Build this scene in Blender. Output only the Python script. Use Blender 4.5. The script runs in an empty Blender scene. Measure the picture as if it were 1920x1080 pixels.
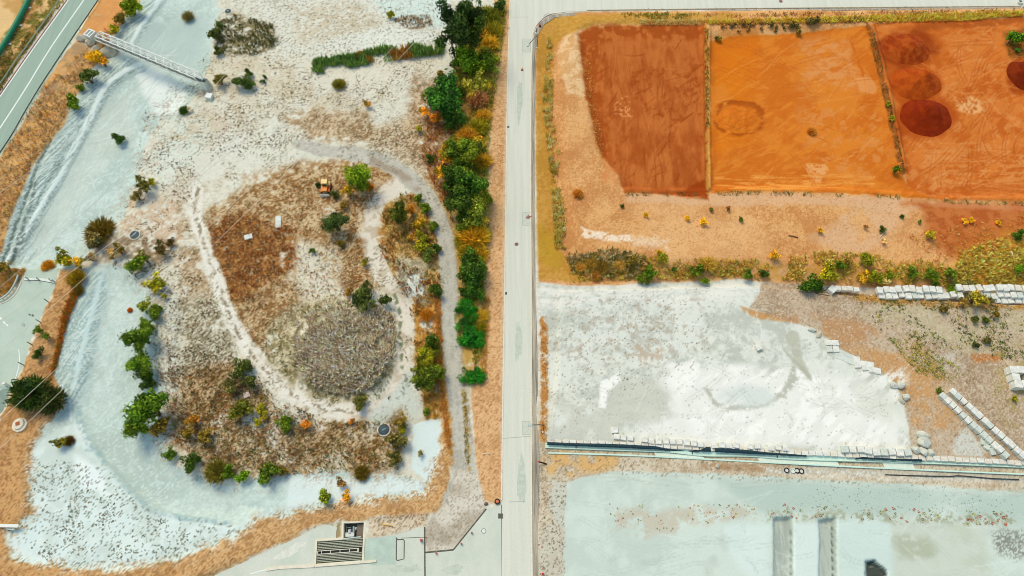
import bpy, bmesh, math, random
import numpy as np
from mathutils import Vector, Matrix
from mathutils.geometry import tessellate_polygon

# ------------------------------------------------------------------ scene, camera, light
SC = bpy.context.scene
COL = SC.collection
TILT = math.radians(26.0)
CAMH = 115.0
FPX = 1280.0
ST, CT = math.sin(TILT), math.cos(TILT)

cam = bpy.data.cameras.new('camera')
cam.lens = 24.0
cam.sensor_width = 36.0
cam.clip_end = 8000
cam_o = bpy.data.objects.new('camera', cam)
COL.objects.link(cam_o)
cam_o.location = (0, 0, CAMH)
cam_o.rotation_euler = (TILT, 0, 0)
SC.camera = cam_o
SC.view_settings.view_transform = 'Standard'
SC.view_settings.look = 'None'
SC.view_settings.exposure = EXPOSURE = 0.70
SC.view_settings.gamma = 1.0
SC.cycles.pixel_filter_type = 'BLACKMAN_HARRIS'
SC.cycles.filter_width = 0.95

SUN_EL, SUN_AZ = math.radians(56), math.radians(-35)     # light from the upper left of the picture
w = bpy.data.worlds.new('World')
SC.world = w
w.use_nodes = True
nt = w.node_tree
bg = nt.nodes['Background']
sky = nt.nodes.new('ShaderNodeTexSky')
sky.sky_type = 'NISHITA'
sky.sun_disc = False
sky.sun_elevation = SUN_EL
sky.sun_rotation = SUN_AZ
nt.links.new(sky.outputs[0], bg.inputs[0])
bg.inputs[1].default_value = 0.14
sl = bpy.data.lights.new('sun', 'SUN')
sl.energy = 1.25
sl.angle = math.radians(26)
sl.color = (1.0, 0.91, 0.76)
so = bpy.data.objects.new('sun', sl)
COL.objects.link(so)
d = Vector((math.sin(SUN_AZ) * math.cos(SUN_EL), math.cos(SUN_AZ) * math.cos(SUN_EL), math.sin(SUN_EL)))
so.rotation_euler = (-d).to_track_quat('-Z', 'Y').to_euler()
so.location = (0, 0, 60)

def ray(px, py):
    u = (px - 960.0) / FPX
    v = (540.0 - py) / FPX
    return u, ST + v * CT, -CT + v * ST

def G(px, py, z=0.0):
    """the point at height z that the surveyed photo pixel looks at"""
    dx, dy, dz = ray(px, py)
    k = (z - CAMH) / dz
    return Vector((k * dx, k * dy, z))

def proj(X, Y, Z):
    zc = Z - CAMH
    depth = Y * ST - zc * CT
    up = Y * CT + zc * ST
    return 960.0 + FPX * X / depth, 540.0 - FPX * up / depth

# ------------------------------------------------------------------ colour
def s2l(c):
    c = np.asarray(c, dtype=np.float64) / 255.0
    return np.where(c <= 0.04045, c / 12.92, ((c + 0.055) / 1.055) ** 2.4)
KV = np.array([1.07, 1.125, 1.37])
def A(r, g, b):
    """albedo of a level surface that photographs as this colour"""
    l = np.minimum(s2l((r, g, b)) / KV, 0.88)
    return (float(l[0]), float(l[1]), float(l[2]), 1.0)

# ------------------------------------------------------------------ noise
_rng = np.random.default_rng(7)
_TAB = _rng.random((512, 512)).astype(np.float32)
def vnoise(x, y, seed=0):
    x = x + seed * 17.31; y = y + seed * 9.77
    xi = np.floor(x).astype(np.int64); yi = np.floor(y).astype(np.int64)
    fx = (x - xi).astype(np.float32); fy = (y - yi).astype(np.float32)
    fx = fx * fx * (3 - 2 * fx); fy = fy * fy * (3 - 2 * fy)
    a = _TAB[xi & 511, yi & 511]; b = _TAB[(xi + 1) & 511, yi & 511]
    c = _TAB[xi & 511, (yi + 1) & 511]; e = _TAB[(xi + 1) & 511, (yi + 1) & 511]
    return (a * (1 - fx) + b * fx) * (1 - fy) + (c * (1 - fx) + e * fx) * fy
def fbm(x, y, s, o=3, seed=0):
    """fractal noise 0..1, feature size s metres"""
    t = np.zeros(np.shape(x), np.float32); amp = 0.5; n = 0.0
    f = 1.0 / s
    for i in range(o):
        t += amp * vnoise(x * f, y * f, seed + i * 3)
        n += amp; amp *= 0.55; f *= 2.03
    return t / n
def sstep(a, b, x):
    t = np.clip((x - a) / (b - a), 0, 1)
    return t * t * (3 - 2 * t)

# ------------------------------------------------------------------ objects
ORG = {}
def link(o, parent=None):
    COL.objects.link(o)
    if parent is not None:
        o.parent = parent
    return o
def tag(o, label=None, cat=None, group=None, kind=None):
    if label: o['label'] = label
    if cat: o['category'] = cat
    if group: o['group'] = group
    if kind: o['kind'] = kind
    return o
def thing(name, loc, label, cat, group=None):
    o = bpy.data.objects.new(name, None)
    o.empty_display_size = 0.3
    link(o)
    o.location = loc
    ORG[o.name] = Vector(loc)
    return tag(o, label, cat, group)

class MB:
    """collects shapes in world coordinates and links them as one mesh object"""
    def __init__(s):
        s.v = []; s.f = []
    def add(s, vs, fs):
        b = len(s.v)
        s.v += [tuple(p) for p in vs]
        s.f += [tuple(i + b for i in f) for f in fs]
        return s
    def box(s, c, size, rz=0.0, ch=0.0, taper=1.0, jit=0.0, rnd=None, tilt=None):
        hx, hy, hz = size[0] / 2, size[1] / 2, size[2] / 2
        m = Matrix.Rotation(rz, 3, 'Z')
        if tilt: m = m @ Matrix.Rotation(tilt[0], 3, 'X') @ Matrix.Rotation(tilt[1], 3, 'Y')
        if ch <= 0:
            pts = [(-hx, -hy, -hz), (hx, -hy, -hz), (hx, hy, -hz), (-hx, hy, -hz)]
            pts += [(x * taper, y * taper, hz) for x, y, _ in pts]
            fs = [(3, 2, 1, 0), (4, 5, 6, 7), (0, 1, 5, 4), (1, 2, 6, 5), (2, 3, 7, 6), (3, 0, 4, 7)]
        else:
            rings = [(-hz, 1, ch), (hz - ch, taper, ch), (hz, taper, ch * 2)]
            pts = []
            for z, k, cc in rings:
                x1, y1 = hx * k, hy * k
                ins = cc - ch
                x1 -= ins; y1 -= ins
                for a, b in ((-x1 + ch, -y1), (x1 - ch, -y1), (x1, -y1 + ch), (x1, y1 - ch), (x1 - ch, y1), (-x1 + ch, y1), (-x1, y1 - ch), (-x1, -y1 + ch)):
                    pts.append((a, b, z))
            fs = []
            for r in range(2):
                for i in range(8):
                    j = (i + 1) % 8
                    fs.append((r * 8 + i, r * 8 + j, r * 8 + 8 + j, r * 8 + 8 + i))
            fs.append(tuple(range(16, 24)))
            fs.append(tuple(range(7, -1, -1)))
        if jit and rnd:
            pts = [(x + rnd.uniform(-jit, jit), y + rnd.uniform(-jit, jit), z + rnd.uniform(-jit, jit)) for x, y, z in pts]
        return s.add([Vector(c) + m @ Vector(p) for p in pts], fs)
    def tube(s, p0, p1, r, n=8, r2=None, cap=True):
        p0, p1 = Vector(p0), Vector(p1)
        r2 = r if r2 is None else r2
        ax = (p1 - p0)
        if ax.length < 1e-6: return s
        q = ax.to_track_quat('Z', 'Y').to_matrix()
        vs = []
        for p, rr in ((p0, r), (p1, r2)):
            for i in range(n):
                a = 2 * math.pi * (i + .5) / n
                vs.append(p + q @ Vector((math.cos(a) * rr, math.sin(a) * rr, 0)))
        fs = [(i, (i + 1) % n, n + (i + 1) % n, n + i) for i in range(n)]
        if cap: fs += [tuple(range(n - 1, -1, -1)), tuple(range(n, 2 * n))]
        return s.add(vs, fs)
    def path(s, pts, r, n=8):
        pts = [Vector(p) for p in pts]
        vs = []
        for k, p in enumerate(pts):
            a = pts[max(k - 1, 0)]; b = pts[min(k + 1, len(pts) - 1)]
            q = (b - a).to_track_quat('Z', 'Y').to_matrix()
            for i in range(n):
                t = 2 * math.pi * (i + .5) / n
                vs.append(p + q @ Vector((math.cos(t) * r, math.sin(t) * r, 0)))
        fs = []
        for k in range(len(pts) - 1):
            for i in range(n):
                j = (i + 1) % n
                fs.append((k * n + i, k * n + j, k * n + n + j, k * n + n + i))
        fs += [tuple(range(n - 1, -1, -1)), tuple((len(pts) - 1) * n + i for i in range(n))]
        return s.add(vs, fs)
    def strip(s, pts, w, h, z=None, profile=None):
        """a ribbon with a rectangular (or given) cross-section along ground points"""
        pts = [Vector(p) for p in pts]
        prof = profile or [(-w / 2, 0), (-w / 2, h), (w / 2, h), (w / 2, 0)]
        n = len(prof); vs = []
        for k, p in enumerate(pts):
            a = pts[max(k - 1, 0)]; b = pts[min(k + 1, len(pts) - 1)]
            t = (b - a); t.z = 0; t.normalize()
            nn = Vector((t.y, -t.x, 0))
            for x, zz in prof:
                vs.append(p + nn * x + Vector((0, 0, zz)))
        fs = []
        for k in range(len(pts) - 1):
            for i in range(n - 1):
                fs.append((k * n + i, k * n + n + i, k * n + n + i + 1, k * n + i + 1))
        fs += [tuple(range(n)), tuple((len(pts) - 1) * n + i for i in range(n - 1, -1, -1))]
        return s.add(vs, fs)
    def disk(s, c, r, h, n=28, r2=None, dome=0.0):
        c = Vector(c); r2 = r if r2 is None else r2
        vs = [c + Vector((math.cos(2 * math.pi * i / n) * r, math.sin(2 * math.pi * i / n) * r, 0)) for i in range(n)]
        vs += [c + Vector((math.cos(2 * math.pi * i / n) * r2, math.sin(2 * math.pi * i / n) * r2, h)) for i in range(n)]
        vs.append(c + Vector((0, 0, h + dome)))
        fs = [(i, (i + 1) % n, n + (i + 1) % n, n + i) for i in range(n)]
        fs += [(n + i, n + (i + 1) % n, 2 * n) for i in range(n)]
        return s.add(vs, fs)
    def ring(s, c, ro, ri, h, n=28):
        c = Vector(c); vs = []
        for rr, z in ((ro, 0), (ro, h), (ri, h), (ri, 0)):
            vs += [c + Vector((math.cos(2 * math.pi * i / n) * rr, math.sin(2 * math.pi * i / n) * rr, z)) for i in range(n)]
        fs = []
        for k in range(4):
            for i in range(n):
                j = (i + 1) % n
                fs.append((k * n + i, k * n + j, ((k + 1) % 4) * n + j, ((k + 1) % 4) * n + i))
        return s.add(vs, fs)
    def build(s, name, mat, parent=None, smooth=False, org=None):
        o_ = ORG[parent.name] if parent is not None else (Vector(org) if org is not None else Vector(s.v[0]) * 0)
        me = bpy.data.meshes.new(name)
        me.from_pydata([(p[0] - o_.x, p[1] - o_.y, p[2] - o_.z) for p in s.v], [], s.f)
        bm = bmesh.new(); bm.from_mesh(me)
        bmesh.ops.recalc_face_normals(bm, faces=bm.faces)
        bm.to_mesh(me); bm.free()
        if smooth:
            me.polygons.foreach_set('use_smooth', [True] * len(me.polygons))
        me.materials.append(mat)
        o = bpy.data.objects.new(name, me)
        link(o, parent)
        if parent is None: o.location = o_
        ORG[o.name] = o_
        return o

def np_mesh(name, V, F, mat, colors=None, attr='albedo', smooth=False):
    """V (n,3), F (m,k) with a fixed k; colours per vertex (n,3)"""
    me = bpy.data.meshes.new(name)
    n, (m, k) = len(V), F.shape
    me.vertices.add(n); me.loops.add(m * k); me.polygons.add(m)
    me.vertices.foreach_set('co', np.ascontiguousarray(V, np.float32).ravel())
    me.loops.foreach_set('vertex_index', np.ascontiguousarray(F, np.int32).ravel())
    me.polygons.foreach_set('loop_start', np.arange(0, m * k, k, dtype=np.int32))
    me.polygons.foreach_set('loop_total', np.full(m, k, np.int32))
    if smooth: me.polygons.foreach_set('use_smooth', np.ones(m, bool))
    me.update(calc_edges=True)
    if colors is not None:
        at = me.attributes.new(attr, 'FLOAT_COLOR', 'POINT')
        c4 = np.ones((n, 4), np.float32); c4[:, :3] = colors
        at.data.foreach_set('color', c4.ravel())
    me.materials.append(mat)
    return me

# ------------------------------------------------------------------ materials
def new_mat(name, rough=0.9):
    m = bpy.data.materials.new(name); m.use_nodes = True
    b = m.node_tree.nodes['Principled BSDF']
    b.inputs['Roughness'].default_value = rough
    b.inputs['Specular IOR Level'].default_value = 0.25
    return m, m.node_tree, b
def N(nt, t, **kw):
    n = nt.nodes.new(t)
    for k, v in kw.items():
        if k.startswith('i_'): n.inputs[k[2:].replace('_', ' ')].default_value = v
        else: setattr(n, k, v)
    return n
def mat_ground(name, scale=2.2, amt=0.22, bump=0.25):
    m, nt, b = new_mat(name, 0.95)
    b.inputs['Specular IOR Level'].default_value = 0.08
    at = N(nt, 'ShaderNodeAttribute', attribute_name='albedo')
    tc = N(nt, 'ShaderNodeTexCoord')
    n1 = N(nt, 'ShaderNodeTexNoise'); n1.inputs['Scale'].default_value = scale; n1.inputs['Detail'].default_value = 6; n1.inputs['Roughness'].default_value = .7
    mr = N(nt, 'ShaderNodeMapRange'); mr.inputs['From Min'].default_value = .25; mr.inputs['From Max'].default_value = .75
    mr.inputs['To Min'].default_value = 1 - amt; mr.inputs['To Max'].default_value = 1 + amt
    mx = N(nt, 'ShaderNodeVectorMath', operation='SCALE')
    nt.links.new(tc.outputs['Object'], n1.inputs['Vector'])
    nt.links.new(n1.outputs[0], mr.inputs['Value'])
    nt.links.new(at.outputs['Color'], mx.inputs[0]); nt.links.new(mr.outputs[0], mx.inputs['Scale'])
    nt.links.new(mx.outputs[0], b.inputs['Base Color'])
    bp = N(nt, 'ShaderNodeBump'); bp.inputs['Strength'].default_value = bump; bp.inputs['Distance'].default_value = 0.25
    nt.links.new(n1.outputs[0], bp.inputs['Height']); nt.links.new(bp.outputs[0], b.inputs['Normal'])
    return m
def mat_plain(name, col, rough=0.8, amt=0.18, scale=3.0, col2=None, metallic=0.0, bump=0.0, stretch=None, detail=5):
    """a base colour worn and mottled by noise; col2 is a second colour it blends to"""
    m, nt, b = new_mat(name, rough)
    b.inputs['Metallic'].default_value = metallic
    tc = N(nt, 'ShaderNodeTexCoord')
    vec = tc.outputs['Object']
    if stretch:
        mp = N(nt, 'ShaderNodeMapping'); mp.inputs['Rotation'].default_value = (0, 0, stretch[0]); mp.inputs['Scale'].default_value = (stretch[1], stretch[2], 1)
        nt.links.new(vec, mp.inputs['Vector']); vec = mp.outputs[0]
    n1 = N(nt, 'ShaderNodeTexNoise'); n1.inputs['Scale'].default_value = scale; n1.inputs['Detail'].default_value = detail; n1.inputs['Roughness'].default_value = .65
    nt.links.new(vec, n1.inputs['Vector'])
    rp = N(nt, 'ShaderNodeValToRGB')
    c = np.array(col[:3]); c2 = np.array(col2[:3]) if col2 else c * (1 + amt)
    c1 = c if col2 else c * (1 - amt)
    rp.color_ramp.elements[0].position = .3; rp.color_ramp.elements[1].position = .7
    rp.color_ramp.elements[0].color = (*np.minimum(c1, .9), 1); rp.color_ramp.elements[1].color = (*np.minimum(c2, .9), 1)
    nt.links.new(n1.outputs[0], rp.inputs[0])
    # fine grain on top
    n2 = N(nt, 'ShaderNodeTexNoise'); n2.inputs['Scale'].default_value = 5.0; n2.inputs['Detail'].default_value = 5; n2.inputs['Roughness'].default_value = .75
    nt.links.new(tc.outputs['Object'], n2.inputs['Vector'])
    mr = N(nt, 'ShaderNodeMapRange'); mr.inputs['From Min'].default_value = .3; mr.inputs['From Max'].default_value = .7
    mr.inputs['To Min'].default_value = 1 - amt * .5; mr.inputs['To Max'].default_value = 1 + amt * .5
    nt.links.new(n2.outputs[0], mr.inputs['Value'])
    mx = N(nt, 'ShaderNodeVectorMath', operation='SCALE')
    nt.links.new(rp.outputs[0], mx.inputs[0]); nt.links.new(mr.outputs[0], mx.inputs['Scale'])
    nt.links.new(mx.outputs[0], b.inputs['Base Color'])
    if bump:
        bp = N(nt, 'ShaderNodeBump'); bp.inputs['Strength'].default_value = bump; bp.inputs['Distance'].default_value = .1
        nt.links.new(n2.outputs[0], bp.inputs['Height']); nt.links.new(bp.outputs[0], b.inputs['Normal'])
    return m
def mat_leaf(name, use_obj=True, trans=0.15):
    m, nt, b = new_mat(name, 0.7)
    b.inputs['Specular IOR Level'].default_value = 0.15
    at = N(nt, 'ShaderNodeAttribute', attribute_name='albedo')
    if use_obj:
        oi = N(nt, 'ShaderNodeObjectInfo')
        mx = N(nt, 'ShaderNodeVectorMath', operation='MULTIPLY')
        nt.links.new(at.outputs['Color'], mx.inputs[0]); nt.links.new(oi.outputs['Color'], mx.inputs[1])
        out = mx.outputs[0]
    else:
        out = at.outputs['Color']
    nt.links.new(out, b.inputs['Base Color'])
    tr = N(nt, 'ShaderNodeBsdfTranslucent'); nt.links.new(out, tr.inputs['Color'])
    ms = N(nt, 'ShaderNodeMixShader'); ms.inputs[0].default_value = trans
    nt.links.new(b.outputs[0], ms.inputs[1]); nt.links.new(tr.outputs[0], ms.inputs[2])
    nt.links.new(ms.outputs[0], nt.nodes['Material Output'].inputs['Surface'])
    return m
# ------------------------------------------------------------------ the land: one height sheet, split into its surfaces
STEP = 0.22
GX0, GX1, GY0, GY1 = -139.0, 139.0, -13.0, 147.0
NX = int((GX1 - GX0) / STEP) + 1
NY = int((GY1 - GY0) / STEP) + 1
gx = (GX0 + STEP * np.arange(NX)).astype(np.float64)
gy = (GY0 + STEP * np.arange(NY)).astype(np.float64)
X, Y = [a.ravel() for a in np.meshgrid(gx, gy)]
NV = X.size
PX, PY = proj(X, Y, np.zeros(NV))

def warpf(idx, amp, ws, seed):
    """irregular shift of an outline, in tenths of a metre"""
    x, y = X[idx], Y[idx]
    return ((fbm(x, y, ws, 3, seed) - .5) * 2 * amp, (fbm(x, y, ws, 3, seed + 40) - .5) * 2 * amp)
def near(pts, mrg):
    a = np.array(pts, float)
    return np.nonzero((PX > a[:, 0].min() - mrg) & (PX < a[:, 0].max() + mrg) & (PY > a[:, 1].min() - mrg) & (PY < a[:, 1].max() + mrg))[0]
def seg_d(x, y, a, b):
    ex, ey = b[0] - a[0], b[1] - a[1]
    l2 = ex * ex + ey * ey + 1e-9
    t = np.clip(((x - a[0]) * ex + (y - a[1]) * ey) / l2, 0, 1)
    return (x - a[0] - t * ex) ** 2 + (y - a[1] - t * ey) ** 2, t
def inside(x, y, pts):
    c = np.zeros(x.shape, bool); n = len(pts)
    for i in range(n):
        (x1, y1), (x2, y2) = pts[i], pts[(i + 1) % n]
        if y1 == y2: continue
        k = ((y1 > y) != (y2 > y)) & (x < (x2 - x1) * (y - y1) / (y2 - y1) + x1)
        c ^= k
    return c
def poly(pts, soft=3.0, warp=0.0, ws=2.5, seed=1):
    """area mask: (indices, 0..1), edge `soft` wide and roughened by `warp`"""
    idx = near(pts, soft + warp + 2)
    x, y = PX[idx], PY[idx]
    if warp:
        dx, dy = warpf(idx, warp, ws, seed); x = x + dx; y = y + dy
    d2 = np.full(x.shape, 1e12); n = len(pts)
    for i in range(n):
        d2 = np.minimum(d2, seg_d(x, y, pts[i], pts[(i + 1) % n])[0])
    sd = np.sqrt(d2); sd = np.where(inside(x, y, pts), sd, -sd)
    return idx, sstep(-soft / 2, soft / 2, sd).astype(np.float32)
def stroke(pts, wd, soft=2.0, warp=0.0, ws=2.5, seed=1):
    """line mask; wd may be a list of widths along the points"""
    wl = wd if isinstance(wd, (list, tuple)) else [wd] * len(pts)
    idx = near(pts, max(wl) / 2 + soft + warp + 2)
    x, y = PX[idx], PY[idx]
    if warp:
        dx, dy = warpf(idx, warp, ws, seed); x = x + dx; y = y + dy
    best = np.full(x.shape, 1e9)
    for i in range(len(pts) - 1):
        d2, t = seg_d(x, y, pts[i], pts[i + 1])
        best = np.minimum(best, np.sqrt(d2) - (wl[i] * (1 - t) + wl[i + 1] * t) / 2)
    return idx, sstep(soft / 2, -soft / 2, best).astype(np.float32)
def ell(cx, cy, rx, ry, n=20, rot=0.0):
    c, s = math.cos(rot), math.sin(rot)
    return [(cx + rx * math.cos(t) * c - ry * math.sin(t) * s, cy + rx * math.cos(t) * s + ry * math.sin(t) * c) for t in [2 * math.pi * i / n for i in range(n)]]

# outlines surveyed from the photograph (its pixels; one is about a tenth of a metre)
P_HIGHWAY = [(129, -4), (60, 84), (2, 172), (-60, 262), (-150, 400), (-150, 520), (-40, 355), (22, 265), (82, 162), (136, 80), (190, -4), (250, -90), (190, -90)]
P_VERGE_W = [(188, -6), (266, -6), (240, 18), (222, 55), (208, 70), (196, 105), (165, 135), (150, 165), (132, 195), (118, 235), (96, 262), (60, 312), (46, 345), (22, 400), (4, 470), (-60, 560), (-150, 640), (-150, 500), (-40, 352), (22, 265), (82, 162), (136, 80)]
P_CHALK_N = [(264, -8), (415, -8), (402, 60), (396, 95), (378, 150), (366, 185), (342, 215), (302, 226), (283, 250), (258, 345), (245, 378), (236, 405), (206, 425), (180, 468), (150, 500), (110, 512), (30, 505), (-40, 500), (-70, 560), (4, 470), (22, 400), (46, 345), (60, 312), (96, 262), (118, 235), (132, 195), (150, 165), (165, 135), (196, 105), (208, 70), (222, 55), (240, 18)]
P_CHALK_S = [(155, 504), (190, 494), (228, 496), (258, 520), (292, 560), (304, 610), (300, 680), (312, 745), (300, 830), (330, 872), (400, 905), (460, 906), (560, 888), (640, 884), (720, 892), (790, 897), (800, 925), (720, 936), (640, 942), (560, 962), (480, 976), (430, 1012), (330, 1052), (210, 1068), (100, 1064), (20, 1046), (12, 1000), (58, 962), (50, 900), (58, 842), (88, 792), (125, 760), (98, 720), (96, 690), (120, 602), (144, 545)]
P_CHALK_E = [(772, 795), (826, 785), (828, 840), (812, 890), (800, 905), (772, 880), (775, 830)]
P_LOT = [(50, 506), (110, 503), (104, 540), (84, 582), (60, 640), (44, 692), (22, 728), (8, 770), (-20, 800), (-90, 830), (-90, 575), (-10, 568), (14, 558), (32, 542), (44, 522)]
P_LOTBANK = [(111, 502), (152, 507), (148, 545), (122, 602), (100, 660), (97, 700), (124, 756), (88, 792), (60, 842), (52, 905), (58, 962), (12, 1000), (20, 1046), (100, 1066), (210, 1072), (330, 1054), (430, 1014), (440, 1050), (370, 1092), (-120, 1092), (-120, 840), (-20, 802), (8, 772), (22, 728), (44, 692), (60, 640), (84, 582), (104, 540)]
P_ROADBANK = [(430, 1012), (480, 976), (560, 962), (640, 942), (720, 936), (800, 925), (812, 892), (828, 840), (832, 780), (822, 700), (814, 600), (812, 520), (824, 515), (827, 600), (829, 680), (834, 735), (844, 795), (848, 865), (840, 918), (822, 952), (800, 968), (700, 974), (640, 980), (600, 985), (540, 1012), (470, 1046), (390, 1084), (330, 1092), (340, 1060)]
P_EASTVERGE = [(926, -4), (956, -4), (953, 100), (950, 250), (948, 400), (946, 550), (944, 700), (942, 850), (940, 940), (924, 944), (908, 936), (898, 905), (892, 850), (888, 780), (884, 700), (890, 620), (902, 540), (914, 430), (918, 330), (920, 230), (928, 120), (934, 60)]
P_TRACK = [(560, 272), (610, 283), (660, 287), (710, 300), (752, 322), (790, 355), (820, 400), (836, 455), (842, 520), (844, 600), (849, 680), (858, 755), (868, 840), (873, 900), (862, 950), (838, 1000)]
W_TRACK = [18, 24, 26, 28, 30, 32, 33, 33, 34, 35, 38, 38, 44, 52, 74, 84]
P_TRACKMOUTH = [(846, 915), (860, 880), (900, 890), (910, 940), (912, 955), (880, 990), (852, 1030), (800, 1036), (797, 992), (822, 958)]
P_APRON = [(390, 1084), (470, 1048), (540, 1016), (588, 992), (612, 983), (632, 988), (630, 1000), (630, 1010.6), (683, 1009.5), (742, 1003), (796, 988), (798, 1036), (850, 1031), (912, 954), (928, 950), (941, 946), (941, 1092), (800, 1140), (390, 1140)]
P_RED1 = [(1086, 62), (1112, 50), (1200, 49), (1321, 47), (1326, 200), (1327, 366), (1292, 370), (1240, 364), (1170, 361), (1160, 330), (1128, 295), (1112, 232), (1098, 180), (1092, 130)]
P_RED2 = [(1330, 78), (1372, 68), (1440, 66), (1500, 62), (1600, 50), (1632, 48), (1646, 110), (1664, 195), (1690, 320), (1702, 352), (1760, 374), (1600, 364), (1440, 358), (1332, 362)]
P_RED3 = [(1634, 46), (1700, 40), (1860, 36), (2100, 22), (2100, 384), (1920, 377), (1760, 374), (1702, 352), (1694, 318), (1668, 195), (1650, 110)]
P_EARTH = [(1004, 60), (1012, 42), (1034, 28), (1100, 22), (1400, 20), (2150, 10), (2150, 560), (1920, 543), (1640, 540), (1550, 536), (1430, 529), (1390, 524), (1140, 536), (1060, 536), (1010, 528), (1005, 300)]
P_YARD = [(1012, 532), (1060, 536), (1140, 536), (1390, 524), (1428, 530), (1424, 548), (1400, 582), (1440, 596), (1520, 615), (1552, 636), (1572, 652), (1640, 692), (1672, 712), (1692, 742), (1703, 800), (1706, 850), (1600, 852), (1500, 843), (1320, 833), (1150, 827), (1024, 826), (1026, 760), (1030, 640), (1014, 600)]
P_BROWN = [(1428, 530), (1550, 536), (1640, 560), (1920, 570), (2150, 580), (2150, 884), (1920, 868), (1740, 857), (1706, 850), (1703, 800), (1692, 742), (1672, 712), (1640, 692), (1572, 652), (1552, 636), (1520, 615), (1440, 596), (1400, 582), (1424, 548)]
P_SOUTH = [(1008, 830), (1024, 828), (1320, 838), (1500, 848), (1920, 872), (2150, 886), (2150, 1180), (1006, 1180)]
P_SOUTHYARD = [(1062, 906), (1085, 893), (1150, 884), (1260, 886), (1400, 892), (1600, 902), (1780, 912), (1920, 924), (2150, 930), (2150, 1180), (1054, 1180), (1057, 1000)]
P_MAINROAD = [(957, -4), (953, 100), (950, 250), (948, 400), (946, 550), (944, 700), (942, 850), (940, 946), (941, 1200), (1000, 1200), (997, 1000), (996, 800), (996, 550), (995, 400), (995, 250), (997, 100), (1000, 58), (1008, 42), (1024, 26), (1060, 22), (1400, 17), (2200, 12), (2200, -90), (957, -90)]
P_PIT = [(592, 1013), (641, 1010), (642, 979), (684.5, 977.5), (680.5, 1053), (590, 1059.5)]
P_TRENCH1 = [(1452, 971), (1484, 970), (1486, 1000), (1488, 1200), (1451, 1200), (1453, 1010)]
P_TRENCH2 = [(1537, 976), (1567, 972), (1567, 1000), (1569, 1200), (1536, 1200), (1539, 1010)]
P_HOLE = [(1624, 1052), (1640, 1051), (1662, 1070), (1664, 1200), (1622, 1200)]

# ---- heights
Z = np.zeros(NV)
def lift(im, h):
    idx, m = im
    Z[idx] += h * m
def level(im, h):
    idx, m = im
    Z[idx] = Z[idx] * (1 - m) + h * m
relief = (fbm(X, Y, 9, 3, 11) - .5) * 0.5 + (fbm(X, Y, 1.6, 3, 12) - .5) * .09
Z += relief
P_BASIN_N = [(330, -40), (405, -40), (392, 60), (366, 160), (310, 215), (270, 250), (230, 390), (170, 470), (140, 490), (60, 495), (30, 480), (60, 440), (110, 350), (160, 250), (200, 165), (255, 130), (285, 60)]
P_BASIN_S = [(205, 505), (240, 520), (285, 575), (292, 680), (300, 745), (285, 825), (330, 885), (440, 915), (480, 950), (430, 972), (345, 965), (280, 940), (235, 900), (190, 850), (165, 800), (150, 760), (160, 700), (180, 600), (190, 540)]
lift(poly(P_BASIN_N, 50, 6, 6, 21), -1.0)
lift(poly(P_BASIN_S, 40, 5, 6, 22), -1.0)
lift(poly(P_LOTBANK, 22, 4, 4, 23), 0.5)
lift(poly(P_VERGE_W, 26, 5, 4, 24), 0.6)
lift(poly(P_EASTVERGE, 10, 3, 4, 25), 0.15)
lift(poly(P_ROADBANK, 14, 3, 4, 26), 0.25)
lift(poly(ell(645, 650, 96, 76), 50, 6, 4, 27), 1.7)
P_BANK = [(1062, 62), (1100, 36), (1400, 34), (1650, 34), (2200, 20), (2200, 530), (1640, 526), (1540, 522), (1400, 506), (1250, 510), (1080, 490), (1058, 440), (1044, 300), (1046, 120)]
lift(poly(P_BANK, 46, 6, 6, 28), 1.5)
lift(poly(P_RED1, 20, 4, 4, 29), -1.0)
lift(poly(P_RED2, 22, 4, 4, 30), -0.8)
lift(poly(P_RED3, 22, 4, 4, 31), -0.8)
lift(stroke([(1324, 50), (1327, 360)], 7, 8, 2, 3, 32), 0.8)
lift(stroke([(1630, 50), (1646, 110), (1666, 200), (1692, 322)], 8, 10, 2, 3, 33), 0.8)
lift(stroke([(1170, 363), (1440, 361), (1640, 366), (1760, 377), (1960, 381)], 8, 8, 2, 3, 34), 0.35)
P_TERRACE = [(1050, 548), (1140, 545), (1400, 538), (1640, 560), (1920, 574), (2200, 588), (2200, 897), (1920, 873.5), (1735, 862), (1500, 851.5), (1320, 843.5), (1150, 836), (1027, 831), (1046, 700)]
idx_t, m_t = poly(P_TERRACE, 5)
lift((idx_t, m_t), .7)
# damp the relief where things were levelled
for p_, h_ in ((P_HIGHWAY, 0), (P_LOT, 0), (P_APRON, 0), (P_MAINROAD, 0)):
    level(poly(p_, 10), h_)
level(poly([(1000, -60), (2200, -80), (2200, 16), (1000, 24)], 8), 0)
level(poly([(957, 0), (1003, 0), (1008, 1180), (936, 1180)], 5), 0)
level(poly(P_TRACKMOUTH, 12), 0.02)
idx_s, m_s = poly(P_SOUTHYARD, 20, 3, 4, 35)
Z[idx_s] = Z[idx_s] * (1 - m_s * .75)
lift(poly(P_TRENCH1, 9, 1.5, 2, 36), -1.0)
lift(poly(P_TRENCH2, 9, 1.5, 2, 37), -1.0)
lift(poly(P_HOLE, 6, 2, 2, 38), -1.2)
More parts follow.
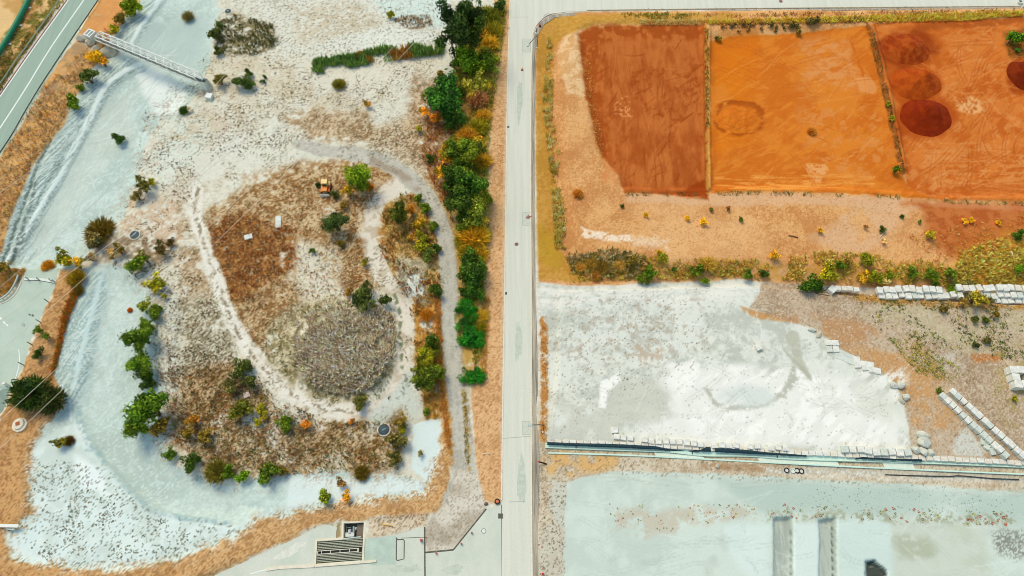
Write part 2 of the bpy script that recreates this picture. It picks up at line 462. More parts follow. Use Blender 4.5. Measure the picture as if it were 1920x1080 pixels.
# long rills down the chalk cutting
for pts, wd, h_ in (([(305, -10), (262, 55), (246, 80)], 9, .18), ([(262, 122), (226, 138), (196, 165), (178, 200), (150, 258), (112, 330), (78, 385), (46, 440), (12, 492)], 10, .2),
                    ([(96, 262), (66, 330), (40, 395), (22, 450), (8, 490)], 5, -.35), ([(118, 300), (84, 350), (50, 420), (22, 490)], 5, -.3),
                    ([(142, 765), (158, 815), (196, 868), (236, 912), (282, 956), (340, 970), (430, 978)], 7, .3)):
    lift(stroke(pts, wd, 8, 2, 2, 39), h_)

def zat(x, y):
    fx = np.clip((np.asarray(x) - GX0) / STEP, 0, NX - 2); fy = np.clip((np.asarray(y) - GY0) / STEP, 0, NY - 2)
    i = fx.astype(int); j = fy.astype(int); a = fx - i; b = fy - j
    k = j * NX + i
    return (Z[k] * (1 - a) + Z[k + 1] * a) * (1 - b) + (Z[k + NX] * (1 - a) + Z[k + NX + 1] * a) * b
def on(px, py, up=0.0):
    """point of the land seen at a surveyed pixel (or `up` metres over it)"""
    z = 0.0
    for _ in range(6):
        p = G(px, py, z + up); z = float(zat(p.x, p.y))
    p = G(px, py, z + up); p.z = z
    return p

PX, PY = proj(X, Y, Z)

# ---- surface colours (as the material photographs in even light) and which surface each point belongs to
n_big = fbm(X, Y, 14, 3, 51); n_mid = fbm(X, Y, 4.5, 3, 52); n_sml = fbm(X, Y, 1.4, 3, 53); n_tny = fbm(X, Y, .55, 2, 54)
rndv = _rng.random(NV).astype(np.float32)
CC = np.zeros((NV, 3), np.float32)
RID = np.zeros(NV, np.int8)
def mix(im, col, k=1.0):
    idx, m = im
    m = (m * k)[:, None]
    c = np.asarray(col, np.float32)
    if c.ndim == 2 and len(c) == NV: c = c[idx]
    CC[idx] = CC[idx] * (1 - m) + c * m
def mod(im, f):
    """multiply a mask by a full-field factor"""
    idx, m = im
    return idx, m * f[idx]
def blend(c1, c2, t):
    t = t[:, None]
    return np.asarray(c1, np.float32) * (1 - t) + np.asarray(c2, np.float32) * t
def region(im, r, thr=.5):
    idx, m = im
    RID[idx[m > thr]] = r
ALL = np.arange(NV)
def th(n, a, b): return sstep(a, b, n).astype(np.float32)

# scrubland
CC[:] = blend((226, 224, 212), (212, 198, 174), th(n_big * .5 + n_mid * .5, .46, .68))
scr = blend((232, 228, 216), (150, 134, 112), th(n_tny * .6 + rndv * .4, .42, .78))
CC[:] = CC * .76 + scr * .24
# brown and rust patches of the scrubland
def patch(pts, col, k=.8, soft=22, warp=14, seed=1, thr=(.38, .56), n=None):
    f = th((n_sml if n is None else n) * .5 + n_tny * .5, *thr)
    mix(mod(poly(pts, soft, warp, 3.5, seed), f), col, k)
cream_blue = (214, 228, 224)
patch([(470, -10), (830, -10), (830, 70), (760, 120), (640, 130), (520, 100)], (226, 226, 218), .75, 40, 20, 60, (.2, .4))
patch([(545, 10), (720, 15), (700, 70), (560, 80)], (206, 190, 164), .7, 30, 16, 61)
patch([(700, -10), (840, -10), (835, 50), (760, 50), (720, 25)], cream_blue, .95, 14, 10, 62, (.1, .2))
patch([(590, 85), (700, 50), (820, 62), (830, 78), (620, 118)], (230, 232, 226), .7, 14, 8, 63, (.2, .4))
patch([(735, 35), (760, 28), (805, 30), (812, 48), (770, 55), (740, 48)], (150, 120, 88), .75, 6, 5, 64)
patch([(400, 40), (440, 30), (510, 45), (525, 80), (480, 105), (410, 100), (396, 70)], (132, 118, 78), .85, 16, 12, 65)
patch([(395, 105), (520, 100), (540, 160), (440, 190), (390, 170)], (218, 204, 180), .7, 30, 18, 66)
patch([(530, 215), (600, 200), (690, 215), (700, 260), (600, 262), (545, 240)], (176, 140, 100), .75, 16, 12, 67)
patch([(770, 160), (830, 150), (850, 260), (800, 290), (760, 250)], (170, 130, 96), .7, 30, 18, 68)
patch([(540, 110), (830, 90), (820, 140), (700, 170), (560, 150)], (228, 220, 204), .7, 30, 20, 69, (.2, .5))
patch([(280, 215), (420, 200), (460, 300), (380, 400), (300, 420), (250, 350)], (216, 200, 180), .6, 40, 20, 70)
patch([(210, 380), (330, 350), (350, 460), (300, 490), (220, 470)], (214, 184, 156), .8, 24, 14, 71)
patch([(160, 440), (330, 450), (330, 480), (270, 510), (180, 490)], (134, 112, 86), .7, 16, 10, 72)
patch([(320, 480), (420, 430), (460, 560), (420, 620), (340, 600)], (200, 176, 146), .8, 30, 20, 73)
patch([(300, 560), (430, 560), (450, 680), (340, 690), (305, 650)], (208, 198, 176), .8, 30, 18, 74)
patch([(385, 425), (450, 395), (545, 430), (562, 500), (500, 522), (480, 560), (440, 570), (410, 520), (388, 470)], (160, 104, 56), .9, 24, 18, 75, (.34, .56))
patch([(470, 330), (560, 300), (700, 310), (745, 335), (700, 390), (690, 520), (640, 540), (590, 450), (500, 420)], (186, 142, 96), .8, 26, 18, 76, (.35, .55))
patch([(640, 300), (745, 320), (720, 350), (690, 420), (690, 530), (655, 540), (640, 430)], (180, 108, 44), .75, 20, 14, 77, (.4, .55))
patch([(720, 380), (790, 355), (822, 440), (826, 540), (790, 560), (745, 500), (705, 450)], (190, 128, 56), .85, 16, 12, 78, (.34, .52))
patch([(730, 420), (770, 430), (790, 480), (760, 490), (725, 460)], (186, 164, 130), .7, 14, 10, 79)
patch([(580, 440), (650, 470), (660, 560), (560, 640), (510, 600), (540, 520)], (228, 220, 204), .9, 20, 14, 80, (.2, .4))
patch([(440, 560), (540, 540), (600, 560), (560, 640), (470, 650)], (206, 190, 160), .7, 30, 18, 81)
patch([(340, 690), (420, 680), (480, 730), (560, 790), (660, 790), (762, 770), (745, 880), (560, 892), (400, 880), (322, 830)], (166, 136, 98), .8, 24, 16, 82, (.38, .56))
patch([(345, 700), (420, 680), (440, 760), (400, 800), (350, 780)], (168, 104, 54), .7, 18, 12, 83, (.4, .56))
patch([(560, 830), (680, 800), (700, 860), (600, 890)], (160, 100, 48), .75, 18, 12, 84, (.42, .58))
patch([(500, 810), (600, 800), (600, 860), (520, 880)], (216, 206, 188), .7, 18, 12, 85)
patch([(700, 720), (770, 690), (790, 780), (740, 830), (690, 820)], (206, 212, 206), .8, 20, 12, 86, (.2, .45))
patch([(515, 600), (560, 575), (640, 560), (740, 600), (735, 690), (660, 760), (560, 720)], (176, 160, 134), .8, 24, 16, 87, (.3, .5))
patch([(470, 640), (540, 600), (560, 720), (620, 760), (560, 760), (490, 690)], (166, 146, 104), .6, 18, 12, 88)
patch([(830, 240), (920, 220), (905, 540), (880, 720), (850, 600), (836, 420), (800, 340)], (196, 152, 72), .9, 14, 8, 89, (.2, .4))
patch([(880, 20), (950, 10), (948, 60), (925, 200), (905, 260), (860, 250), (850, 140)], (206, 152, 70), .9, 12, 8, 90, (.2, .4))
patch([(775, 560), (830, 540), (836, 780), (800, 790), (780, 680)], (206, 148, 66), .85, 8, 5, 91, (.25, .4))
# the truss's stony foot and the upper left strip beside the pipe
mix(poly([(-200, -100), (128, -100), (128, -4), (60, 84), (2, 172), (-150, 400)], 4), blend((232, 194, 140), (206, 160, 100), th(n_mid, .4, .6)))
mix(mod(poly([(60, -30), (126, -10), (60, 82), (2, 168), (-40, 200), (-20, 120)], 10, 8, 3, 92), th(n_sml, .4, .55)), blend((128, 124, 46), (86, 96, 34), n_tny), .85)

# fine mottling of dead grass over the middle of the scrub
fine = n_tny * .35 + rndv * .3 + n_sml * .35
def mottle(pts, c1, c2, k=.8, soft=30, warp=20, seed=1, lo=.38, hi=.62):
    mix(mod(poly(pts, soft, warp, 4, seed), th(n_mid * .5 + n_sml * .5, lo - .06, lo + .08)), blend(c1, c2, th(fine, .40, .60)), k)
mottle([(385, 400), (450, 360), (560, 300), (700, 305), (745, 332), (714, 358), (690, 395), (680, 440), (692, 500), (714, 545), (650, 560), (590, 470), (560, 450), (560, 560), (470, 660), (430, 570), (395, 490)], (212, 186, 146), (136, 92, 48), .9, 30, 20, 281, .32)
mottle([(600, 212), (700, 240), (840, 200), (852, 420), (810, 345), (740, 292), (660, 268), (590, 262)], (212, 194, 166), (150, 118, 84), .8, 26, 18, 297, .34)
mottle([(330, 690), (430, 675), (470, 740), (430, 800), (340, 800)], (196, 134, 76), (126, 80, 40), .85, 22, 16, 298, .36)
mottle([(560, 800), (700, 800), (720, 880), (580, 890)], (186, 124, 62), (116, 74, 36), .8, 26, 20, 299, .42)
mottle([(330, 380), (395, 400), (410, 560), (340, 520)], (208, 184, 150), (150, 118, 82), .7, 24, 16, 300, .4)
mottle([(395, 430), (450, 400), (545, 440), (560, 500), (490, 530), (440, 570), (412, 520)], (184, 124, 62), (112, 68, 34), .8, 24, 16, 282, .3)
mottle([(320, 690), (430, 680), (480, 730), (560, 790), (660, 790), (762, 770), (745, 880), (560, 892), (400, 885), (325, 830)], (206, 186, 152), (116, 88, 50), .85, 26, 18, 283, .36)
mottle([(305, 560), (420, 560), (450, 640), (440, 690), (330, 690), (300, 640)], (212, 204, 184), (136, 124, 98), .85, 24, 16, 284, .3)
mottle([(500, 600), (560, 570), (640, 555), (745, 590), (748, 690), (670, 765), (560, 760), (500, 690)], (206, 192, 160), (122, 112, 72), .7, 26, 18, 285, .40)
mottle([(705, 380), (790, 355), (826, 440), (832, 560), (770, 560), (730, 500)], (210, 168, 96), (128, 98, 44), .8, 16, 12, 286, .3)
mottle([(780, 140), (850, 180), (850, 420), (800, 330), (760, 250)], (206, 176, 140), (140, 106, 70), .7, 26, 16, 287, .36)
mottle([(530, 215), (690, 210), (705, 262), (600, 266)], (214, 192, 162), (150, 118, 82), .7, 18, 12, 288, .36)
mottle([(745, 480), (800, 490), (800, 570), (760, 570), (740, 520)], (206, 204, 190), (158, 152, 136), .8, 14, 10, 289, .2)
mix(mod(poly([(285, 205), (360, 190), (410, 255), (345, 330), (292, 372), (255, 352)], 50, 20, 4, 293), th(n_sml, .3, .55)), (220, 230, 224), .7)
mix(mod(poly([(292, 545), (328, 560), (338, 680), (345, 760), (308, 745)], 26, 12, 3, 294), th(n_sml, .3, .5)), (220, 228, 224), .75)
patch([(560, 455), (640, 475), (648, 550), (580, 570), (545, 520)], (228, 222, 206), .85, 22, 16, 302, (.36, .5))
patch([(600, 850), (650, 842), (655, 872), (605, 876)], (222, 214, 198), .8, 12, 8, 303, (.3, .45))
patch([(500, 770), (560, 775), (600, 800), (540, 800)], (212, 208, 194), .75, 14, 10, 304, (.3, .45))
# dirt footpaths
FP1 = [(372, 355), (364, 400), (380, 450), (398, 505), (420, 565), (446, 625), (484, 680), (524, 725), (575, 755), (620, 768), (662, 772)]
FP2 = [(752, 342), (722, 360), (700, 395), (690, 440), (702, 490), (724, 530), (748, 565), (757, 615), (758, 680), (735, 735), (700, 770), (662, 778)]
FP3 = [(372, 355), (400, 300), (470, 275), (560, 276), (610, 283)]
a_ = stroke(FP3, [24, 60, 80, 60, 30], 30, 14, 4, 95); mix(a_, (226, 225, 215), .7)
a_ = stroke(FP1, 30, 10, 7, 2.5, 96); mix(a_, blend((230, 226, 213), (208, 198, 176), th(n_sml, .44, .66))); region(a_, 1)
a_ = stroke(FP2, 28, 10, 7, 2.5, 97); mix(a_, blend((230, 222, 207), (204, 190, 168), th(n_sml, .46, .66)), .95); region(a_, 1)
for k_, (off, sd_) in enumerate(((-7, 98), (7, 99))):
    pts = [(x + off, y + off * .3) for x, y in FP1]
    mix(stroke(pts, 8, 5, 4, 2, sd_), (236, 232, 222), .8)
mix(mod(stroke(FP1, 7, 4, 4, 1.5, 100), th(n_tny, .5, .6)), (128, 112, 82), .7)
mix(mod(stroke([(740, 550), (752, 600), (752, 690)], 7, 4, 4, 1.5, 101), th(n_tny, .42, .55)), (88, 104, 62), .7)
mix(poly([(700, 770), (735, 735), (762, 690), (770, 720), (745, 770), (720, 800), (690, 810)], 12, 6, 3, 102), (206, 214, 208), .8)

mix(poly([(764, 518), (776, 514), (796, 520), (794, 552), (770, 555), (762, 545)], 4, 3, 1.5, 291), (226, 236, 234), .95)
mix(poly([(790, 598), (806, 585), (816, 592), (816, 612), (796, 620), (788, 612)], 4, 3, 1.5, 292), (220, 230, 228), .95)
# gravel track
a_ = stroke(P_TRACK, W_TRACK, 4, 4, 2.5, 103)
trk = blend((201, 198, 186), (178, 173, 160), th(n_sml * .5 + rndv * .3 + n_tny * .2, .38, .66))
mix(a_, trk); region(a_, 2)
for ex in (-7, 7):
    mix(mod(stroke([(x + ex, y + abs(ex) * .3) for x, y in P_TRACK[1:13]], 7, 6, 3, 2, 110), th(n_sml, .3, .55)), (208, 205, 194), .5)
mix(mod(stroke([(700, 300), (752, 326), (782, 352)], 14, 8, 5, 3, 104), th(n_mid, .3, .5)), (166, 150, 132), .8)
b_ = poly(P_TRACKMOUTH, 3, 1.5, 2, 105); mix(b_, blend((216, 209, 195), (190, 179, 162), th(n_mid, .38, .62))); region(b_, 2)
mix(mod(poly([(850, 990), (870, 960), (890, 950), (860, 1010), (810, 1030), (812, 1000)], 20, 8, 3, 106), th(n_sml, .46, .64)), (160, 146, 126), .6)
mix(mod(stroke([(855, 590), (860, 640)], 7, 3, 2, 1, 107), th(n_tny, .3, .5)), (132, 130, 56), .9)
mix(mod(stroke([(868, 730), (875, 800), (880, 880)], 7, 4, 2, 1, 108), th(n_tny, .35, .5)), (186, 152, 84), .85)
for ex in (-18, 18):
    mix(mod(stroke([(x + ex, y) for x, y in P_TRACK[6:13]], 5, 4, 3, 1.5, 109), th(n_tny, .35, .6)), (160, 132, 96), .6)

# chalk cuttings
def chalk(P, seed):
    a = poly(P, 9, 12, 3.0, seed); region(a, 3)
    mix(a, blend((205, 221, 214), (188, 204, 196), th(n_mid * .6 + n_big * .4, .4, .6)))
    mix(mod(a, th(n_tny * .5 + rndv * .5, .55, .75)), (218, 236, 234), .7); mix(mod(a, th(n_tny * .5 + rndv * .5, .42, .25)), (182, 202, 198), .6)
chalk(P_CHALK_N, 111); chalk(P_CHALK_S, 112)
a_ = poly(P_CHALK_E, 5, 5, 2, 113); region(a_, 3); mix(a_, (220, 234, 232))
mix(poly([(250, 122), (290, 128), (355, 180), (330, 215), (300, 215), (270, 180)], 20, 8, 3, 114), (238, 244, 240), .85)
mix(poly([(180, 200), (240, 180), (250, 260), (180, 330), (120, 420), (70, 470), (60, 440), (130, 310)], 30, 14, 4, 115), (206, 214, 202), .55)
mix(poly([(215, 85), (290, 50), (400, 30), (372, 150), (300, 124), (240, 108)], 30, 14, 4, 116), (186, 203, 198), .85)
mix(poly([(20, 1046), (12, 1000), (58, 962), (56, 850), (110, 800), (150, 790), (190, 862), (236, 915), (282, 958), (340, 974), (430, 982), (460, 985), (330, 1052), (210, 1066), (100, 1062)], 10, 6, 3, 117), blend((222, 236, 233), (208, 222, 216), th(n_mid * .6 + n_sml * .4, .42, .6)))
mix(poly([(145, 850), (180, 880), (205, 930), (160, 915), (140, 880)], 16, 8, 3, 118), (240, 248, 248), .9)
mix(poly([(540, 898), (800, 900), (790, 925), (640, 938), (540, 955)], 12, 8, 3, 119), (228, 240, 239), .8)
# rills: drawn along the cutting, so the noise runs with the slope
def rills(P, ang, seed, c1=(140, 158, 154), c2=(224, 238, 236), k=.9, s=(5.0, .13)):
    idx, m = poly(P, 14, 6, 3, seed)
    x, y = X[idx], Y[idx]; c, s_ = math.cos(ang), math.sin(ang)
    u = (x * c + y * s_) ; v = (-x * s_ + y * c)
    v = v + (fbm(x, y, 6, 2, seed) - .5) * 1.6
    n = fbm(u / s[0], v / s[1], 1.0, 3, seed + 1)
    n2 = fbm(x, y, .5, 2, seed + 2)
    mix((idx, m * sstep(.44, .62, n * .5 + n2 * .2 + rndv[idx] * .3).astype(np.float32)), c1, k)
    mix((idx, m * sstep(.46, .3, n).astype(np.float32)), c2, k * .6)
SL1 = [(240, 20), (262, 10), (300, -10), (316, -10), (270, 60), (255, 90), (228, 90), (215, 75)]
SL2 = [(150, 180), (185, 140), (230, 105), (265, 112), (262, 128), (210, 175), (190, 215), (150, 280), (112, 352), (80, 405), (44, 470), (30, 500), (-10, 500), (4, 465), (22, 400), (46, 345), (70, 310), (110, 250)]
SL3 = [(155, 505), (195, 515), (198, 560), (182, 640), (160, 720), (136, 770), (124, 758), (98, 715), (97, 690), (122, 602), (145, 548)]
rills(SL1, math.radians(55), 121); rills(SL2, math.radians(58), 122, k=.95); rills(SL3, math.radians(70), 123, (142, 170, 172), k=.9)
for pts, wd, col, k in (([(305, -10), (262, 55), (246, 80)], 9, (224, 238, 236), .9), ([(262, 120), (226, 136), (196, 163), (178, 200), (150, 256), (112, 330), (78, 385), (46, 440), (12, 492)], 9, (224, 238, 236), .9),
                        ([(190, 520), (172, 590), (152, 660), (138, 728)], 9, (212, 233, 232), .8),
                        ([(250, 80), (270, 50), (310, 0)], 3, (146, 168, 164), .6),
                        ([(272, 132), (232, 150), (204, 178), (186, 210), (160, 262), (122, 335), (90, 385)], 3, (150, 170, 168), .6)):
    mix(stroke(pts, wd, 5, 3, 2, 124), col, k)
for pts, wd in (([(98, 262), (66, 320), (40, 395), (20, 450), (2, 500)], 5), ([(66, 345), (58, 385), (36, 440), (20, 492)], 6), ([(46, 440), (30, 470), (24, 492)], 6), ([(32, 345), (28, 375), (10, 425)], 3)):
    mix(mod(stroke(pts, wd, 4, 4, 1.5, 125), th(n_tny, .3, .5)), (96, 108, 100), .8)
for pts, wd in (([(142, 765), (158, 815), (196, 868), (236, 912), (282, 956), (340, 970), (430, 980)], 10), ([(150, 760), (162, 842)], 3), ([(160, 845), (200, 842)], 3)):
    a_ = stroke(pts, wd, 5, 3, 2, 126)
    mix(mod(a_, th(n_tny, .35, .6)), (160, 188, 190), .8)
mix(mod(stroke([(130, 750), (134, 790), (160, 840)], 5, 4, 2, 2, 127), th(n_tny, .3, .5)), (226, 240, 240), .8)
# the strip of dark rill foot under the verge
mix(mod(stroke([(255, 30), (225, 70), (200, 110)], 8, 6, 4, 2, 128), th(n_tny, .3, .6)), (170, 172, 160), .6)

# verges of dry earth and straw
straw = blend((222, 168, 112), (196, 138, 82), th(n_sml * .6 + n_tny * .4, .38, .64))
a_ = poly(P_VERGE_W, 5, 5, 2, 131); region(a_, 4); mix(a_, blend((218, 168, 108), (176, 144, 106), th(n_mid * .5 + n_sml * .5, .4, .6)))
mix(mod(poly([(190, -6), (262, -6), (235, 22), (208, 55), (160, 62), (150, 60)], 10, 8, 3, 132), th(n_sml, .3, .5)), (226, 156, 90), .8)
mix(poly([(142, 68), (162, 60), (190, 78), (222, 92), (226, 104), (198, 112), (170, 96), (148, 80)], 8, 6, 2, 133), (196, 178, 150), .7)
a_ = poly(P_LOTBANK, 7, 9, 1.8, 134); region(a_, 4); mix(a_, blend((210, 164, 110), (160, 118, 74), th(n_mid * .3 + n_tny * .4 + rndv * .3, .4, .66)))
mix(mod(poly([(118, 590), (150, 510), (152, 540), (128, 602), (104, 690), (92, 720)], 10, 4, 2, 135), th(n_sml, .3, .5)), (196, 118, 44), .8)
a_ = poly(P_ROADBANK, 7, 11, 1.8, 136); region(a_, 4); mix(a_, blend((217, 176, 124), (176, 134, 88), th(n_mid * .3 + n_tny * .4 + rndv * .3, .4, .66)))
mix(mod(stroke([(820, 540), (822, 640), (830, 720), (842, 800), (847, 850)], 8, 5, 3, 2, 137), th(n_tny, .3, .5)), (206, 142, 54), .8)
a_ = poly(P_EASTVERGE, 4, 3, 2, 138); region(a_, 4); mix(a_, blend((228, 184, 134), (198, 150, 102), th(n_mid * .35 + n_tny * .4 + rndv * .25, .4, .66)))
mix(stroke([(951, 130), (948, 300), (945, 500), (943, 700), (940, 900)], 7, 5, 2, 2, 139), (226, 196, 164), .8)
mix(mod(poly([(926, 110), (938, 60), (950, 60), (944, 110), (930, 160)], 10, 5, 2, 140), th(n_tny, .3, .5)), (224, 196, 160), .8)
mix(poly([(692, 972), (800, 962), (800, 985), (745, 1000), (690, 1012)], 10, 6, 2, 141), blend((226, 210, 190), (214, 190, 160), n_tny), .9)
mix(mod(poly([(588, 992), (612, 984), (640, 980), (640, 1006), (628, 1012), (590, 1008)], 6, 3, 2, 142), th(n_tny, .2, .4)), (150, 130, 88), .8)

mottle(P_VERGE_W[1:-2], (226, 178, 112), (146, 112, 72), .7, 8, 5, 290, .3)
mottle([(880, 20), (950, 10), (946, 60), (925, 200), (912, 320), (900, 560), (870, 560), (850, 400), (840, 240), (850, 140)], (222, 176, 96), (150, 110, 54), .7, 10, 6, 295, .3)
mottle([(815, 520), (826, 620), (833, 735), (846, 820), (840, 900), (828, 780), (818, 640)], (212, 156, 84), (150, 104, 52), .7, 8, 5, 296, .3)
# red and tan earthworks
a_ = poly(P_EARTH, 3, 1.5, 3, 151); region(a_, 5)
mix(a_, blend((226, 173, 114), (198, 136, 80), th(n_mid * .5 + n_tny * .25 + rndv * .25, .38, .66)))
mix(mod(a_, th(n_big, .5, .7)), (230, 182, 130), .5)
mix(poly([(1006, 60), (1014, 44), (1036, 31), (1100, 26), (1400, 26), (1340, 44), (1120, 46), (1060, 66), (1040, 90), (1034, 130), (1030, 220), (1040, 330), (1052, 470), (1110, 530), (1010, 526), (1005, 300)], 8, 4, 3, 152), blend((204, 156, 74), (190, 140, 56), th(n_mid * .5 + n_tny * .5, .4, .6)))
mix(poly([(1008, 420), (1040, 440), (1056, 480), (1044, 505), (1012, 490)], 16, 8, 3, 153), (190, 152, 44), .7)
mix(poly([(1062, 66), (1090, 55), (1092, 130), (1098, 180), (1064, 175), (1042, 100)], 10, 6, 3, 154), blend((232, 196, 150), (214, 168, 114), th(n_sml, .4, .6)), .9)
mix(mod(poly([(1330, 360), (1640, 366), (1760, 378), (1700, 395), (1560, 384), (1380, 386), (1180, 380), (1170, 362)], 10, 6, 3, 155), th(n_tny, .1, .3)), (222, 178, 138), .8)
mix(mod(poly([(1085, 425), (1110, 432), (1180, 440), (1190, 452), (1130, 452), (1090, 444)], 6, 6, 2, 156), th(n_sml, .35, .5)), (244, 224, 200), .95)
mix(mod(poly([(1180, 440), (1260, 450), (1250, 470), (1190, 462)], 14, 8, 2, 157), th(n_sml, .35, .55)), (238, 210, 178), .8)
mix(mod(poly([(1610, 385), (1720, 388), (1650, 470), (1560, 480), (1520, 440)], 24, 12, 3, 158), th(n_mid, .3, .5)), (222, 180, 140), .8)
mix(mod(poly([(1110, 500), (1400, 495), (1900, 500), (1900, 530), (1400, 522), (1110, 532)], 16, 8, 3, 159), th(n_sml, .4, .55)), (214, 160, 70), .8)
mix(poly([(1690, 378), (1780, 384), (1960, 384), (1960, 440), (1880, 450), (1840, 470), (1780, 486), (1740, 440), (1730, 400)], 24, 12, 4, 160), blend((176, 88, 38), (196, 112, 56), th(n_sml, .4, .62)), .95)
mix(poly([(1800, 460), (1900, 440), (1960, 440), (1960, 545), (1830, 540), (1790, 500)], 60, 26, 4, 161), blend((214, 156, 54), (190, 116, 44), th(n_sml, .4, .6)), .85)
mix(stroke([(1760, 384), (1850, 388), (1960, 392)], 9, 5, 3, 3, 162), (206, 130, 84), .7)

vst = fbm(X * 2.4, Y * .45, 1.6, 3, 163)          # dragged along the bays
hst = fbm(X * .35, Y * 2.6, 1.6, 3, 164)
dst = fbm((X + Y * .8) * .5, (X * .8 - Y) * 1.8, 1.8, 3, 165)
a_ = poly(P_RED1, 4, 3, 2, 166); region(a_, 6)
mix(a_, blend((194, 108, 48), (176, 90, 36), th(vst * .4 + n_mid * .6, .36, .66)))
mix(mod(a_, th(vst * .3 + n_sml * .3 + n_mid * .4, .54, .70)), (164, 76, 22), .6)
mix(mod(poly([(1180, 120), (1320, 110), (1322, 260), (1240, 250), (1190, 200)], 30, 14, 4, 167), th(dst * .5 + n_sml * .5, .54, .66)), (160, 74, 22), .7)
mix(mod(poly(P_RED1[:1] + [(1112, 50), (1321, 47), (1321, 75), (1200, 72), (1130, 84), (1120, 150), (1138, 240), (1150, 300), (1128, 295), (1112, 232), (1098, 180), (1092, 130)], 14, 8, 3, 168), th(vst * .4 + n_sml * .6, .36, .52)), (164, 76, 22), .85)
mix(poly([(1326, 335), (1326, 372), (1290, 370), (1262, 362), (1295, 348), (1310, 338)], 10, 6, 2, 169), (150, 60, 10), .92)
mix(stroke([(1322, 55), (1322, 240), (1326, 360)], 6, 4, 2, 2, 170), (142, 66, 22), .8)
mix(mod(poly([(1150, 190), (1180, 180), (1185, 220), (1150, 215)], 10, 6, 2, 171), th(n_tny, .5, .6)), (226, 152, 90), .8)
mix(mod(poly([(1128, 295), (1160, 330), (1170, 361), (1145, 362), (1128, 330)], 8, 6, 2, 172), th(vst, .4, .6)), (218, 140, 82), .8)
a_ = poly(P_RED2, 4, 3, 2, 173); region(a_, 6)
mix(a_, blend((218, 128, 42), (206, 110, 30), th(n_mid * .6 + dst * .4, .4, .6)))
mix(mod(poly([(1340, 75), (1420, 70), (1400, 260), (1334, 280)], 40, 20, 5, 174), th(n_mid, .3, .6)), (220, 120, 20), .8)
mix(mod(poly([(1490, 80), (1590, 60), (1620, 160), (1560, 200), (1500, 160)], 40, 20, 5, 175), th(dst * .3 + n_sml * .3 + n_mid * .4, .40, .64)), (224, 158, 100), .7)
mix(mod(poly([(1500, 200), (1660, 200), (1680, 330), (1540, 340), (1500, 280)], 40, 20, 5, 176), th(dst * .6 + n_sml * .4, .5, .6)), (220, 142, 76), .7)
mix(poly([(1602, 145), (1632, 142), (1646, 165), (1640, 176), (1612, 172)], 6, 5, 2, 177), (226, 152, 90), .8)
mix(mod(poly([(1505, 308), (1545, 306), (1555, 318), (1535, 345), (1520, 335)], 5, 6, 2, 178), th(n_tny, .2, .4)), (232, 170, 110), .8)
mix(mod(poly([(1335, 330), (1600, 325), (1640, 350), (1440, 357), (1335, 360)], 10, 6, 3, 179), th(hst, .5, .6)), (236, 158, 74), .75)
mix(mod(stroke([(1590, 60), (1600, 90), (1618, 140)], 5, 4, 4, 2, 180), th(n_sml, .3, .5)), (196, 96, 26), .7)
# the dark ring and its low pan
a_ = stroke(ell(1385, 221, 45, 31) + ell(1385, 221, 45, 31)[:1], 7, 8, 6, 2, 181); mix(mod(a_, th(n_sml, .3, .5)), (160, 74, 16), .85)
mix(mod(poly([(1335, 205), (1380, 186), (1430, 195), (1436, 230), (1410, 215), (1380, 196)], 10, 8, 2, 182), th(n_sml, .38, .52)), (172, 82, 18), .8)
mix(poly(ell(1384, 224, 38, 24), 10, 4, 2, 183), (214, 116, 30), .8)
a_ = poly(P_RED3, 4, 3, 2, 184); region(a_, 6)
mix(a_, blend((212, 122, 52), (194, 98, 30), th(dst * .5 + n_mid * .5, .4, .62)))
mix(mod(a_, th(dst * .6 + n_sml * .4, .54, .66)), (226, 152, 90), .55)
mix(mod(poly([(1640, 45), (1760, 40), (1770, 120), (1740, 200), (1690, 260), (1670, 190)], 30, 12, 4, 185), th(n_mid, .3, .5)), (184, 88, 24), .8)
mix(poly(ell(1698, 92, 58, 38), 18, 12, 3, 186), (150, 60, 12), .85)
mix(mod(poly([(1715, 45), (1960, 28), (1960, 42), (1800, 52), (1720, 58)], 8, 6, 3, 187), th(n_sml, .3, .5)), (160, 76, 24), .7)
mix(mod(poly([(1790, 185), (1830, 180), (1850, 205), (1820, 215), (1795, 205)], 10, 8, 2, 188), th(n_tny, .3, .5)), (236, 186, 130), .75)
mix(mod(poly([(1700, 280), (1960, 270), (1960, 370), (1760, 366)], 20, 10, 4, 189), th(hst * .6 + dst * .4, .48, .6)), (222, 146, 80), .65)
mix(poly(ell(1735, 222, 60, 40), 14, 8, 3, 190), (176, 76, 20), .7)
mix(poly(ell(1720, 160, 52, 36), 12, 8, 3, 191), (186, 84, 20), .6)
mix(poly(ell(1925, 145, 40, 36), 12, 8, 3, 192), (160, 66, 16), .8)
# low weedy bank on the right
mix(poly([(1880, 60), (1930, 50), (1940, 110), (1890, 108)], 10, 8, 2, 193), (150, 92, 34), .8)
# divider ridges
mix(mod(stroke([(1324, 50), (1325, 200), (1327, 360)], 6, 4, 2, 2, 194), th(n_tny, .3, .5)), (196, 148, 60), .85)
mix(mod(stroke([(1630, 50), (1646, 110), (1666, 200), (1692, 322)], 11, 5, 4, 2, 195), th(n_tny, .2, .4)), (128, 76, 30), .85)

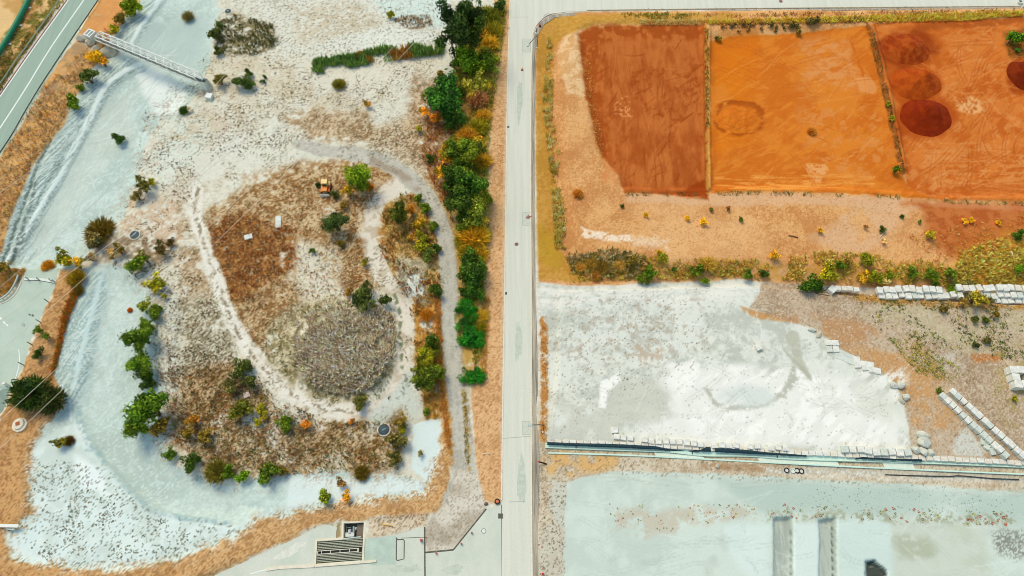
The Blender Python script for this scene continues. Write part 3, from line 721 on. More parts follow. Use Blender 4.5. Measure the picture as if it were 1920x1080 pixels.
# brown gravel terrace
a_ = poly(P_BROWN, 4, 4, 2.5, 201); region(a_, 7)
mix(a_, blend((200, 180, 154), (168, 142, 114), th(n_mid * .4 + n_tny * .3 + rndv * .3, .40, .64)))
mix(mod(poly([(1570, 640), (1720, 640), (1770, 720), (1790, 800), (1740, 830), (1705, 780), (1690, 740), (1640, 690)], 40, 20, 5, 202), th(n_mid, .25, .5)), (204, 152, 96), .85)
mix(mod(poly([(1430, 590), (1560, 590), (1680, 620), (1600, 650), (1540, 625)], 20, 10, 4, 203), th(n_mid, .3, .5)), (192, 144, 98), .8)
mix(mod(poly([(1640, 560), (1920, 565), (1960, 660), (1800, 660), (1700, 630), (1620, 600)], 30, 14, 4, 204), th(n_mid, .3, .5)), (196, 184, 150), .8)
mix(mod(poly([(1600, 545), (1700, 560), (1920, 572), (1920, 582), (1720, 575), (1610, 565)], 8, 6, 3, 205), th(n_sml, .35, .5)), (206, 150, 72), .8)
mix(poly([(1822, 664), (1880, 662), (1886, 676), (1830, 682)], 12, 6, 3, 206), (190, 112, 46), .85)
mix(mod(poly([(1750, 665), (1800, 662), (1810, 690), (1760, 692)], 12, 8, 3, 207), th(n_sml, .3, .5)), (206, 200, 186), .8)
mix(poly([(1784, 838), (1800, 812), (1815, 800), (1850, 848), (1840, 858), (1790, 852)], 5, 4, 2, 208), (208, 210, 200), .95)
mix(poly([(1706, 800), (1728, 806), (1740, 850), (1900, 862), (1900, 868), (1706, 856)], 8, 5, 2, 209), blend((206, 196, 180), (190, 178, 160), n_tny), .85)
mix(mod(poly([(1860, 640), (1960, 640), (1960, 830), (1880, 800)], 40, 16, 4, 210), th(n_sml, .45, .6)), (170, 152, 100), .7)

# white yard
a_ = poly(P_YARD, 4, 4, 2.5, 211); region(a_, 8)
mix(a_, blend((224, 226, 217), (194, 198, 187), th(n_mid * .4 + n_sml * .3 + n_tny * .2 + rndv * .1, .42, .62)))
mix(mod(poly([(1014, 536), (1400, 528), (1410, 560), (1240, 570), (1016, 580)], 20, 10, 4, 212), th(hst, .4, .55)), (238, 236, 228), .7)
mix(poly([(1240, 720), (1300, 690), (1440, 690), (1540, 700), (1640, 740), (1700, 800), (1690, 845), (1320, 830), (1180, 815), (1260, 770)], 30, 22, 6, 213), (240, 240, 234), .85)
mix(mod(poly([(1250, 680), (1700, 690), (1700, 840), (1300, 820)], 30, 14, 5, 214), th(dst * .6 + n_mid * .4, .50, .60)), (248, 247, 242), .85)
mix(mod(poly([(1040, 560), (1320, 550), (1330, 660), (1100, 700), (1040, 660)], 30, 20, 5, 215), th(n_sml * .6 + n_tny * .4, .56, .66)), (190, 176, 158), .65)
mix(poly([(1140, 725), (1200, 710), (1250, 735), (1240, 790), (1150, 790), (1130, 760)], 24, 12, 4, 216), (204, 206, 192), .8)
mix(mod(poly([(1030, 740), (1150, 770), (1150, 826), (1030, 824)], 20, 10, 4, 217), th(n_mid, .3, .5)), (206, 206, 194), .8)
mix(poly([(1125, 715), (1160, 700), (1165, 715), (1140, 735), (1134, 765), (1122, 765)], 5, 4, 2, 218), (248, 247, 242), .95)
# the sorted crescent of damp grey fines
CR = [(1322, 728), (1335, 750), (1365, 766), (1400, 766), (1440, 758), (1470, 738), (1488, 712), (1490, 690)]
mix(mod(stroke(CR, [6, 10, 8, 8, 9, 14, 20, 8], 6, 6, 2, 219), th(n_tny, .25, .5)), (176, 176, 160), .75)
mix(stroke([(1486, 632), (1494, 665), (1508, 690), (1520, 710)], [26, 16, 12, 5], 5, 3, 2, 220), (188, 188, 170), .85)
mix(stroke([(1468, 652), (1490, 680), (1516, 706)], [4, 8, 8], 5, 3, 2, 221), (176, 176, 158), .7)
mix(poly(ell(1400, 745, 55, 20), 16, 8, 3, 222), (214, 222, 216), .7)
mix(mod(poly(ell(1425, 650, 22, 14), 12, 8, 2, 223), th(n_sml, .35, .5)), (186, 186, 172), .7)
mix(mod(poly([(1540, 690), (1620, 700), (1700, 770), (1690, 800), (1560, 760)], 30, 14, 4, 224), th(n_mid, .3, .5)), (220, 220, 208), .7)
mix(mod(poly([(1180, 655), (1200, 640), (1240, 655), (1245, 680), (1200, 685)], 14, 8, 2, 225), th(n_tny, .4, .55)), (196, 178, 156), .8)
a_ = stroke([(1018, 600), (1022, 700), (1018, 830)], 13, 6, 5, 1.6, 226)
mix(mod(a_, th(n_sml * .5 + n_tny * .5, .28, .55)), blend((206, 150, 82), (188, 126, 62), n_sml), .95); region(a_, 4)
mix(mod(poly([(1388, 575), (1440, 590), (1470, 604), (1430, 600), (1396, 586)], 5, 4, 2, 227), th(n_tny, .2, .4)), (206, 150, 86), .9)

# lower yard
a_ = poly(P_SOUTH, 3, 1.5, 2, 231); region(a_, 0)
mix(a_, blend((216, 204, 182), (188, 168, 140), th(n_mid * .4 + n_tny * .3 + rndv * .3, .40, .64)))
mix(mod(poly([(1030, 850), (1160, 850), (1150, 880), (1090, 885), (1040, 900), (1015, 860)], 16, 10, 3, 232), th(n_sml, .3, .5)), (222, 176, 112), .85)
mix(mod(poly([(1300, 862), (1500, 875), (1500, 885), (1320, 880)], 12, 8, 3, 233), th(n_sml, .3, .5)), (176, 140, 104), .8)
mix(mod(poly([(1440, 870), (1920, 895), (1920, 905), (1440, 885)], 8, 5, 3, 234), th(n_tny, .3, .5)), (190, 186, 172), .8)
mix(poly([(1012, 1000), (1058, 960), (1058, 1180), (1012, 1180)], 12, 6, 3, 235), blend((210, 210, 196), (198, 190, 172), n_sml), .85)
mix(mod(poly([(1030, 890), (1062, 890), (1060, 1000), (1030, 960)], 12, 6, 3, 236), th(n_sml, .3, .5)), (204, 208, 196), .8)
a_ = poly(P_SOUTHYARD, 4, 4, 2.5, 237); region(a_, 9)
mix(a_, blend((211, 223, 213), (200, 212, 202), th(n_mid * .45 + n_big * .3 + n_sml * .25, .44, .62)))
mix(mod(poly([(1340, 900), (1960, 930), (1960, 985), (1700, 970), (1440, 960)], 30, 12, 5, 238), th(n_big, .2, .5)), (184, 202, 192), .85)
mix(mod(poly([(1150, 960), (1240, 955), (1410, 950), (1420, 972), (1300, 985), (1190, 1010), (1160, 1000)], 16, 10, 3, 239), th(n_sml, .36, .52)), (202, 192, 172), .75)
mix(mod(poly([(1260, 990), (1440, 985), (1440, 1090), (1260, 1090)], 40, 20, 6, 240), th(n_mid, .46, .6)), (196, 206, 196), .75)
mix(poly([(1350, 985), (1440, 980), (1440, 1100), (1400, 1100)], 20, 10, 4, 241), (218, 233, 229), .8)
mix(poly([(1486, 980), (1536, 980), (1536, 1180), (1488, 1180)], 8, 4, 3, 242), (217, 231, 227), .9)
mix(poly([(1570, 978), (1668, 972), (1672, 1100), (1572, 1180)], 14, 8, 4, 243), (208, 226, 221), .8)
mix(poly([(1672, 975), (1850, 985), (1870, 1180), (1690, 1180)], 30, 14, 5, 244), blend((196, 204, 186), (206, 212, 200), th(n_mid, .4, .6)), .85)
mix(mod(poly([(1670, 1010), (1740, 1005), (1760, 1040), (1690, 1050)], 18, 10, 3, 245), th(n_sml, .3, .5)), (176, 182, 158), .8)
mix(mod(poly([(1860, 1000), (1960, 985), (1960, 1060), (1870, 1040)], 16, 10, 2, 246), th(n_tny * .5 + rndv * .5, .3, .6)), (128, 128, 120), .85)
mix(mod(poly([(1440, 958), (1900, 965), (1900, 985), (1440, 975)], 12, 8, 2, 247), th(n_tny, .5, .6)), (150, 150, 116), .6)
for P_ in (P_TRENCH1, P_TRENCH2):
    b_ = poly(P_, 3, 1.5, 2, 248); region(b_, 10)
    mix(b_, blend((170, 180, 172), (186, 196, 188), th(fbm(X * 3, Y * .3, 1, 3, 249), .4, .6)))
mix(stroke([(1559, 988), (1560, 1020), (1561, 1090), (1562, 1200)], 2.4, 1.5, 1, 2, 250), (84, 90, 86), .85)
mix(stroke([(1480, 976), (1484, 1010), (1482, 1090)], 1.6, 1.5, 1.5, 2, 251), (110, 116, 110), .7)
b_ = poly(P_HOLE, 3, 2, 1, 252); region(b_, 10); mix(b_, blend((64, 74, 70), (84, 90, 84), n_tny))

# specks of tiny plants and pebbles, a vertex each
spk = fbm(X, Y, .24, 1, 261) * .55 + rndv * .45
spk = (np.argsort(np.argsort(spk)) / NV).astype(np.float32)
def specks(pts, thr, col, k=.8, soft=30, warp=16, seed=1, dens=None):
    m = (spk > thr).astype(np.float32)
    if dens is not None: m = m * dens
    mix(mod(poly(pts, soft, warp, 4, seed), m), col, k)
WEST = [(270, 210), (420, 90), (520, 100), (860, 100), (840, 300), (840, 520), (760, 800), (560, 890), (330, 830), (310, 560), (200, 480), (250, 350)]
specks(WEST, .82, blend((118, 92, 70), (96, 98, 66), n_mid), .7, 40, 20, 262, th(n_sml * .5 + n_mid * .5, .46, .60))
specks([(60, 860), (200, 880), (300, 970), (480, 985), (330, 1050), (100, 1062), (30, 1010)], .90, (104, 112, 90), .75, 20, 14, 263)
specks([(420, -10), (830, -10), (830, 120), (560, 130), (440, 90)], .88, (134, 120, 96), .7, 30, 16, 264)
specks(P_EASTVERGE, .88, (172, 118, 74), .6, 5, 3, 265)
specks(P_LOTBANK, .86, (160, 106, 62), .6, 5, 3, 266)
specks(P_ROADBANK, .86, (168, 116, 70), .6, 5, 3, 267)
specks(P_EARTH, .88, (196, 132, 78), .5, 5, 3, 268, th(np.where(RID == 5, 1.0, 0), .4, .6))
specks(P_BROWN, .80, (150, 124, 98), .5, 10, 6, 269); specks(P_BROWN, .90, (218, 204, 184), .5, 10, 6, 270)
m_ = (spk < .08).astype(np.float32) * np.where(RID == 7, 1, 0); CC += ((np.array((216, 204, 186), np.float32) - CC) * (m_ * .6)[:, None])
specks([(1010, 840), (1920, 880), (1920, 918), (1090, 890), (1062, 910), (1056, 1180), (1010, 1180)], .88, (138, 122, 98), .65, 6, 4, 271)
specks([(1420, 872), (1900, 896), (1900, 906), (1640, 902), (1450, 890)], .74, (232, 232, 224), .8, 8, 5, 272)
specks(P_YARD, .985, (170, 164, 148), .6, 8, 4, 273)
specks([(1020, 560), (1330, 550), (1360, 680), (1100, 760), (1040, 830)], .95, (146, 130, 108), .6, 30, 16, 274)
specks([(690, 972), (800, 962), (800, 985), (700, 1010)], .72, (140, 116, 88), .7, 6, 4, 275)
# scrub creeping out over the chalk's edge
mix(mod(stroke([(340, 200), (296, 222), (268, 300), (246, 372), (215, 425), (180, 470), (240, 500), (292, 556), (306, 620), (302, 690), (314, 750), (302, 830), (335, 872), (420, 905), (560, 892), (780, 890)], 40, 36, 10, 2.5, 278), (spk > .62).astype(np.float32) * th(n_sml, .35, .6)), blend((140, 120, 98), (206, 186, 166), n_tny), .8)
# the tan earth and the chalk break into each other along the bank
EDGE_ = [(88, 792), (60, 842), (52, 905), (58, 962), (14, 1000), (20, 1046), (100, 1064), (210, 1070), (330, 1054), (430, 1013), (480, 976), (560, 962), (640, 942), (720, 936), (800, 925), (812, 892), (828, 840)]
mix(mod(stroke(EDGE_, 22, 22, 8, 2, 279), (spk > .55).astype(np.float32) * th(n_sml, .38, .6)), (196, 154, 108), .85)
mix(mod(stroke(EDGE_, 18, 20, 8, 2, 280), (spk < .4).astype(np.float32) * th(n_sml, .62, .42)), (222, 230, 224), .75)
mix(mod(stroke(EDGE_, 12, 14, 8, 2, 281), (spk > .78).astype(np.float32)), (128, 112, 78), .7)
specks(P_TRACKMOUTH, .78, (150, 136, 112), .6, 6, 4, 276)

# wheel ruts and scrapes: long thin curved strokes
_rs = random.Random(31)
def ruts(P_, n, ang, spread, ln, col, k, wd=1.8, seed=1, bend=.35, pair=0):
    a = np.array(P_, float); lo, hi = a.min(0), a.max(0); got = 0
    while got < n:
        x, y = _rs.uniform(lo[0], hi[0]), _rs.uniform(lo[1], hi[1])
        if not inside(np.array([x]), np.array([y]), P_)[0]: continue
        got += 1
        t = ang + _rs.gauss(0, spread); b = _rs.gauss(0, bend); L = ln * _rs.uniform(.5, 1.5); pts = []
        for i in range(9):
            pts.append((x, y)); x += math.cos(t) * L / 8; y += math.sin(t) * L / 8 * .9; t += b / 8
        kk = k * _rs.uniform(.4, 1.0)
        for off in ((0,) if not pair else (0, pair)):
            q = [(px + off * -math.sin(t), py + off * math.cos(t)) for px, py in pts]
            idx, m = stroke(q, [wd * .5] + [wd] * 7 + [wd * .5], 2.0, 1.0, 1.5, seed)
            m = m * inside(PX[idx], PY[idx], P_) * (.35 + .65 * th(n_tny[idx] * .5 + rndv[idx] * .5, .25, .6))
            mix((idx, m), col, kk)
B1 = [(1106, 70), (1318, 60), (1322, 350), (1180, 350), (1130, 280)]; B2 = [(1340, 85), (1620, 66), (1680, 320), (1600, 350), (1340, 350)]; B3 = [(1670, 60), (1930, 50), (1930, 365), (1720, 350)]
ruts(B1, 70, math.pi / 2, .18, 70, (150, 66, 18), .6, 2.0, 301); ruts(B1, 40, math.pi / 2, .2, 60, (220, 142, 74), .45, 1.6, 302); ruts(B1, 34, 2.3, .3, 34, (146, 62, 16), .7, 2.4, 303)
ruts(B2, 50, .1, .5, 80, (190, 92, 22), .5, 2.0, 304, .8, 7); ruts(B2, 40, 2.6, .4, 70, (232, 160, 88), .5, 2.0, 305, .6); ruts([(1340, 325), (1640, 330), (1640, 355), (1340, 357)], 26, 0, .04, 120, (240, 168, 86), .6, 1.6, 306, .05)
ruts(B3, 60, 2.2, .5, 80, (172, 78, 22), .55, 2.2, 307, .9, 7); ruts(B3, 50, .6, .6, 70, (232, 160, 96), .5, 2.0, 308, .8); ruts([(1720, 330), (1930, 330), (1930, 370), (1760, 368)], 26, .04, .06, 110, (180, 88, 30), .6, 2.0, 309, .1)
YD = [(1040, 550), (1390, 540), (1500, 630), (1640, 710), (1690, 840), (1150, 815), (1040, 810)]
ruts(YD, 70, .2, .8, 60, (180, 182, 170), .5, 1.8, 310, 1.0, 7); ruts(YD, 60, .1, .7, 70, (244, 244, 238), .6, 2.2, 311, .8)
LY = [(1070, 910), (1920, 930), (1920, 1090), (1066, 1090)]
ruts(LY, 80, .15, .5, 90, (180, 194, 184), .5, 1.8, 312, .6, 7); ruts(LY, 50, .1, .6, 90, (226, 236, 230), .5, 2.4, 313, .6)
ruts([(1070, 880), (1930, 915), (1930, 935), (1080, 905)], 30, .05, .1, 60, (170, 176, 164), .5, 2, 314, .2)
CN = [(300, 40), (380, 60), (350, 180), (240, 300), (180, 440), (70, 480), (130, 330), (220, 170)]; CS = [(200, 510), (280, 600), (280, 800), (420, 930), (300, 940), (190, 820), (160, 740)]
ruts(CN, 60, 2.15, .3, 70, (168, 188, 184), .5, 1.6, 315, .3); ruts(CN, 40, 2.1, .4, 60, (228, 240, 238), .6, 1.6, 316, .4); ruts(CS, 60, 1.9, .5, 60, (170, 194, 194), .5, 1.6, 317, .5); ruts(CS, 40, 1.8, .6, 60, (226, 240, 240), .6, 1.8, 318, .5)
ruts([(70, 490), (10, 500), (40, 430), (130, 250), (190, 170), (160, 260), (90, 400)], 60, 2.15, .1, 60, (104, 118, 112), .6, 1.5, 319, .2)
ruts(P_BROWN[:5] + P_BROWN[9:], 40, .4, .6, 60, (150, 126, 102), .4, 1.8, 320, .8)
ruts(P_LOTBANK, 40, 1.0, .8, 40, (160, 112, 70), .5, 1.8, 321, .5); ruts(P_ROADBANK, 40, -.25, .3, 50, (164, 118, 76), .5, 1.8, 322, .3); ruts(P_EASTVERGE, 40, 1.57, .15, 50, (190, 140, 94), .5, 1.6, 323, .1)

CC[:] *= np.where((RID == 0)[:, None] & (PX < 940)[:, None], np.array([.995, 1.0, .985]), 1.0)
LIN = np.minimum(s2l(CC) / KV, .88).astype(np.float32)

# ---- split the sheet into its surfaces
cut = inside(PX, PY, P_PIT)
q0 = (np.arange(NY - 1)[:, None] * NX + np.arange(NX - 1)[None, :]).ravel()
quads = np.stack([q0, q0 + 1, q0 + NX + 1, q0 + NX], 1)
quads = quads[~cut[quads].all(1)]
qr = RID[quads[:, 0]]
M_GROUND = mat_ground('ground', 2.6, .13, .14)
M_SMOOTH = mat_ground('fine_ground', 3.2, .06, .06)
M_EARTH = mat_ground('fine_earth', 2.0, .09, .1)
SMOOTH = {3: M_SMOOTH, 8: M_SMOOTH, 9: M_SMOOTH, 10: M_SMOOTH, 6: M_EARTH}
NAMES = {0: 'ground', 1: 'footpath', 2: 'gravel_track', 3: 'chalk_bank', 4: 'dry_verge', 5: 'earth_bank', 6: 'red_earth', 7: 'gravel_terrace', 8: 'white_yard', 9: 'lower_yard', 10: 'trench_floor'}
V = np.stack([X, Y, Z], 1)
for r_, nm in NAMES.items():
    q = quads[qr == r_]
    if not len(q): continue
    used, inv = np.unique(q, return_inverse=True)
    me = np_mesh(nm, V[used], inv.reshape(q.shape), SMOOTH.get(r_, M_GROUND), LIN[used], smooth=True)
    o = link(bpy.data.objects.new(nm, me)); o['kind'] = 'structure'
# the same land out to the horizon, round the surveyed sheet
mb = MB()
R0 = [(GX0, GY0), (GX1 - .2, GY0), (GX1 - .2, GY1 - .2), (GX0, GY1 - .2)]
rings = [1.0, 2.2, 6, 40]
cx_, cy_ = 0, 67
vs = []
for k in rings:
    vs += [(cx_ + (x - cx_) * k, cy_ + (y - cy_) * k, -.1 if k > 1 else -.25) for x, y in R0]
fs = []
for k in range(3):
    for i in range(4):
        fs.append((k * 4 + i, k * 4 + (i + 1) % 4, k * 4 + 4 + (i + 1) % 4, k * 4 + 4 + i))
mb.add(vs, fs)
far = mb.build('terrain', mat_plain('far_land', A(212, 186, 150), .95, .2, .05, A(170, 150, 104)))
far['kind'] = 'structure'
# ------------------------------------------------------------------ roads, pavements, kerbs, markings
def sheet(name, pts, z, mat, holes=(), kind='structure'):
    loops = [[G(x, y, z) for x, y in pts]] + [[G(x, y, z) for x, y in h] for h in holes]
    tris = tessellate_polygon(loops)
    flat = [p for l in loops for p in l]
    mb = MB(); mb.add(flat, [t for t in tris])
    o = mb.build(name, mat)
    me = o.data
    if me.polygons and sum(p.normal.z for p in me.polygons) < 0: me.flip_normals()
    if kind: o['kind'] = kind
    return o
def densify(pts, n=6):
    """smooth open line through points"""
    out = []
    P = [Vector((x, y, 0)) for x, y in pts]
    for i in range(len(P) - 1):
        p0, p1, p2, p3 = P[max(i - 1, 0)], P[i], P[i + 1], P[min(i + 2, len(P) - 1)]
        for k in range(n):
            t = k / n
            q = .5 * ((2 * p1) + (p2 - p0) * t + (2 * p0 - 5 * p1 + 4 * p2 - p3) * t * t + (-p0 + 3 * p1 - 3 * p2 + p3) * t ** 3)
            out.append((q.x, q.y))
    out.append(pts[-1])
    return out
def gl(pts, z=0.0): return [G(x, y, z) for x, y in pts]

ANG_M = 0.0
M_MAIN = mat_plain('pale_worn_asphalt', A(208, 212, 198), .92, .14, .5, A(226, 224, 211), stretch=(0.012, 2.6, .10))
M_APRON = mat_plain('apron_asphalt', A(198, 207, 193), .92, .14, .3, A(217, 220, 208), stretch=(0.3, 1, .5))
M_HWY = mat_plain('green_grey_asphalt', A(152, 174, 160), .9, .10, .6, A(166, 185, 170), stretch=(math.radians(-36), 1.8, .1))
M_LOT = mat_plain('pale_green_asphalt', A(180, 199, 184), .92, .12, .3, A(197, 211, 198))
M_KERB = mat_plain('kerb_concrete', A(232, 222, 204), .9, .12, 2)
M_LINE = mat_plain('road_paint', A(236, 242, 236), .7, .06, 2)
M_DARKLINE = mat_plain('dark_seam', A(96, 96, 84), .9, .3, 3)
M_WALK = mat_plain('stained_pavement', A(112, 106, 94), .95, .25, 1.1, A(206, 194, 174), stretch=(0.015, 2.2, .10))
M_SHOULDER = mat_plain('pale_shoulder', A(214, 204, 188), .9, .14, 2)
M_REDSTRIPE = mat_plain('dull_red_stripe', A(128, 78, 74), .9, .2, 2)

hw = sheet('highway', P_HIGHWAY, .05, M_HWY)
# shoulder, red stripe and lines of the highway
wl = densify([(200, -100), (128, 0), (66, 86), (2, 178), (-60, 266), (-150, 400)])
mb = MB(); mb.strip(gl(wl, .05), .28, .012); o = mb.build('edge_line', M_LINE); o['kind'] = 'structure'
cl = densify([(220, -92), (157, 0), (96, 88), (48, 166), (0, 240), (-60, 330), (-120, 430)])
mb = MB(); mb.strip(gl(cl, .05), .30, .012); o = mb.build('centre_line', M_LINE); o['kind'] = 'structure'
sh = densify([(192, -100), (122, 0), (60, 86), (-4, 178), (-66, 266), (-150, 390)])
mb = MB(); mb.strip(gl(sh, .05), .9, .01); o = mb.build('shoulder', M_SHOULDER); o['kind'] = 'structure'
rs = densify([(196, -100), (125.5, 0), (63.5, 86), (-.5, 178), (-62, 266)])
mb = MB(); mb.strip(gl(rs, .06), .26, .02); o = mb.build('drain_strip', M_REDSTRIPE); o['kind'] = 'structure'

main = sheet('road', P_MAINROAD, .05, M_MAIN)
lot = sheet('parking_lot', P_LOT, .05, M_LOT)
AP1 = [(390, 1084), (470, 1048), (540, 1016), (588, 992), (612, 983), (632, 988), (630, 1000), (630, 1010.6), (592, 1013), (590, 1059.5), (590, 1140), (390, 1140)]
AP2 = [(683, 1009.5), (742, 1003), (796, 988), (798, 1036), (850, 1031), (912, 954), (928, 950), (941, 946), (941, 1140), (590, 1140), (590, 1059.5), (680.5, 1053)]
mb = MB()
for ap in (AP1, AP2):
    lp = [G(x, y, .05) for x, y in ap]; mb.add(lp, [t for t in tessellate_polygon([lp])])
apron = mb.build('yard_pavement', M_APRON); apron['kind'] = 'structure'
if sum(p.normal.z for p in apron.data.polygons) < 0: apron.data.flip_normals()
# kerb of the road's left side and the two-tone pavement of its right side
lk = densify([(957, -20), (953, 100), (950, 250), (948, 400), (946, 550), (943.5, 700), (941.5, 850), (940.5, 938)])
mb = MB(); mb.strip(gl(lk, 0), .22, .14); o = mb.build('kerb', M_KERB); o['kind'] = 'structure'
rk = densify([(1060, 23), (1030, 27), (1012, 40), (1000, 60), (996.5, 100), (995, 250), (995.3, 400), (996, 550), (996, 800), (997, 1000), (999, 1200)])
mb = MB(); mb.strip(gl(rk, 0), .2, .13); o = mb.build('kerb', M_KERB); o['kind'] = 'structure'
pav = [(998, 100), (996.5, 250), (996.8, 400), (997.5, 550), (997.5, 800), (998.5, 1000), (1000.5, 1200), (1011, 1200), (1008, 1000), (1010, 940), (1011, 860), (1009, 800), (1007, 640), (1004, 540), (1003, 400), (1003, 250), (1005, 100), (1008, 66), (1020, 46), (1040, 33), (1100, 26), (1400, 21), (2200, 15), (2200, 13), (1400, 18.5), (1060, 24.5), (1031, 28.5), (1013, 42), (1001.5, 62)]
sheet('pavement', pav, .055, M_WALK)
M_CROSSEDGE = mat_plain('dark_gutter', A(132, 120, 96), .95, .35, 1.2, A(186, 166, 134))
mb = MB(); mb.strip(gl(densify([(1100, 20), (1400, 16.5), (1700, 14), (2100, 11)]), 0), .25, .12); o = mb.build('kerb', M_CROSSEDGE); o['kind'] = 'structure'

sheet('pavement_patch', [(684.5, 1010.5), (742, 1004), (743, 1058), (706, 1060), (682, 1056)], .056, mat_plain('damp_patch', A(186, 203, 190), .9, .12, .6))
def blob(cx, cy, rx, ry, sd, rot=0.0):
    r_ = random.Random(sd); ph = [r_.uniform(0, 6.28) for _ in range(4)]; out = []
    for i in range(60):
        t = 2 * math.pi * i / 60; k = 1 + .16 * math.sin(2 * t + ph[0]) + .12 * math.sin(3 * t + ph[1]) + .08 * math.sin(7 * t + ph[2]) + .05 * math.sin(13 * t + ph[3])
        x, y = rx * k * math.cos(t), ry * k * math.sin(t); out.append((cx + x * math.cos(rot) - y * math.sin(rot), cy + x * math.sin(rot) + y * math.cos(rot)))
    return out
M_STAIN = mat_plain('pale_stain', A(222, 223, 211), .95, .1, 1.2); M_STAIN2 = mat_plain('grey_stain', A(198, 205, 191), .95, .14, 1.2)
for k_, (cx, cy, rx, ry, rot, m) in enumerate(((540, 1036, 24, 9, -.5, M_STAIN), (560, 1022, 12, 6, -.3, M_STAIN), (850, 1068, 20, 8, 0, M_STAIN2), (760, 1066, 34, 6, -.05, M_STAIN2), (972, 640, 6, 40, .0, M_STAIN2), (978, 900, 7, 50, 0, M_STAIN2), (974, 190, 5, 40, 0, M_STAIN2))):
    sheet('pavement_stain', blob(cx, cy, rx, ry, k_ + 3, rot), .0545 + k_ * .0001, m)
# seams in the pavement by the apron
mb = MB()
for a, b, wd in (((796, 988), (797, 1092), .22), ((797, 1036), (850, 1031), .25), ((850, 1031), (912, 954), .22), ((752, 1009), (800, 1007), .08), ((1160 / 1, 0), (1160, 0), .1)):
    if a == b or a[0] == b[0] == 1160: continue
    mb.strip(gl([a, b], .05), wd, .012)
o = mb.build('pavement_seam', M_DARKLINE); o['kind'] = 'structure'
mb = MB()
ln = [(743, 1008), (746, 1012), (756, 1011.5), (758, 1014), (757.5, 1048), (745, 1051), (743, 1049), (743.5, 1010)]
mb.strip(gl(ln, .05), .16, .016)
slot = mb.build('slot_drain', M_DARKLINE, org=G(750, 1030, 0))
tag(slot, 'dark narrow slot drain laid as an upright rectangle in the apron pavement', 'drain')
# transverse seam of the main road, faint patches
M_SEAM = mat_plain('faint_seam', A(176, 184, 170), .95, .2, 4)
mb = MB()
for (x0, y0, x1, y1) in ((944, 32, 992, 32), (955, 941, 985, 940), (942, 822, 995, 818)):
    mb.strip(gl([(x0, y0), (x1, y1)], .05), .1, .008)
for cx, cy in ((988, 85), (988, 410), (988, 802)):
    p = [(cx - 8, cy - 12), (cx + 7, cy - 12), (cx + 7, cy + 13), (cx - 8, cy + 13), (cx - 8, cy - 12)]
    mb.strip(gl(p, .05), .09, .008)
o = mb.build('road_seam', M_SEAM); o['kind'] = 'structure'
for cx, cy in ((988, 85), (988, 410), (988, 802)):
    p = [(cx - 7.6, cy - 11.6), (cx + 6.6, cy - 11.6), (cx + 6.6, cy + 12.6), (cx - 7.6, cy + 12.6)]
    sheet('road_patch', p, .056, mat_plain('patch_asphalt', A(206, 210, 196), .95, .1, 2))
# paint of the parking lot
mb = MB()
for a, b in (((0, 595), (3, 599)), ((6, 603), (10, 607)), ((12, 608), (15, 611))):
    mb.strip(gl([a, b], .05), .28, .012)
mb.strip(gl(densify([(35, 655), (36.5, 668), (36, 682), (32, 700), (26, 718)]), .05), .14, .012)
o = mb.build('parking_marking', M_LINE); o['kind'] = 'structure'
mb = MB()
mb.strip(gl([(43, 607), (47, 608), (46, 612), (42.5, 611), (43, 607)], .05), .1, .012)
mb.strip(gl([(54, 589), (57, 591)], .05), .25, .012); mb.strip(gl([(60, 590), (63, 593)], .05), .3, .012)
o = mb.build('parking_stain', M_DARKLINE); o['kind'] = 'structure'
sheet('driveway', [(-40, 760), (4, 730), (20, 728), (12, 762), (2, 784), (-40, 860)], .06, mat_plain('dark_asphalt', A(140, 158, 148), .9, .12, 1))
# lower yard marking along the apron edge
mb = MB(); mb.strip(gl([(500, 1068), (525, 1064), (560, 1062.5), (590, 1061)], .05), .45, .14); o = mb.build('kerb', M_KERB); o['kind'] = 'structure'
mb = MB(); mb.strip(gl([(470, 1076), (490, 1070), (500, 1068)], .05), .16, .012); o = mb.build('edge_line', M_LINE); o['kind'] = 'structure'
# ------------------------------------------------------------------ built things
RR = random.Random(5)
M_WHITE = mat_plain('white_painted_steel', A(236, 238, 234), .5, .06, 2)
M_STEEL = mat_plain('galvanised_steel', A(176, 190, 186), .5, .12, 3, metallic=.3)
M_DARK = mat_plain('dark_steel', A(66, 74, 72), .7, .2, 3)
M_CONC = mat_plain('pale_concrete', A(222, 228, 222), .92, .12, 1.6, bump=.3)
M_CONC2 = mat_plain('cream_concrete', A(232, 222, 200), .92, .12, 2)
M_GREEN = mat_plain('green_pipe_paint', A(20, 124, 86), .45, .14, 1.5)
M_CABLE = mat_plain('aluminium_cable', A(226, 214, 200), .6, .05, 1)

# power lines high over the scrub
def cable(p, q, z, label, over=(.35, .35)):
    a, b = G(*p, z), G(*q, z)
    d = b - a
    a2, b2 = a - d * over[0], b + d * over[1]
    mb = MB()
    n = 40; pts = []
    for i in range(n + 1):
        t = i / n
        pts.append(a2.lerp(b2, t) - Vector((0, 0, 1.2 * 4 * t * (1 - t))))
    mb.path(pts, .032, 5)
    o = mb.build('power_line', M_CABLE, smooth=True, org=pts[0])
    tag(o, label, 'power line', 'power lines crossing the left of the site')
cable((0, 356), (75, 297), 13, 'thin pale power line over the verge, nearest the highway', (.6, 4))
cable((0, 535), (145, 398), 13, 'thin pale power line from above the guard rail curve to the truss bridge', (.3, 2.6))
cable((95, 530), (231, 428), 13, 'thin pale power line passing just above the corner of the parking lot', (.8, 2.6))
cable((127, 540), (231, 445), 13, 'thin pale power line over the yellow-green shrub right of the parking lot', (1.3, 3.2))
cable((0, 786), (410, 397), 13, 'thin pale power line running over the big dark pine', (.1, 1.2))
cable((0, 838), (567, 285), 13, 'thin pale power line running over the round concrete manhole with the rusty hatch', (.1, .5))

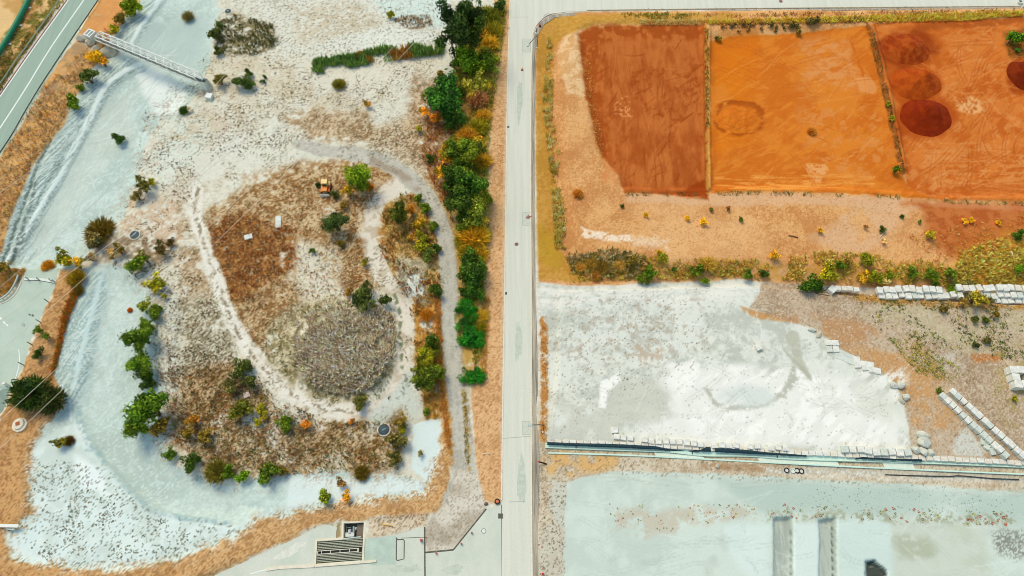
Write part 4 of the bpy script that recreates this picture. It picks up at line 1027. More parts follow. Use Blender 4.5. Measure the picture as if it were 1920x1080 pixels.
# the green pipe on its sleepers
pl = densify([(78, -60), (58, 0), (42, 34), (22, 70), (0, 106), (-40, 176)], 5)
pts = [on(x, y) for x, y in pl]
t = thing('pipeline', pts[8], 'long green pipe lying on the ground at the top left corner', 'pipe')
mb = MB(); mb.path([p + Vector((0, 0, .75)) for p in pts], .55, 16); mb.build('pipe', M_GREEN, t, smooth=True)
for k in range(2, len(pts) - 1, 5):
    d_ = pts[k + 1] - pts[k - 1]
    mb = MB(); mb.box(pts[k] + Vector((0, 0, .12)), (2.0, .4, .3), math.atan2(d_.y, d_.x) + math.pi / 2, .03)
    mb.build('support', M_CONC, t)

# guard rails
def guard_rail(px_pts, label, h=.75, post=4, mat=M_STEEL, thick=.1, posts_mat=None):
    pts = [on(x, y) for x, y in densify(px_pts, 6)]
    for p in pts: p.z = max(p.z, .02)
    t = thing('guard_rail', pts[len(pts) // 2], label, 'guard rail')
    mb = MB()
    mb.strip([p + Vector((0, 0, h - .3)) for p in pts], thick, .3, profile=[(-thick * .2, 0), (thick * .5, .08), (-thick * .2, .15), (thick * .5, .22), (-thick * .2, .3), (-thick * .5, .3), (-thick * .5, 0)])
    mb.build('rail', mat, t)
    for k in range(0, len(pts), post):
        d_ = pts[min(k + 1, len(pts) - 1)] - pts[max(k - 1, 0)]
        mb = MB(); mb.box(pts[k] + Vector((0, 0, h * .5 - .05)), (.12, .16, h), math.atan2(d_.y, d_.x))
        mb.build('post', posts_mat or M_STEEL, t)
guard_rail([(190, -100), (117, 0), (56, 86), (-8, 176), (-70, 262)], 'pale steel guard rail on the left side of the highway', post=2, mat=M_STEEL)
guard_rail([(252, -98), (186, 4), (133, 82), (84, 156), (50, 212), (20, 264), (-40, 352)], 'dark steel guard rail on the right side of the highway beside the orange grass', post=2, mat=mat_plain('weathered_steel', A(96, 116, 106), .6, .2, 2))
guard_rail([(38, 519), (34, 530), (26, 545), (14, 558), (-2, 565), (-40, 572)], 'curved pale guard rail round the corner of the parking lot', mat=mat_plain('pale_rail', A(178, 196, 192), .5, .1, 2), thick=.26, post=3)
mb = MB(); mb.strip(gl(densify([(41, 526), (36, 538), (28, 552), (14, 564), (-2, 570), (-40, 578)]), .02), .22, .13); o = mb.build('kerb', M_KERB); o['kind'] = 'structure'

# posts along the parking lot
def small_post(px, py, h, label, lean=(0, 0), r=.07, mat=None, cap=None, group=None):
    p = on(px, py)
    t = thing('bollard', p, label, 'post', group)
    top = p + Vector((lean[0], lean[1], h))
    mb = MB(); mb.tube(p, top, r, 8); mb.build('shaft', mat or M_DARK, t)
    mb = MB(); mb.tube(top, top + (top - p).normalized() * .12, r * 1.5, 8); mb.build('cap', cap or M_STEEL, t)
    return t
for px, py, lb in ((92, 567, 'upper dark post standing beside the lot below the weedy corner'), (77, 605, 'second dark post standing on the right edge of the lot, above the upper sapling'),
                   (61, 647, 'third dark post on the right edge of the lot, between the two saplings'), (45, 685, 'lowest dark post on the right edge of the lot, above the big dark pine')):
    small_post(px, py, 1.6, lb, group='thin posts along the right edge of the parking lot')
for k, (px, py, lb) in enumerate(((54, 524, 'leftmost grey bollard closing the top of the parking lot'), (74, 525, 'second grey bollard from the left at the top of the parking lot'),
                       (97, 527, 'third grey bollard from the left at the top of the parking lot'), (103, 529, 'rightmost grey bollard closing the top of the parking lot'))):
    small_post(px, py, 1.1, lb, r=.11, mat=M_STEEL, group='bollards at the top of the parking lot')
# low concrete sill behind the bollards
t = thing('concrete_sill', G(75, 522, 0), 'cracked pale concrete sill across the top of the parking lot', 'kerb')
mb = MB(); mb.strip(gl([(46, 524), (75, 523.5), (104, 529)], .02), .5, .1); mb.build('slab', M_CONC, t)
mb = MB(); mb.strip(gl([(46, 526.6), (75, 526.2), (104, 531.6)], .02), .12, .06); mb.build('edge', M_DARK, t)

# round manhole on the orange verge
p = on(38, 797)
t = thing('concrete_manhole', p, 'round cream concrete manhole with a rusty hatch on the orange verge', 'manhole')
mb = MB(); mb.disk(p + Vector((0, 0, -.3)), 1.25, .55, 30, 1.2); mb.build('base', M_CONC2, t)
mb = MB(); mb.disk(p + Vector((-.1, .1, .25)), .95, .3, 30, .9, .08); mb.build('neck', M_CONC2, t)
mb = MB(); mb.box(p + Vector((-.1, .1, .66)), (.62, .6, .08), .3, .02); mb.build('hatch', mat_plain('rust', A(176, 96, 52), .9, .25, 5), t)
# barrier arm of the gate at the left margin
p = on(2, 722)
t = thing('barrier', p, 'red and white barrier across the dark driveway at the left margin', 'barrier')
mb = MB(); mb.box(p + Vector((1.1, .0, .5)), (.4, .4, 1.0), .2, .03); mb.build('housing', M_WHITE, t)
mb = MB(); mb.tube(p + Vector((.9, 0, .9)), p + Vector((-3.5, .3, 1.0)), .08, 8); mb.build('arm', M_WHITE, t)
for k in range(4):
    a = p + Vector((.5 - k, .03 + k * .07, .905 + k * .02)); mb = MB(); mb.tube(a, a + Vector((-.45, .03, .01)), .1, 8); mb.build('stripe', mat_plain('red_paint', A(190, 60, 60), .6, .1), t)
# white arm on the left verge
p = on(22, 988)
t = thing('sign_board', p, 'long white board on posts lying low on the orange ground at the left margin', 'sign')
mb = MB(); mb.box(p + Vector((-1.6, .12, .75)), (6.2, .5, .1), -.02, .02); mb.build('board', M_WHITE, t)
for dx in (-3.2, 1.0):
    mb = MB(); mb.tube(p + Vector((dx, -.1, -.2)), p + Vector((dx, 0, .72)), .07, 8); mb.build('leg', M_STEEL, t)
mb = MB(); mb.box(p + Vector((.2, -.35, .45)), (1.4, .3, .06), -.1, .01); mb.build('brace', M_STEEL, t)

# ---- truss bridge across the basin
za = 2.4
E1, E2 = G(183, 70.5, za), G(377, 151.5, za)
d_ = (E2 - E1); Lt = d_.length; d_.normalize()
n_ = Vector((d_.y, -d_.x, 0))
if n_.y > 0: n_ = -n_                    # towards the camera's foot
wid, hei = 1.6, 1.5
t = thing('truss_bridge', E1, 'white steel lattice truss footbridge spanning the chalk basin at the top left', 'bridge')
def TP(s, a, h): return E1 + d_ * (s * Lt) + n_ * (a - .5) * wid + Vector((0, 0, h))
NB = 13
for a in (0, 1):
    mb = MB(); mb.tube(TP(0, a, 0), TP(1, a, 0), .13, 6); mb.build('bottom_chord', M_WHITE, t)
    mb = MB(); mb.tube(TP(.035, a, hei), TP(.985, a, hei), .13, 6); mb.tube(TP(0, a, .02), TP(.035, a, hei), .09, 6); mb.tube(TP(1, a, .02), TP(.985, a, hei), .09, 6)
    mb.build('top_chord', M_WHITE, t)
    mb = MB()
    for i in range(NB):
        s0, s1 = .035 + .95 * i / NB, .035 + .95 * (i + 1) / NB
        sm = (s0 + s1) / 2
        rl = .06 if a else .03
        mb.tube(TP(s0, a, hei), TP(sm, a, 0), rl, 5); mb.tube(TP(sm, a, 0), TP(s1, a, hei), rl, 5)
    mb.build('side_lattice', M_WHITE, t)
mb = MB()
for i in range(NB):
    s0, s1 = .035 + .95 * i / NB, .035 + .95 * (i + 1) / NB; sm = (s0 + s1) / 2
    mb.tube(TP(s0, 1, hei), TP(sm, 0, hei), .1, 5); mb.tube(TP(sm, 0, hei), TP(s1, 1, hei), .1, 5)
mb.tube(TP(.035, 0, hei), TP(.035, 1, hei), .08, 5); mb.tube(TP(.985, 0, hei), TP(.985, 1, hei), .08, 5)
mb.tube(TP(.72, 0, hei), TP(.72, 1, hei), .13, 5); mb.tube(TP(.72, 0, 0), TP(.72, 0, hei), .12, 5); mb.tube(TP(.72, 1, 0), TP(.72, 1, hei), .12, 5)
mb.build('top_lattice', M_WHITE, t)
mb = MB()
c0, c1 = TP(.0, .5, .02), TP(1, .5, .02)
mb.box((c0 + c1) / 2 - Vector((0, 0, .02)), (Lt, wid * .4, .06), math.atan2(d_.y, d_.x))
mb.build('walkway', mat_plain('grey_grating', A(84, 96, 94), .8, .2, 6), t)
mb = MB(); mb.tube(TP(.02, .86, .2), TP(.99, .86, .2), .09, 8); mb.build('pipe', M_DARK, t)
q = on(202, 92)
mb = MB(); mb.tube(q + Vector((0, 0, -.3)), TP(.14, 1, -.05), .12, 8); mb.build('support_leg', M_STEEL, t)
# its two concrete footings
p = on(173, 72); ang = math.atan2(d_.y, d_.x)
c = G(172, 68, 1.6)
t = thing('concrete_footing', Vector((c.x, c.y, p.z)), 'hollow white concrete footing under the highway end of the truss bridge', 'footing')
mb = MB(); hh = 2.3 - p.z
mb.box(Vector((c.x, c.y, p.z + hh / 2 - .3)), (1.9, 2.0, hh + .6), ang, .05); mb.build('block', M_CONC, t)
mb = MB()
for sx in (-.85, 0, .85): mb.box(Vector((c.x, c.y, p.z + hh + .18)) + d_ * sx, (.24, 2.0, .36), ang, .02)
for sy in (-.88, .88): mb.box(Vector((c.x, c.y, p.z + hh + .176)) + n_ * sy, (1.7, .24, .34), ang, .02)
mb.build('frame', M_WHITE, t)
p = on(385, 162)
c = G(384, 155, 1.4)
t = thing('concrete_footing', Vector((c.x, c.y, p.z)), 'tapering white concrete footing under the scrubland end of the truss bridge', 'footing')
mb = MB(); hh = 2.2 - p.z
mb.box(Vector((c.x, c.y, p.z + hh / 2 - .2)), (1.7, 1.9, hh + .4), ang, .04, .72); mb.build('block', M_CONC, t)
mb = MB(); mb.box(Vector((c.x, c.y, p.z + hh + .06)) + d_ * .3, (.7, 1.0, .12), ang, .02); mb.build('bearing_plate', M_DARK, t)
mb = MB(); b0 = Vector((c.x, c.y, p.z + hh)) + d_ * .75
mb.tube(b0 + Vector((0, 0, -1.6)) + d_ * .3, b0 + Vector((0, 0, .5)), .07, 6); mb.tube(b0 + Vector((0, 0, .5)), b0 + Vector((-.5, .4, .4)), .06, 6); mb.build('handrail', M_STEEL, t)

# ---- boulders by the footing, loose white blocks
def rock(name, px, py, r, sq, mat, label, cat='boulder', seed=1, group=None, rz=0.0, lift_=0.0):
    p = on(px, py)
    bm = bmesh.new(); bmesh.ops.create_icosphere(bm, subdivisions=3, radius=1)
    rd = random.Random(seed)
    ps = [Vector((rd.uniform(-1, 1), rd.uniform(-1, 1), rd.uniform(-.6, 1))).normalized() for _ in range(13)]
    ds = [rd.uniform(.62, .9) for _ in ps]
    m = Matrix.Rotation(rz, 3, 'Z')
    for v in bm.verts:
        n = v.co.normalized(); k = 1.0
        for q_, d0 in zip(ps, ds):
            dd = n.dot(q_)
            if dd > .01: k = min(k, d0 / dd)
        v.co = m @ Vector((n.x * k * r * sq[0], n.y * k * r * sq[1], n.z * k * r * sq[2] + r * sq[2] * .35 + lift_))
    me = bpy.data.meshes.new(name); bm.to_mesh(me); bm.free(); me.materials.append(mat)
    o = link(bpy.data.objects.new(name, me)); o.location = p
    return tag(o, label, cat, group)
M_ROCK = mat_plain('grey_boulder', A(196, 190, 172), .95, .2, 1.2, bump=.4)
M_ROCKW = mat_plain('white_boulder', A(206, 208, 196), .95, .22, 1.2, bump=.5)
rock('boulder', 155, 73, 1.3, (1.1, .75, .7), M_ROCK, 'rounded grey boulder between the highway and the truss footing', seed=3)
rock('boulder', 172, 82, 1.3, (1.0, .8, .7), M_ROCK, 'grey boulder just below the hollow truss footing', seed=4)
rock('boulder', 181, 94, 1.3, (.8, 1.0, .7), M_ROCK, 'grey boulder above the yellow flowering bush by the truss', seed=5)
rock('boulder', 204, 100, 1.9, (1.0, .9, .7), M_ROCK, 'largest grey boulder below the truss support leg', seed=6)
rock('boulder', 842, 150, 1.6, (.8, 1.2, .8), M_ROCKW, 'pale rock pile above the dense green bush beside the hedge', seed=7)
rock('boulder', 833, 172, 1.3, (.9, .9, .7), M_ROCKW, 'smaller pale rock touching the top of the dense green bush', seed=8)
p = on(394, 184)
t = thing('concrete_box', p, 'small tilted white concrete box right below the truss bridge', 'box')
mb = MB(); mb.box(p + Vector((0, 0, .4)), (1.35, 1.25, .9), -.2, .05); mb.build('body', M_CONC, t)
mb = MB(); mb.box(p + Vector((0, 0, .89)), (1.42, 1.32, .08), -.2, .02); mb.build('lid', M_WHITE, t)
p = on(357.5, 208)
t = thing('concrete_ring', p, 'small upright cream concrete pipe ring beside the dark tuft', 'pipe ring')
mb = MB(); mb.ring(p + Vector((0, 0, -.1)), .58, .42, .8); mb.build('ring', M_CONC2, t)
mb = MB(); mb.disk(p + Vector((0, 0, .5)), .43, .04, 20); mb.build('fill', mat_plain('tan_sand', A(226, 196, 150), .95), t)
def slab(px, py, sx, sy, rz, label, mat=None):
    p = on(px, py)
    t = thing('concrete_slab', p, label, 'slab')
    mb = MB(); mb.box(p + Vector((0, 0, .08)), (sx, sy, .36), rz, .05, jit=.05, rnd=RR); mb.build('panel', mat or M_CONC, t)
    mb = MB(); mb.box(p + Vector((sx * .2, -sy * .28, .3)), (sx * .45, sy * .25, .16), rz + .2, .03, jit=.04, rnd=RR); mb.build('fragment', mat or M_CONC, t)
slab(522, 417, 1.0, 2.7, .18, 'long white broken slab lying in the rust coloured grass')
slab(466, 445, 1.5, 1.1, .3, 'short white slab fragment at the left edge of the rust coloured grass')
slab(463, 741, 1.0, 1.0, .4, 'small pinkish white slab beside the grey-green bushes', mat_plain('pink_concrete', A(226, 206, 200), .9))

# round tank covers
def tank(px, py, r, label):
    p = on(px, py); p.z += .02
    t = thing('tank_cover', p, label, 'tank cover')
    mb = MB(); mb.ring(p + Vector((0, 0, -.2)), r * 1.14, r * .98, .36, 36); mb.build('collar', M_CONC2, t)
    mb = MB(); mb.disk(p + Vector((0, 0, -.1)), r * .98, .3, 36, r * .96, .12); mb.build('lid', mat_plain('slate_lid', A(62, 84, 92), .55, .14, 2), t, smooth=False)
    mb = MB(); mb.box(p + Vector((0, 0, .28)), (r * .7, .1, .1), .5, .02); mb.build('handle', M_STEEL, t)
    mb = MB()
    for k in range(6):
        a = k * math.pi / 3; mb.box(p + Vector((math.cos(a), math.sin(a), 0)) * r * .55 + Vector((0, 0, .235)), (r * .7, .07, .05), a)
    mb.build('rib', M_DARK, t)
tank(253, 441, .95, 'round slate coloured tank cover in the pinkish scrub left of the rust grass')
tank(720, 806, 1.0, 'round slate coloured tank cover on the grey gravel below the brown thicket')
tank(428, 22, .75, 'round slate coloured tank cover beside the top edge of the photo')

# ---- the yellow tracked machine, blade towards the viewer
M_YEL = mat_plain('cream_yellow_paint', A(244, 212, 140), .5, .08, 2)
M_ORG = mat_plain('orange_paint', A(232, 140, 48), .5, .12, 3)
M_ORG2 = mat_plain('burnt_orange_paint', A(206, 96, 32), .55, .12, 3)
M_GLASS = mat_plain('dark_glass', A(44, 44, 40), .15, .1, 2)
M_RUB = mat_plain('black_track', A(46, 44, 42), .8, .2, 6)
b_ = on(612, 356)
t = thing('bulldozer', b_, 'small orange and cream bulldozer parked in the dry scrub, its pale blade towards the bottom', 'bulldozer')
def BP(x, y, z): return b_ + Vector((x, y, z))
for sx in (-.78, .82):
    tr = MB(); pr = []
    for k in range(24):
        a = 2 * math.pi * k / 24; pr.append((math.copysign(abs(math.cos(a)) ** .7, math.cos(a)) * 1.35, .36 + math.sin(a) * .36))
    vs = [BP(sx - .2, y + .15, z) for y, z in pr] + [BP(sx + .2, y + .15, z) for y, z in pr]
    n = len(pr); tr.add(vs, [(i, (i + 1) % n, n + (i + 1) % n, n + i) for i in range(n)] + [tuple(range(n)), tuple(range(2 * n - 1, n - 1, -1))])
    to = tr.build('track', M_RUB, t)
    mb = MB(); mb.box(BP(sx, .05, .82), (.46, 2.2, .2), 0, .03); mb.build('fender', M_ORG2 if sx > 0 else M_ORG, t)
mb = MB(); mb.box(BP(0, -.45, .95), (1.1, 1.5, .75), 0, .06); ho = mb.build('hood', M_ORG, t)
mb = MB(); mb.box(BP(0, -.45, 1.335), (.06, 1.4, .03), 0); mb.build('hood_seam', M_YEL, ho)
mb = MB()
for k in range(4): mb.box(BP(-.32 + k * .21, -1.215, .95), (.12, .03, .5), 0)
mb.build('grille', M_DARK, ho)
ca = MB(); ca.box(BP(-.12, .8, 1.3), (1.3, 1.15, 1.0), 0, .05); ca = ca.build('cab', M_YEL, t)
mb = MB(); mb.box(BP(-.12, .8, 2.12), (1.34, 1.2, .12), 0, .04); mb.build('cab_roof', M_YEL, ca)
for sx in (-.62, .62):
    for sy in (-.54, .54):
        mb = MB(); mb.box(BP(-.12 + sx * .97, .8 + sy, 1.9), (.08, .08, .42), 0); mb.build('pillar', M_YEL, ca)
mb = MB(); mb.box(BP(-.12, .27, 1.88), (1.1, .04, .4), 0); mb.build('windscreen', M_GLASS, ca)
mb = MB(); mb.box(BP(-.12, .215, 1.5), (1.0, .03, .46), 0, .01); mb.build('windscreen', M_GLASS, ca)
for sx in (-.74, .52):
    mb = MB(); mb.box(BP(sx + (-.01 if sx < 0 else .02), .8, 1.86), (.03, .9, .4), 0); mb.build('side_window', M_GLASS, ca)
mb = MB(); mb.box(BP(.78, .95, 1.1), (.4, 1.1, .5), 0, .05, .85); mb.build('fuel_tank', M_YEL, t)
mb = MB(); mb.tube(BP(-.1, 1.55, 1.3), BP(-.1, 1.55, 2.2), .07, 8); mb.tube(BP(-.1, 1.55, 2.2), BP(-.2, 1.75, 2.35), .07, 8); mb.build('exhaust', M_DARK, t)
for sx in (-.42, .42):
    mb = MB(); mb.tube(BP(sx, -.9, .6), BP(sx, -1.75, .5), .08, 8); mb.build('push_arm', M_DARK, t)
    mb = MB(); mb.tube(BP(sx * .5, -1.2, 1.1), BP(sx * .8, -1.72, .75), .055, 8); mb.build('lift_cylinder', M_STEEL, t)
mb = MB(); sec = [(-1.82, .0), (-1.92, .25), (-1.94, .5), (-1.88, .75), (-1.76, .92), (-1.72, .92), (-1.8, .75), (-1.85, .5), (-1.84, .25), (-1.74, .0)]
vs = [BP(-1.05, y, z) for y, z in sec] + [BP(1.05, y, z) for y, z in sec]; n = len(sec)
mb.add(vs, [(i, (i + 1) % n, n + (i + 1) % n, n + i) for i in range(n)] + [tuple(range(n)), tuple(range(2 * n - 1, n - 1, -1))])
mb.build('blade', mat_plain('pale_blade', A(232, 228, 212), .5, .12, 3), t)

t.scale = (.9, .9, .9)
# ---- the wheel wash: a sunken frame with bars and a pump pit
zt = .16
W = {k: G(*v, zt) for k, v in dict(a=(593, 1013), b=(642, 1010), c=(642.5, 979), d=(684, 977.5), e=(680, 1053), f=(590.5, 1059.5), g=(682.3, 1007)).items()}
t = thing('wheel_wash', G(636, 1030, 0), 'sunken wheel wash with a steel bar grate and a pump pit in the apron pavement', 'wheel wash')
mb = MB()
def wall(p, q, w_=.3, zb=-1.6, zt_=zt): 
    dd = (q - p); an = math.atan2(dd.y, dd.x); L = Vector((dd.x, dd.y, 0)).length
    mb.box(Vector(((p.x + q.x) / 2, (p.y + q.y) / 2, (zb + zt_) / 2)), (L, w_, zt_ - zb), an)
def ext(p, q, e): dd = (q - p).normalized() * e; return p - dd, q + dd
wall(*ext(W['a'], W['b'], .15)); wall(*ext(W['b'], W['c'], -.15)); wall(*ext(W['c'], W['d'], .15)); wall(*ext(W['d'], W['e'], -.15)); wall(*ext(W['e'], W['f'], .15)); wall(*ext(W['f'], W['a'], -.15))
mb.build('rim', M_CONC2, t)
mb = MB(); pts = [G(593, 1013, -1.2), G(642, 1010, -1.2), G(642.5, 979, -1.2), G(684, 977.5, -1.2), G(680, 1053, -1.2), G(590.5, 1059.5, -1.2)]
pq = {k: Vector((W[k].x, W[k].y, -1.2)) for k in 'abcdef'}; pm = pq['e'].lerp(pq['d'], .62)
mb.add([pq['a'], pm, pq['e'], pq['f']], [(0, 1, 2, 3)]); mb.add([pq['b'] + Vector((0, 0, .004)), pq['c'] + Vector((0, 0, .004)), pq['d'] + Vector((0, 0, .004)), pm + Vector((0, 0, .004))], [(0, 1, 2, 3)]); mb.build('basin_floor', mat_plain('wet_basin', A(58, 72, 66), .3, .25, 1.5, A(92, 84, 68)), t)
ux = (W['g'] - W['a']); LX = ux.length; ux.normalize(); uy = (W['f'] - W['a']); LY = uy.length; uy.normalize()
def WP(s, r, z): p = W['a'].lerp(W['g'], s).lerp(W['f'].lerp(W['e'], s), r); p.z = z; return p
M_BAR = mat_plain('grate_bar', A(176, 180, 160), .6, .2, 3, metallic=.2)
nbar = 15
for i in range(nbar):
    r = .05 + .9 * i / (nbar - 1)
    if .42 < r < .60: continue
    mb = MB(); mb.tube(WP(.03, r, .0), WP(.97, r, .0), .075, 4); mb.build('bar', M_BAR, t)
mb = MB()
for s in [.03 + .94 * i / 15 for i in range(16)]:
    mb.tube(WP(s, .04, -.1), WP(s, .42, -.1), .03, 4); mb.tube(WP(s, .60, -.1), WP(s, .96, -.1), .03, 4)
mb.build('cross_bar', M_DARK, t)
mb = MB()
for r in (.445, .575): mb.tube(WP(.04, r, .08), WP(.9, r, .08), .07, 4)
for s in (.04, .12, .31, .51, .71, .88, .9): mb.tube(WP(s, .445, .08), WP(s, .575, .08), .06, 4)
mb.build('centre_frame', mat_plain('pale_frame', A(226, 222, 202), .6, .1), t)
mb = MB(); mb.tube(WP(.02, .975, .05), WP(.95, .955, .05), .07, 6); mb.tube(WP(.45, .02, .05), WP(.93, -.02, .05), .1, 6); mb.build('spray_pipe', mat_plain('pale_pipe', A(196, 214, 208), .5, .1), t)
# pump in its pit
def QP(px, py, z): return G(px, py, z)
mb = MB(); c = QP(656, 1003, -.75); mb.box(c + Vector((0, 0, .1)), (1.5, .7, .5), .05, .06); mb.build('pump_body', M_CONC, t)
mb = MB(); mb.tube(QP(655.5, 999, -.5), QP(655.5, 993, -.3), .3, 12, .24); mb.build('motor', mat_plain('pale_motor', A(206, 206, 214), .5, .1), t, smooth=False)
mb = MB(); mb.tube(QP(663, 999, -.5), QP(663.3, 987, -.4), .16, 10); mb.build('riser_pipe', M_STEEL, t)
mb = MB(); mb.tube(QP(648, 1003, -.7), QP(645, 1002.5, -.7), .12, 8); mb.tube(QP(650, 989.5, -.8), QP(658, 989, -.8), .05, 6); mb.tube(QP(650, 985, -.9), QP(650, 997, -.9), .05, 6); mb.build('inlet_pipe', M_STEEL, t)
mb = MB(); mb.tube(QP(666.5, 993, -.8), QP(667, 989.5, -.6), .2, 10); mb.build('valve', M_CONC, t)
mb = MB(); c = QP(675.5, 996, -.7); mb.box(c, (1.1, 2.2, .25), .04, .03); mb.build('pit_cover', mat_plain('brown_plate', A(120, 110, 98), .8, .2), t)
mb = MB(); mb.strip([QP(591, 1061, .05), QP(640, 1057.5, .05), QP(706, 1052, .05)], .34, .2); o = mb.build('low_wall', M_CONC2, org=QP(640, 1057, 0))
tag(o, 'low cream concrete wall along the bottom of the wheel wash', 'low wall')

# ---- drain covers, hydrants and other small fittings
M_RUSTC = mat_plain('rusty_iron', A(150, 96, 92), .8, .2, 6)
M_IRON = mat_plain('cast_iron', A(110, 106, 96), .8, .2, 6)
def cover(px, py, r, label, mat=M_IRON, z=.05):
    p = G(px, py, z); t = thing('manhole_cover', p, label, 'manhole cover')
    mb = MB(); mb.ring(p, r * 1.15, r * .97, .03, 24); mb.build('frame', M_SEAM if mat is M_RUSTC else M_IRON, t)
    mb = MB(); mb.disk(p, r * .95, .024, 24); mb.build('lid', mat, t)
cover(968.5, 458, .36, 'round reddish manhole cover in the middle of the road', M_RUSTC)
cover(907, 995.5, .33, 'round manhole cover with a pale middle on the apron near the road junction', M_CONC)
cover(1464, 2.5, .42, 'round brown manhole cover on the road along the top edge', M_RUSTC)
def gully(px, py, label, s=.5):
    p = G(px, py, .05); t = thing('gully_grate', p, label, 'drain')
    mb = MB(); mb.box(p + Vector((0, 0, .012)), (s * 1.3, s * 1.3, .024), 0); mb.build('frame', M_IRON, t)
    mb = MB()
    for k in range(4): mb.box(p + Vector(((k - 1.5) * s * .27, 0, .03)), (s * .12, s * 1.1, .02), 0)
    mb.build('grate', M_DARK, t)
gully(938.5, 967.5, 'dark square gully grate where the apron meets the road', .6)
gully(954, 53, 'small gully grate at the left kerb near the top edge', .4)
gully(952.5, 238, 'small gully grate at the left kerb beside the tan verge', .4)
gully(948, 550, 'small gully grate at the left kerb beside the long hedge', .4)
M_RED = mat_plain('faded_red_paint', A(196, 100, 100), .6, .14, 4)
M_REDB = mat_plain('bright_red_paint', A(206, 50, 44), .5, .1, 4)
def hydrant(px, py, label, s=1.0, mat=None, grp='red marker posts round the apron', z=.05):
    p = G(px, py, z); t = thing('marker_post', p, label, 'marker post', grp)
    mb = MB(); mb.disk(p, .2 * s, .06, 14); mb.build('base', M_CONC, t)
    mb = MB(); mb.disk(p + Vector((0, 0, .06)), .16 * s, .5 * s, 14, .13 * s, .06); mb.build('body', mat or M_RED, t)
hydrant(790, 1013, 'faded red marker post beside the dark seam left of the gravel track mouth', 1.5)
hydrant(884.5, 999, 'faded red marker post on the diagonal edge of the apron, nearest the road', 1.0)
hydrant(865, 1019.5, 'faded red marker post at the lower end of the diagonal apron edge', 1.0)
hydrant(818, 1037, 'faded red marker post below the bottom of the gravel track mouth', 1.0)
hydrant(1017.5, 1076, 'bright red marker post in the speckled strip at the bottom edge', 1.3, M_REDB, None)
p = on(932.5, 940.5)
t = thing('tyre_marker', p, 'black tyre with a rusty orange middle at the tip of the tan verge', 'tyre')
mb = MB(); mb.ring(p, .46, .28, .25, 24); mb.build('tyre', M_RUB, t)
mb = MB(); mb.disk(p + Vector((0, 0, .02)), .28, .2, 18, .26, .05); mb.build('hub', mat_plain('orange_hub', A(214, 122, 84), .7), t)
p = on(908, 946)
o = rock('stone', 911, 945, .4, (1, .8, .7), mat_plain('dark_stone', A(120, 100, 84), .95), 'dark stone at the corner of the tan verge and the gravel track mouth', 'stone', 12)
# street lamps along the right kerb
def lamp(bx, by, hx, hy, label, H_=5.0):
    b0 = on(bx, by); hd = G(hx, hy, H_)
    t = thing('street_lamp', b0, label, 'street lamp', None)
    mb = MB(); mb.disk(b0 + Vector((0, 0, -.05)), .22, .25, 14, .18); mb.build('base', M_CONC, t)
    m1 = b0 + Vector((0, 0, H_ * .86)); m2 = b0.lerp(hd, .35); m2.z = H_ * .99
    mb = MB(); mb.path([b0, b0 + Vector((0, 0, H_ * .5)), m1, m1.lerp(m2, .6) + Vector((0, 0, .08)), m2, hd], .07, 8); mb.build('pole', M_DARK, t)
    hv = (hd - b0); an = math.atan2(hv.y, hv.x)
    mb = MB(); mb.box(hd, (.8, .42, .16), an, .05); he = mb.build('lamp_head', M_STEEL, t)
    mb = MB(); mb.box(hd - Vector((0, 0, .1)), (.6, .3, .05), an); mb.build('lens', M_WHITE, he)
lamp(1018, 810, 994, 797, 'street lamp with a bent dark pole leaning over the road beside the white yard')
lamp(1007, 90, 990.5, 85, 'street lamp with a short arm beside the top of the olive grass strip', 4.2)
p = on(1005.5, 63)
t = thing('marker_pole', p, 'thin dark pole with a round pale foot at the bend of the road corner', 'pole')
mb = MB(); mb.disk(p, .3, .22, 18, .26, .06); mb.build('foot', M_CONC, t)
mb = MB(); mb.tube(p + Vector((0, 0, .2)), p + Vector((0, 0, 1.5)), .06, 8); mb.build('pole', M_DARK, t)
p = on(1012, 49.5)
t = thing('valve_box', p, 'small dark brown valve box at the road corner above the pale-footed pole', 'valve box')
mb = MB(); mb.box(p + Vector((0, 0, .25)), (.45, .55, .6), .2, .04); mb.build('body', mat_plain('brown_box', A(116, 74, 58), .8), t)
mb = MB(); mb.box(p + Vector((0, 0, .57)), (.5, .6, .06), .2, .01); mb.build('lid', M_RUSTC, t)
p = on(991.5, 407)
t = thing('rubble_pile', p, 'little heap of reddish rubble on the square road patch', 'rubble')
mb = MB()
for k in range(22):
    a, r = RR.uniform(0, 6.28), RR.uniform(0, .5); mb.box(p + Vector((math.cos(a) * r, math.sin(a) * r * 1.2, .08 + RR.uniform(0, .12))), (RR.uniform(.1, .25),) * 2 + (RR.uniform(.08, .2),), a, .01)
mb.build('stones', mat_plain('reddish_rubble', A(176, 128, 116), .95, .35, 8), t)
p = on(1024.5, 870)
t = thing('delineator_post', p, 'black post with a red tip leaning from the orange verge towards the road', 'post')
q = G(1011.5, 866, .9); mb = MB(); mb.tube(p, q, .12, 8); mb.build('shaft', M_RUB, t)
mb = MB(); mb.tube(q, q + (q - p).normalized() * .25, .14, 8); mb.build('tip', M_REDB, t)
p = G(979, 131, .05)
t = thing('traffic_cone', p, 'small orange traffic cone on the road left of the olive grass strip', 'traffic cone')
mb = MB(); mb.box(p + Vector((0, 0, .02)), (.5, .5, .05), 0, .01); mb.build('base', M_RUB, t)
mb = MB(); mb.disk(p + Vector((0, 0, .05)), .2, .65, 16, .04); mb.build('cone', mat_plain('cone_orange', A(232, 150, 90), .6), t)
p = G(1911.5, 5.5, .05)
t = thing('concrete_ring', p, 'large white concrete ring on the road in the top right corner', 'pipe ring')
mb = MB(); mb.ring(p, .62, .4, .5); mb.build('ring', M_CONC, t)
mb = MB(); mb.disk(p, .4, .2, 20); mb.build('fill', M_IRON, t)
p = on(1919, 13)
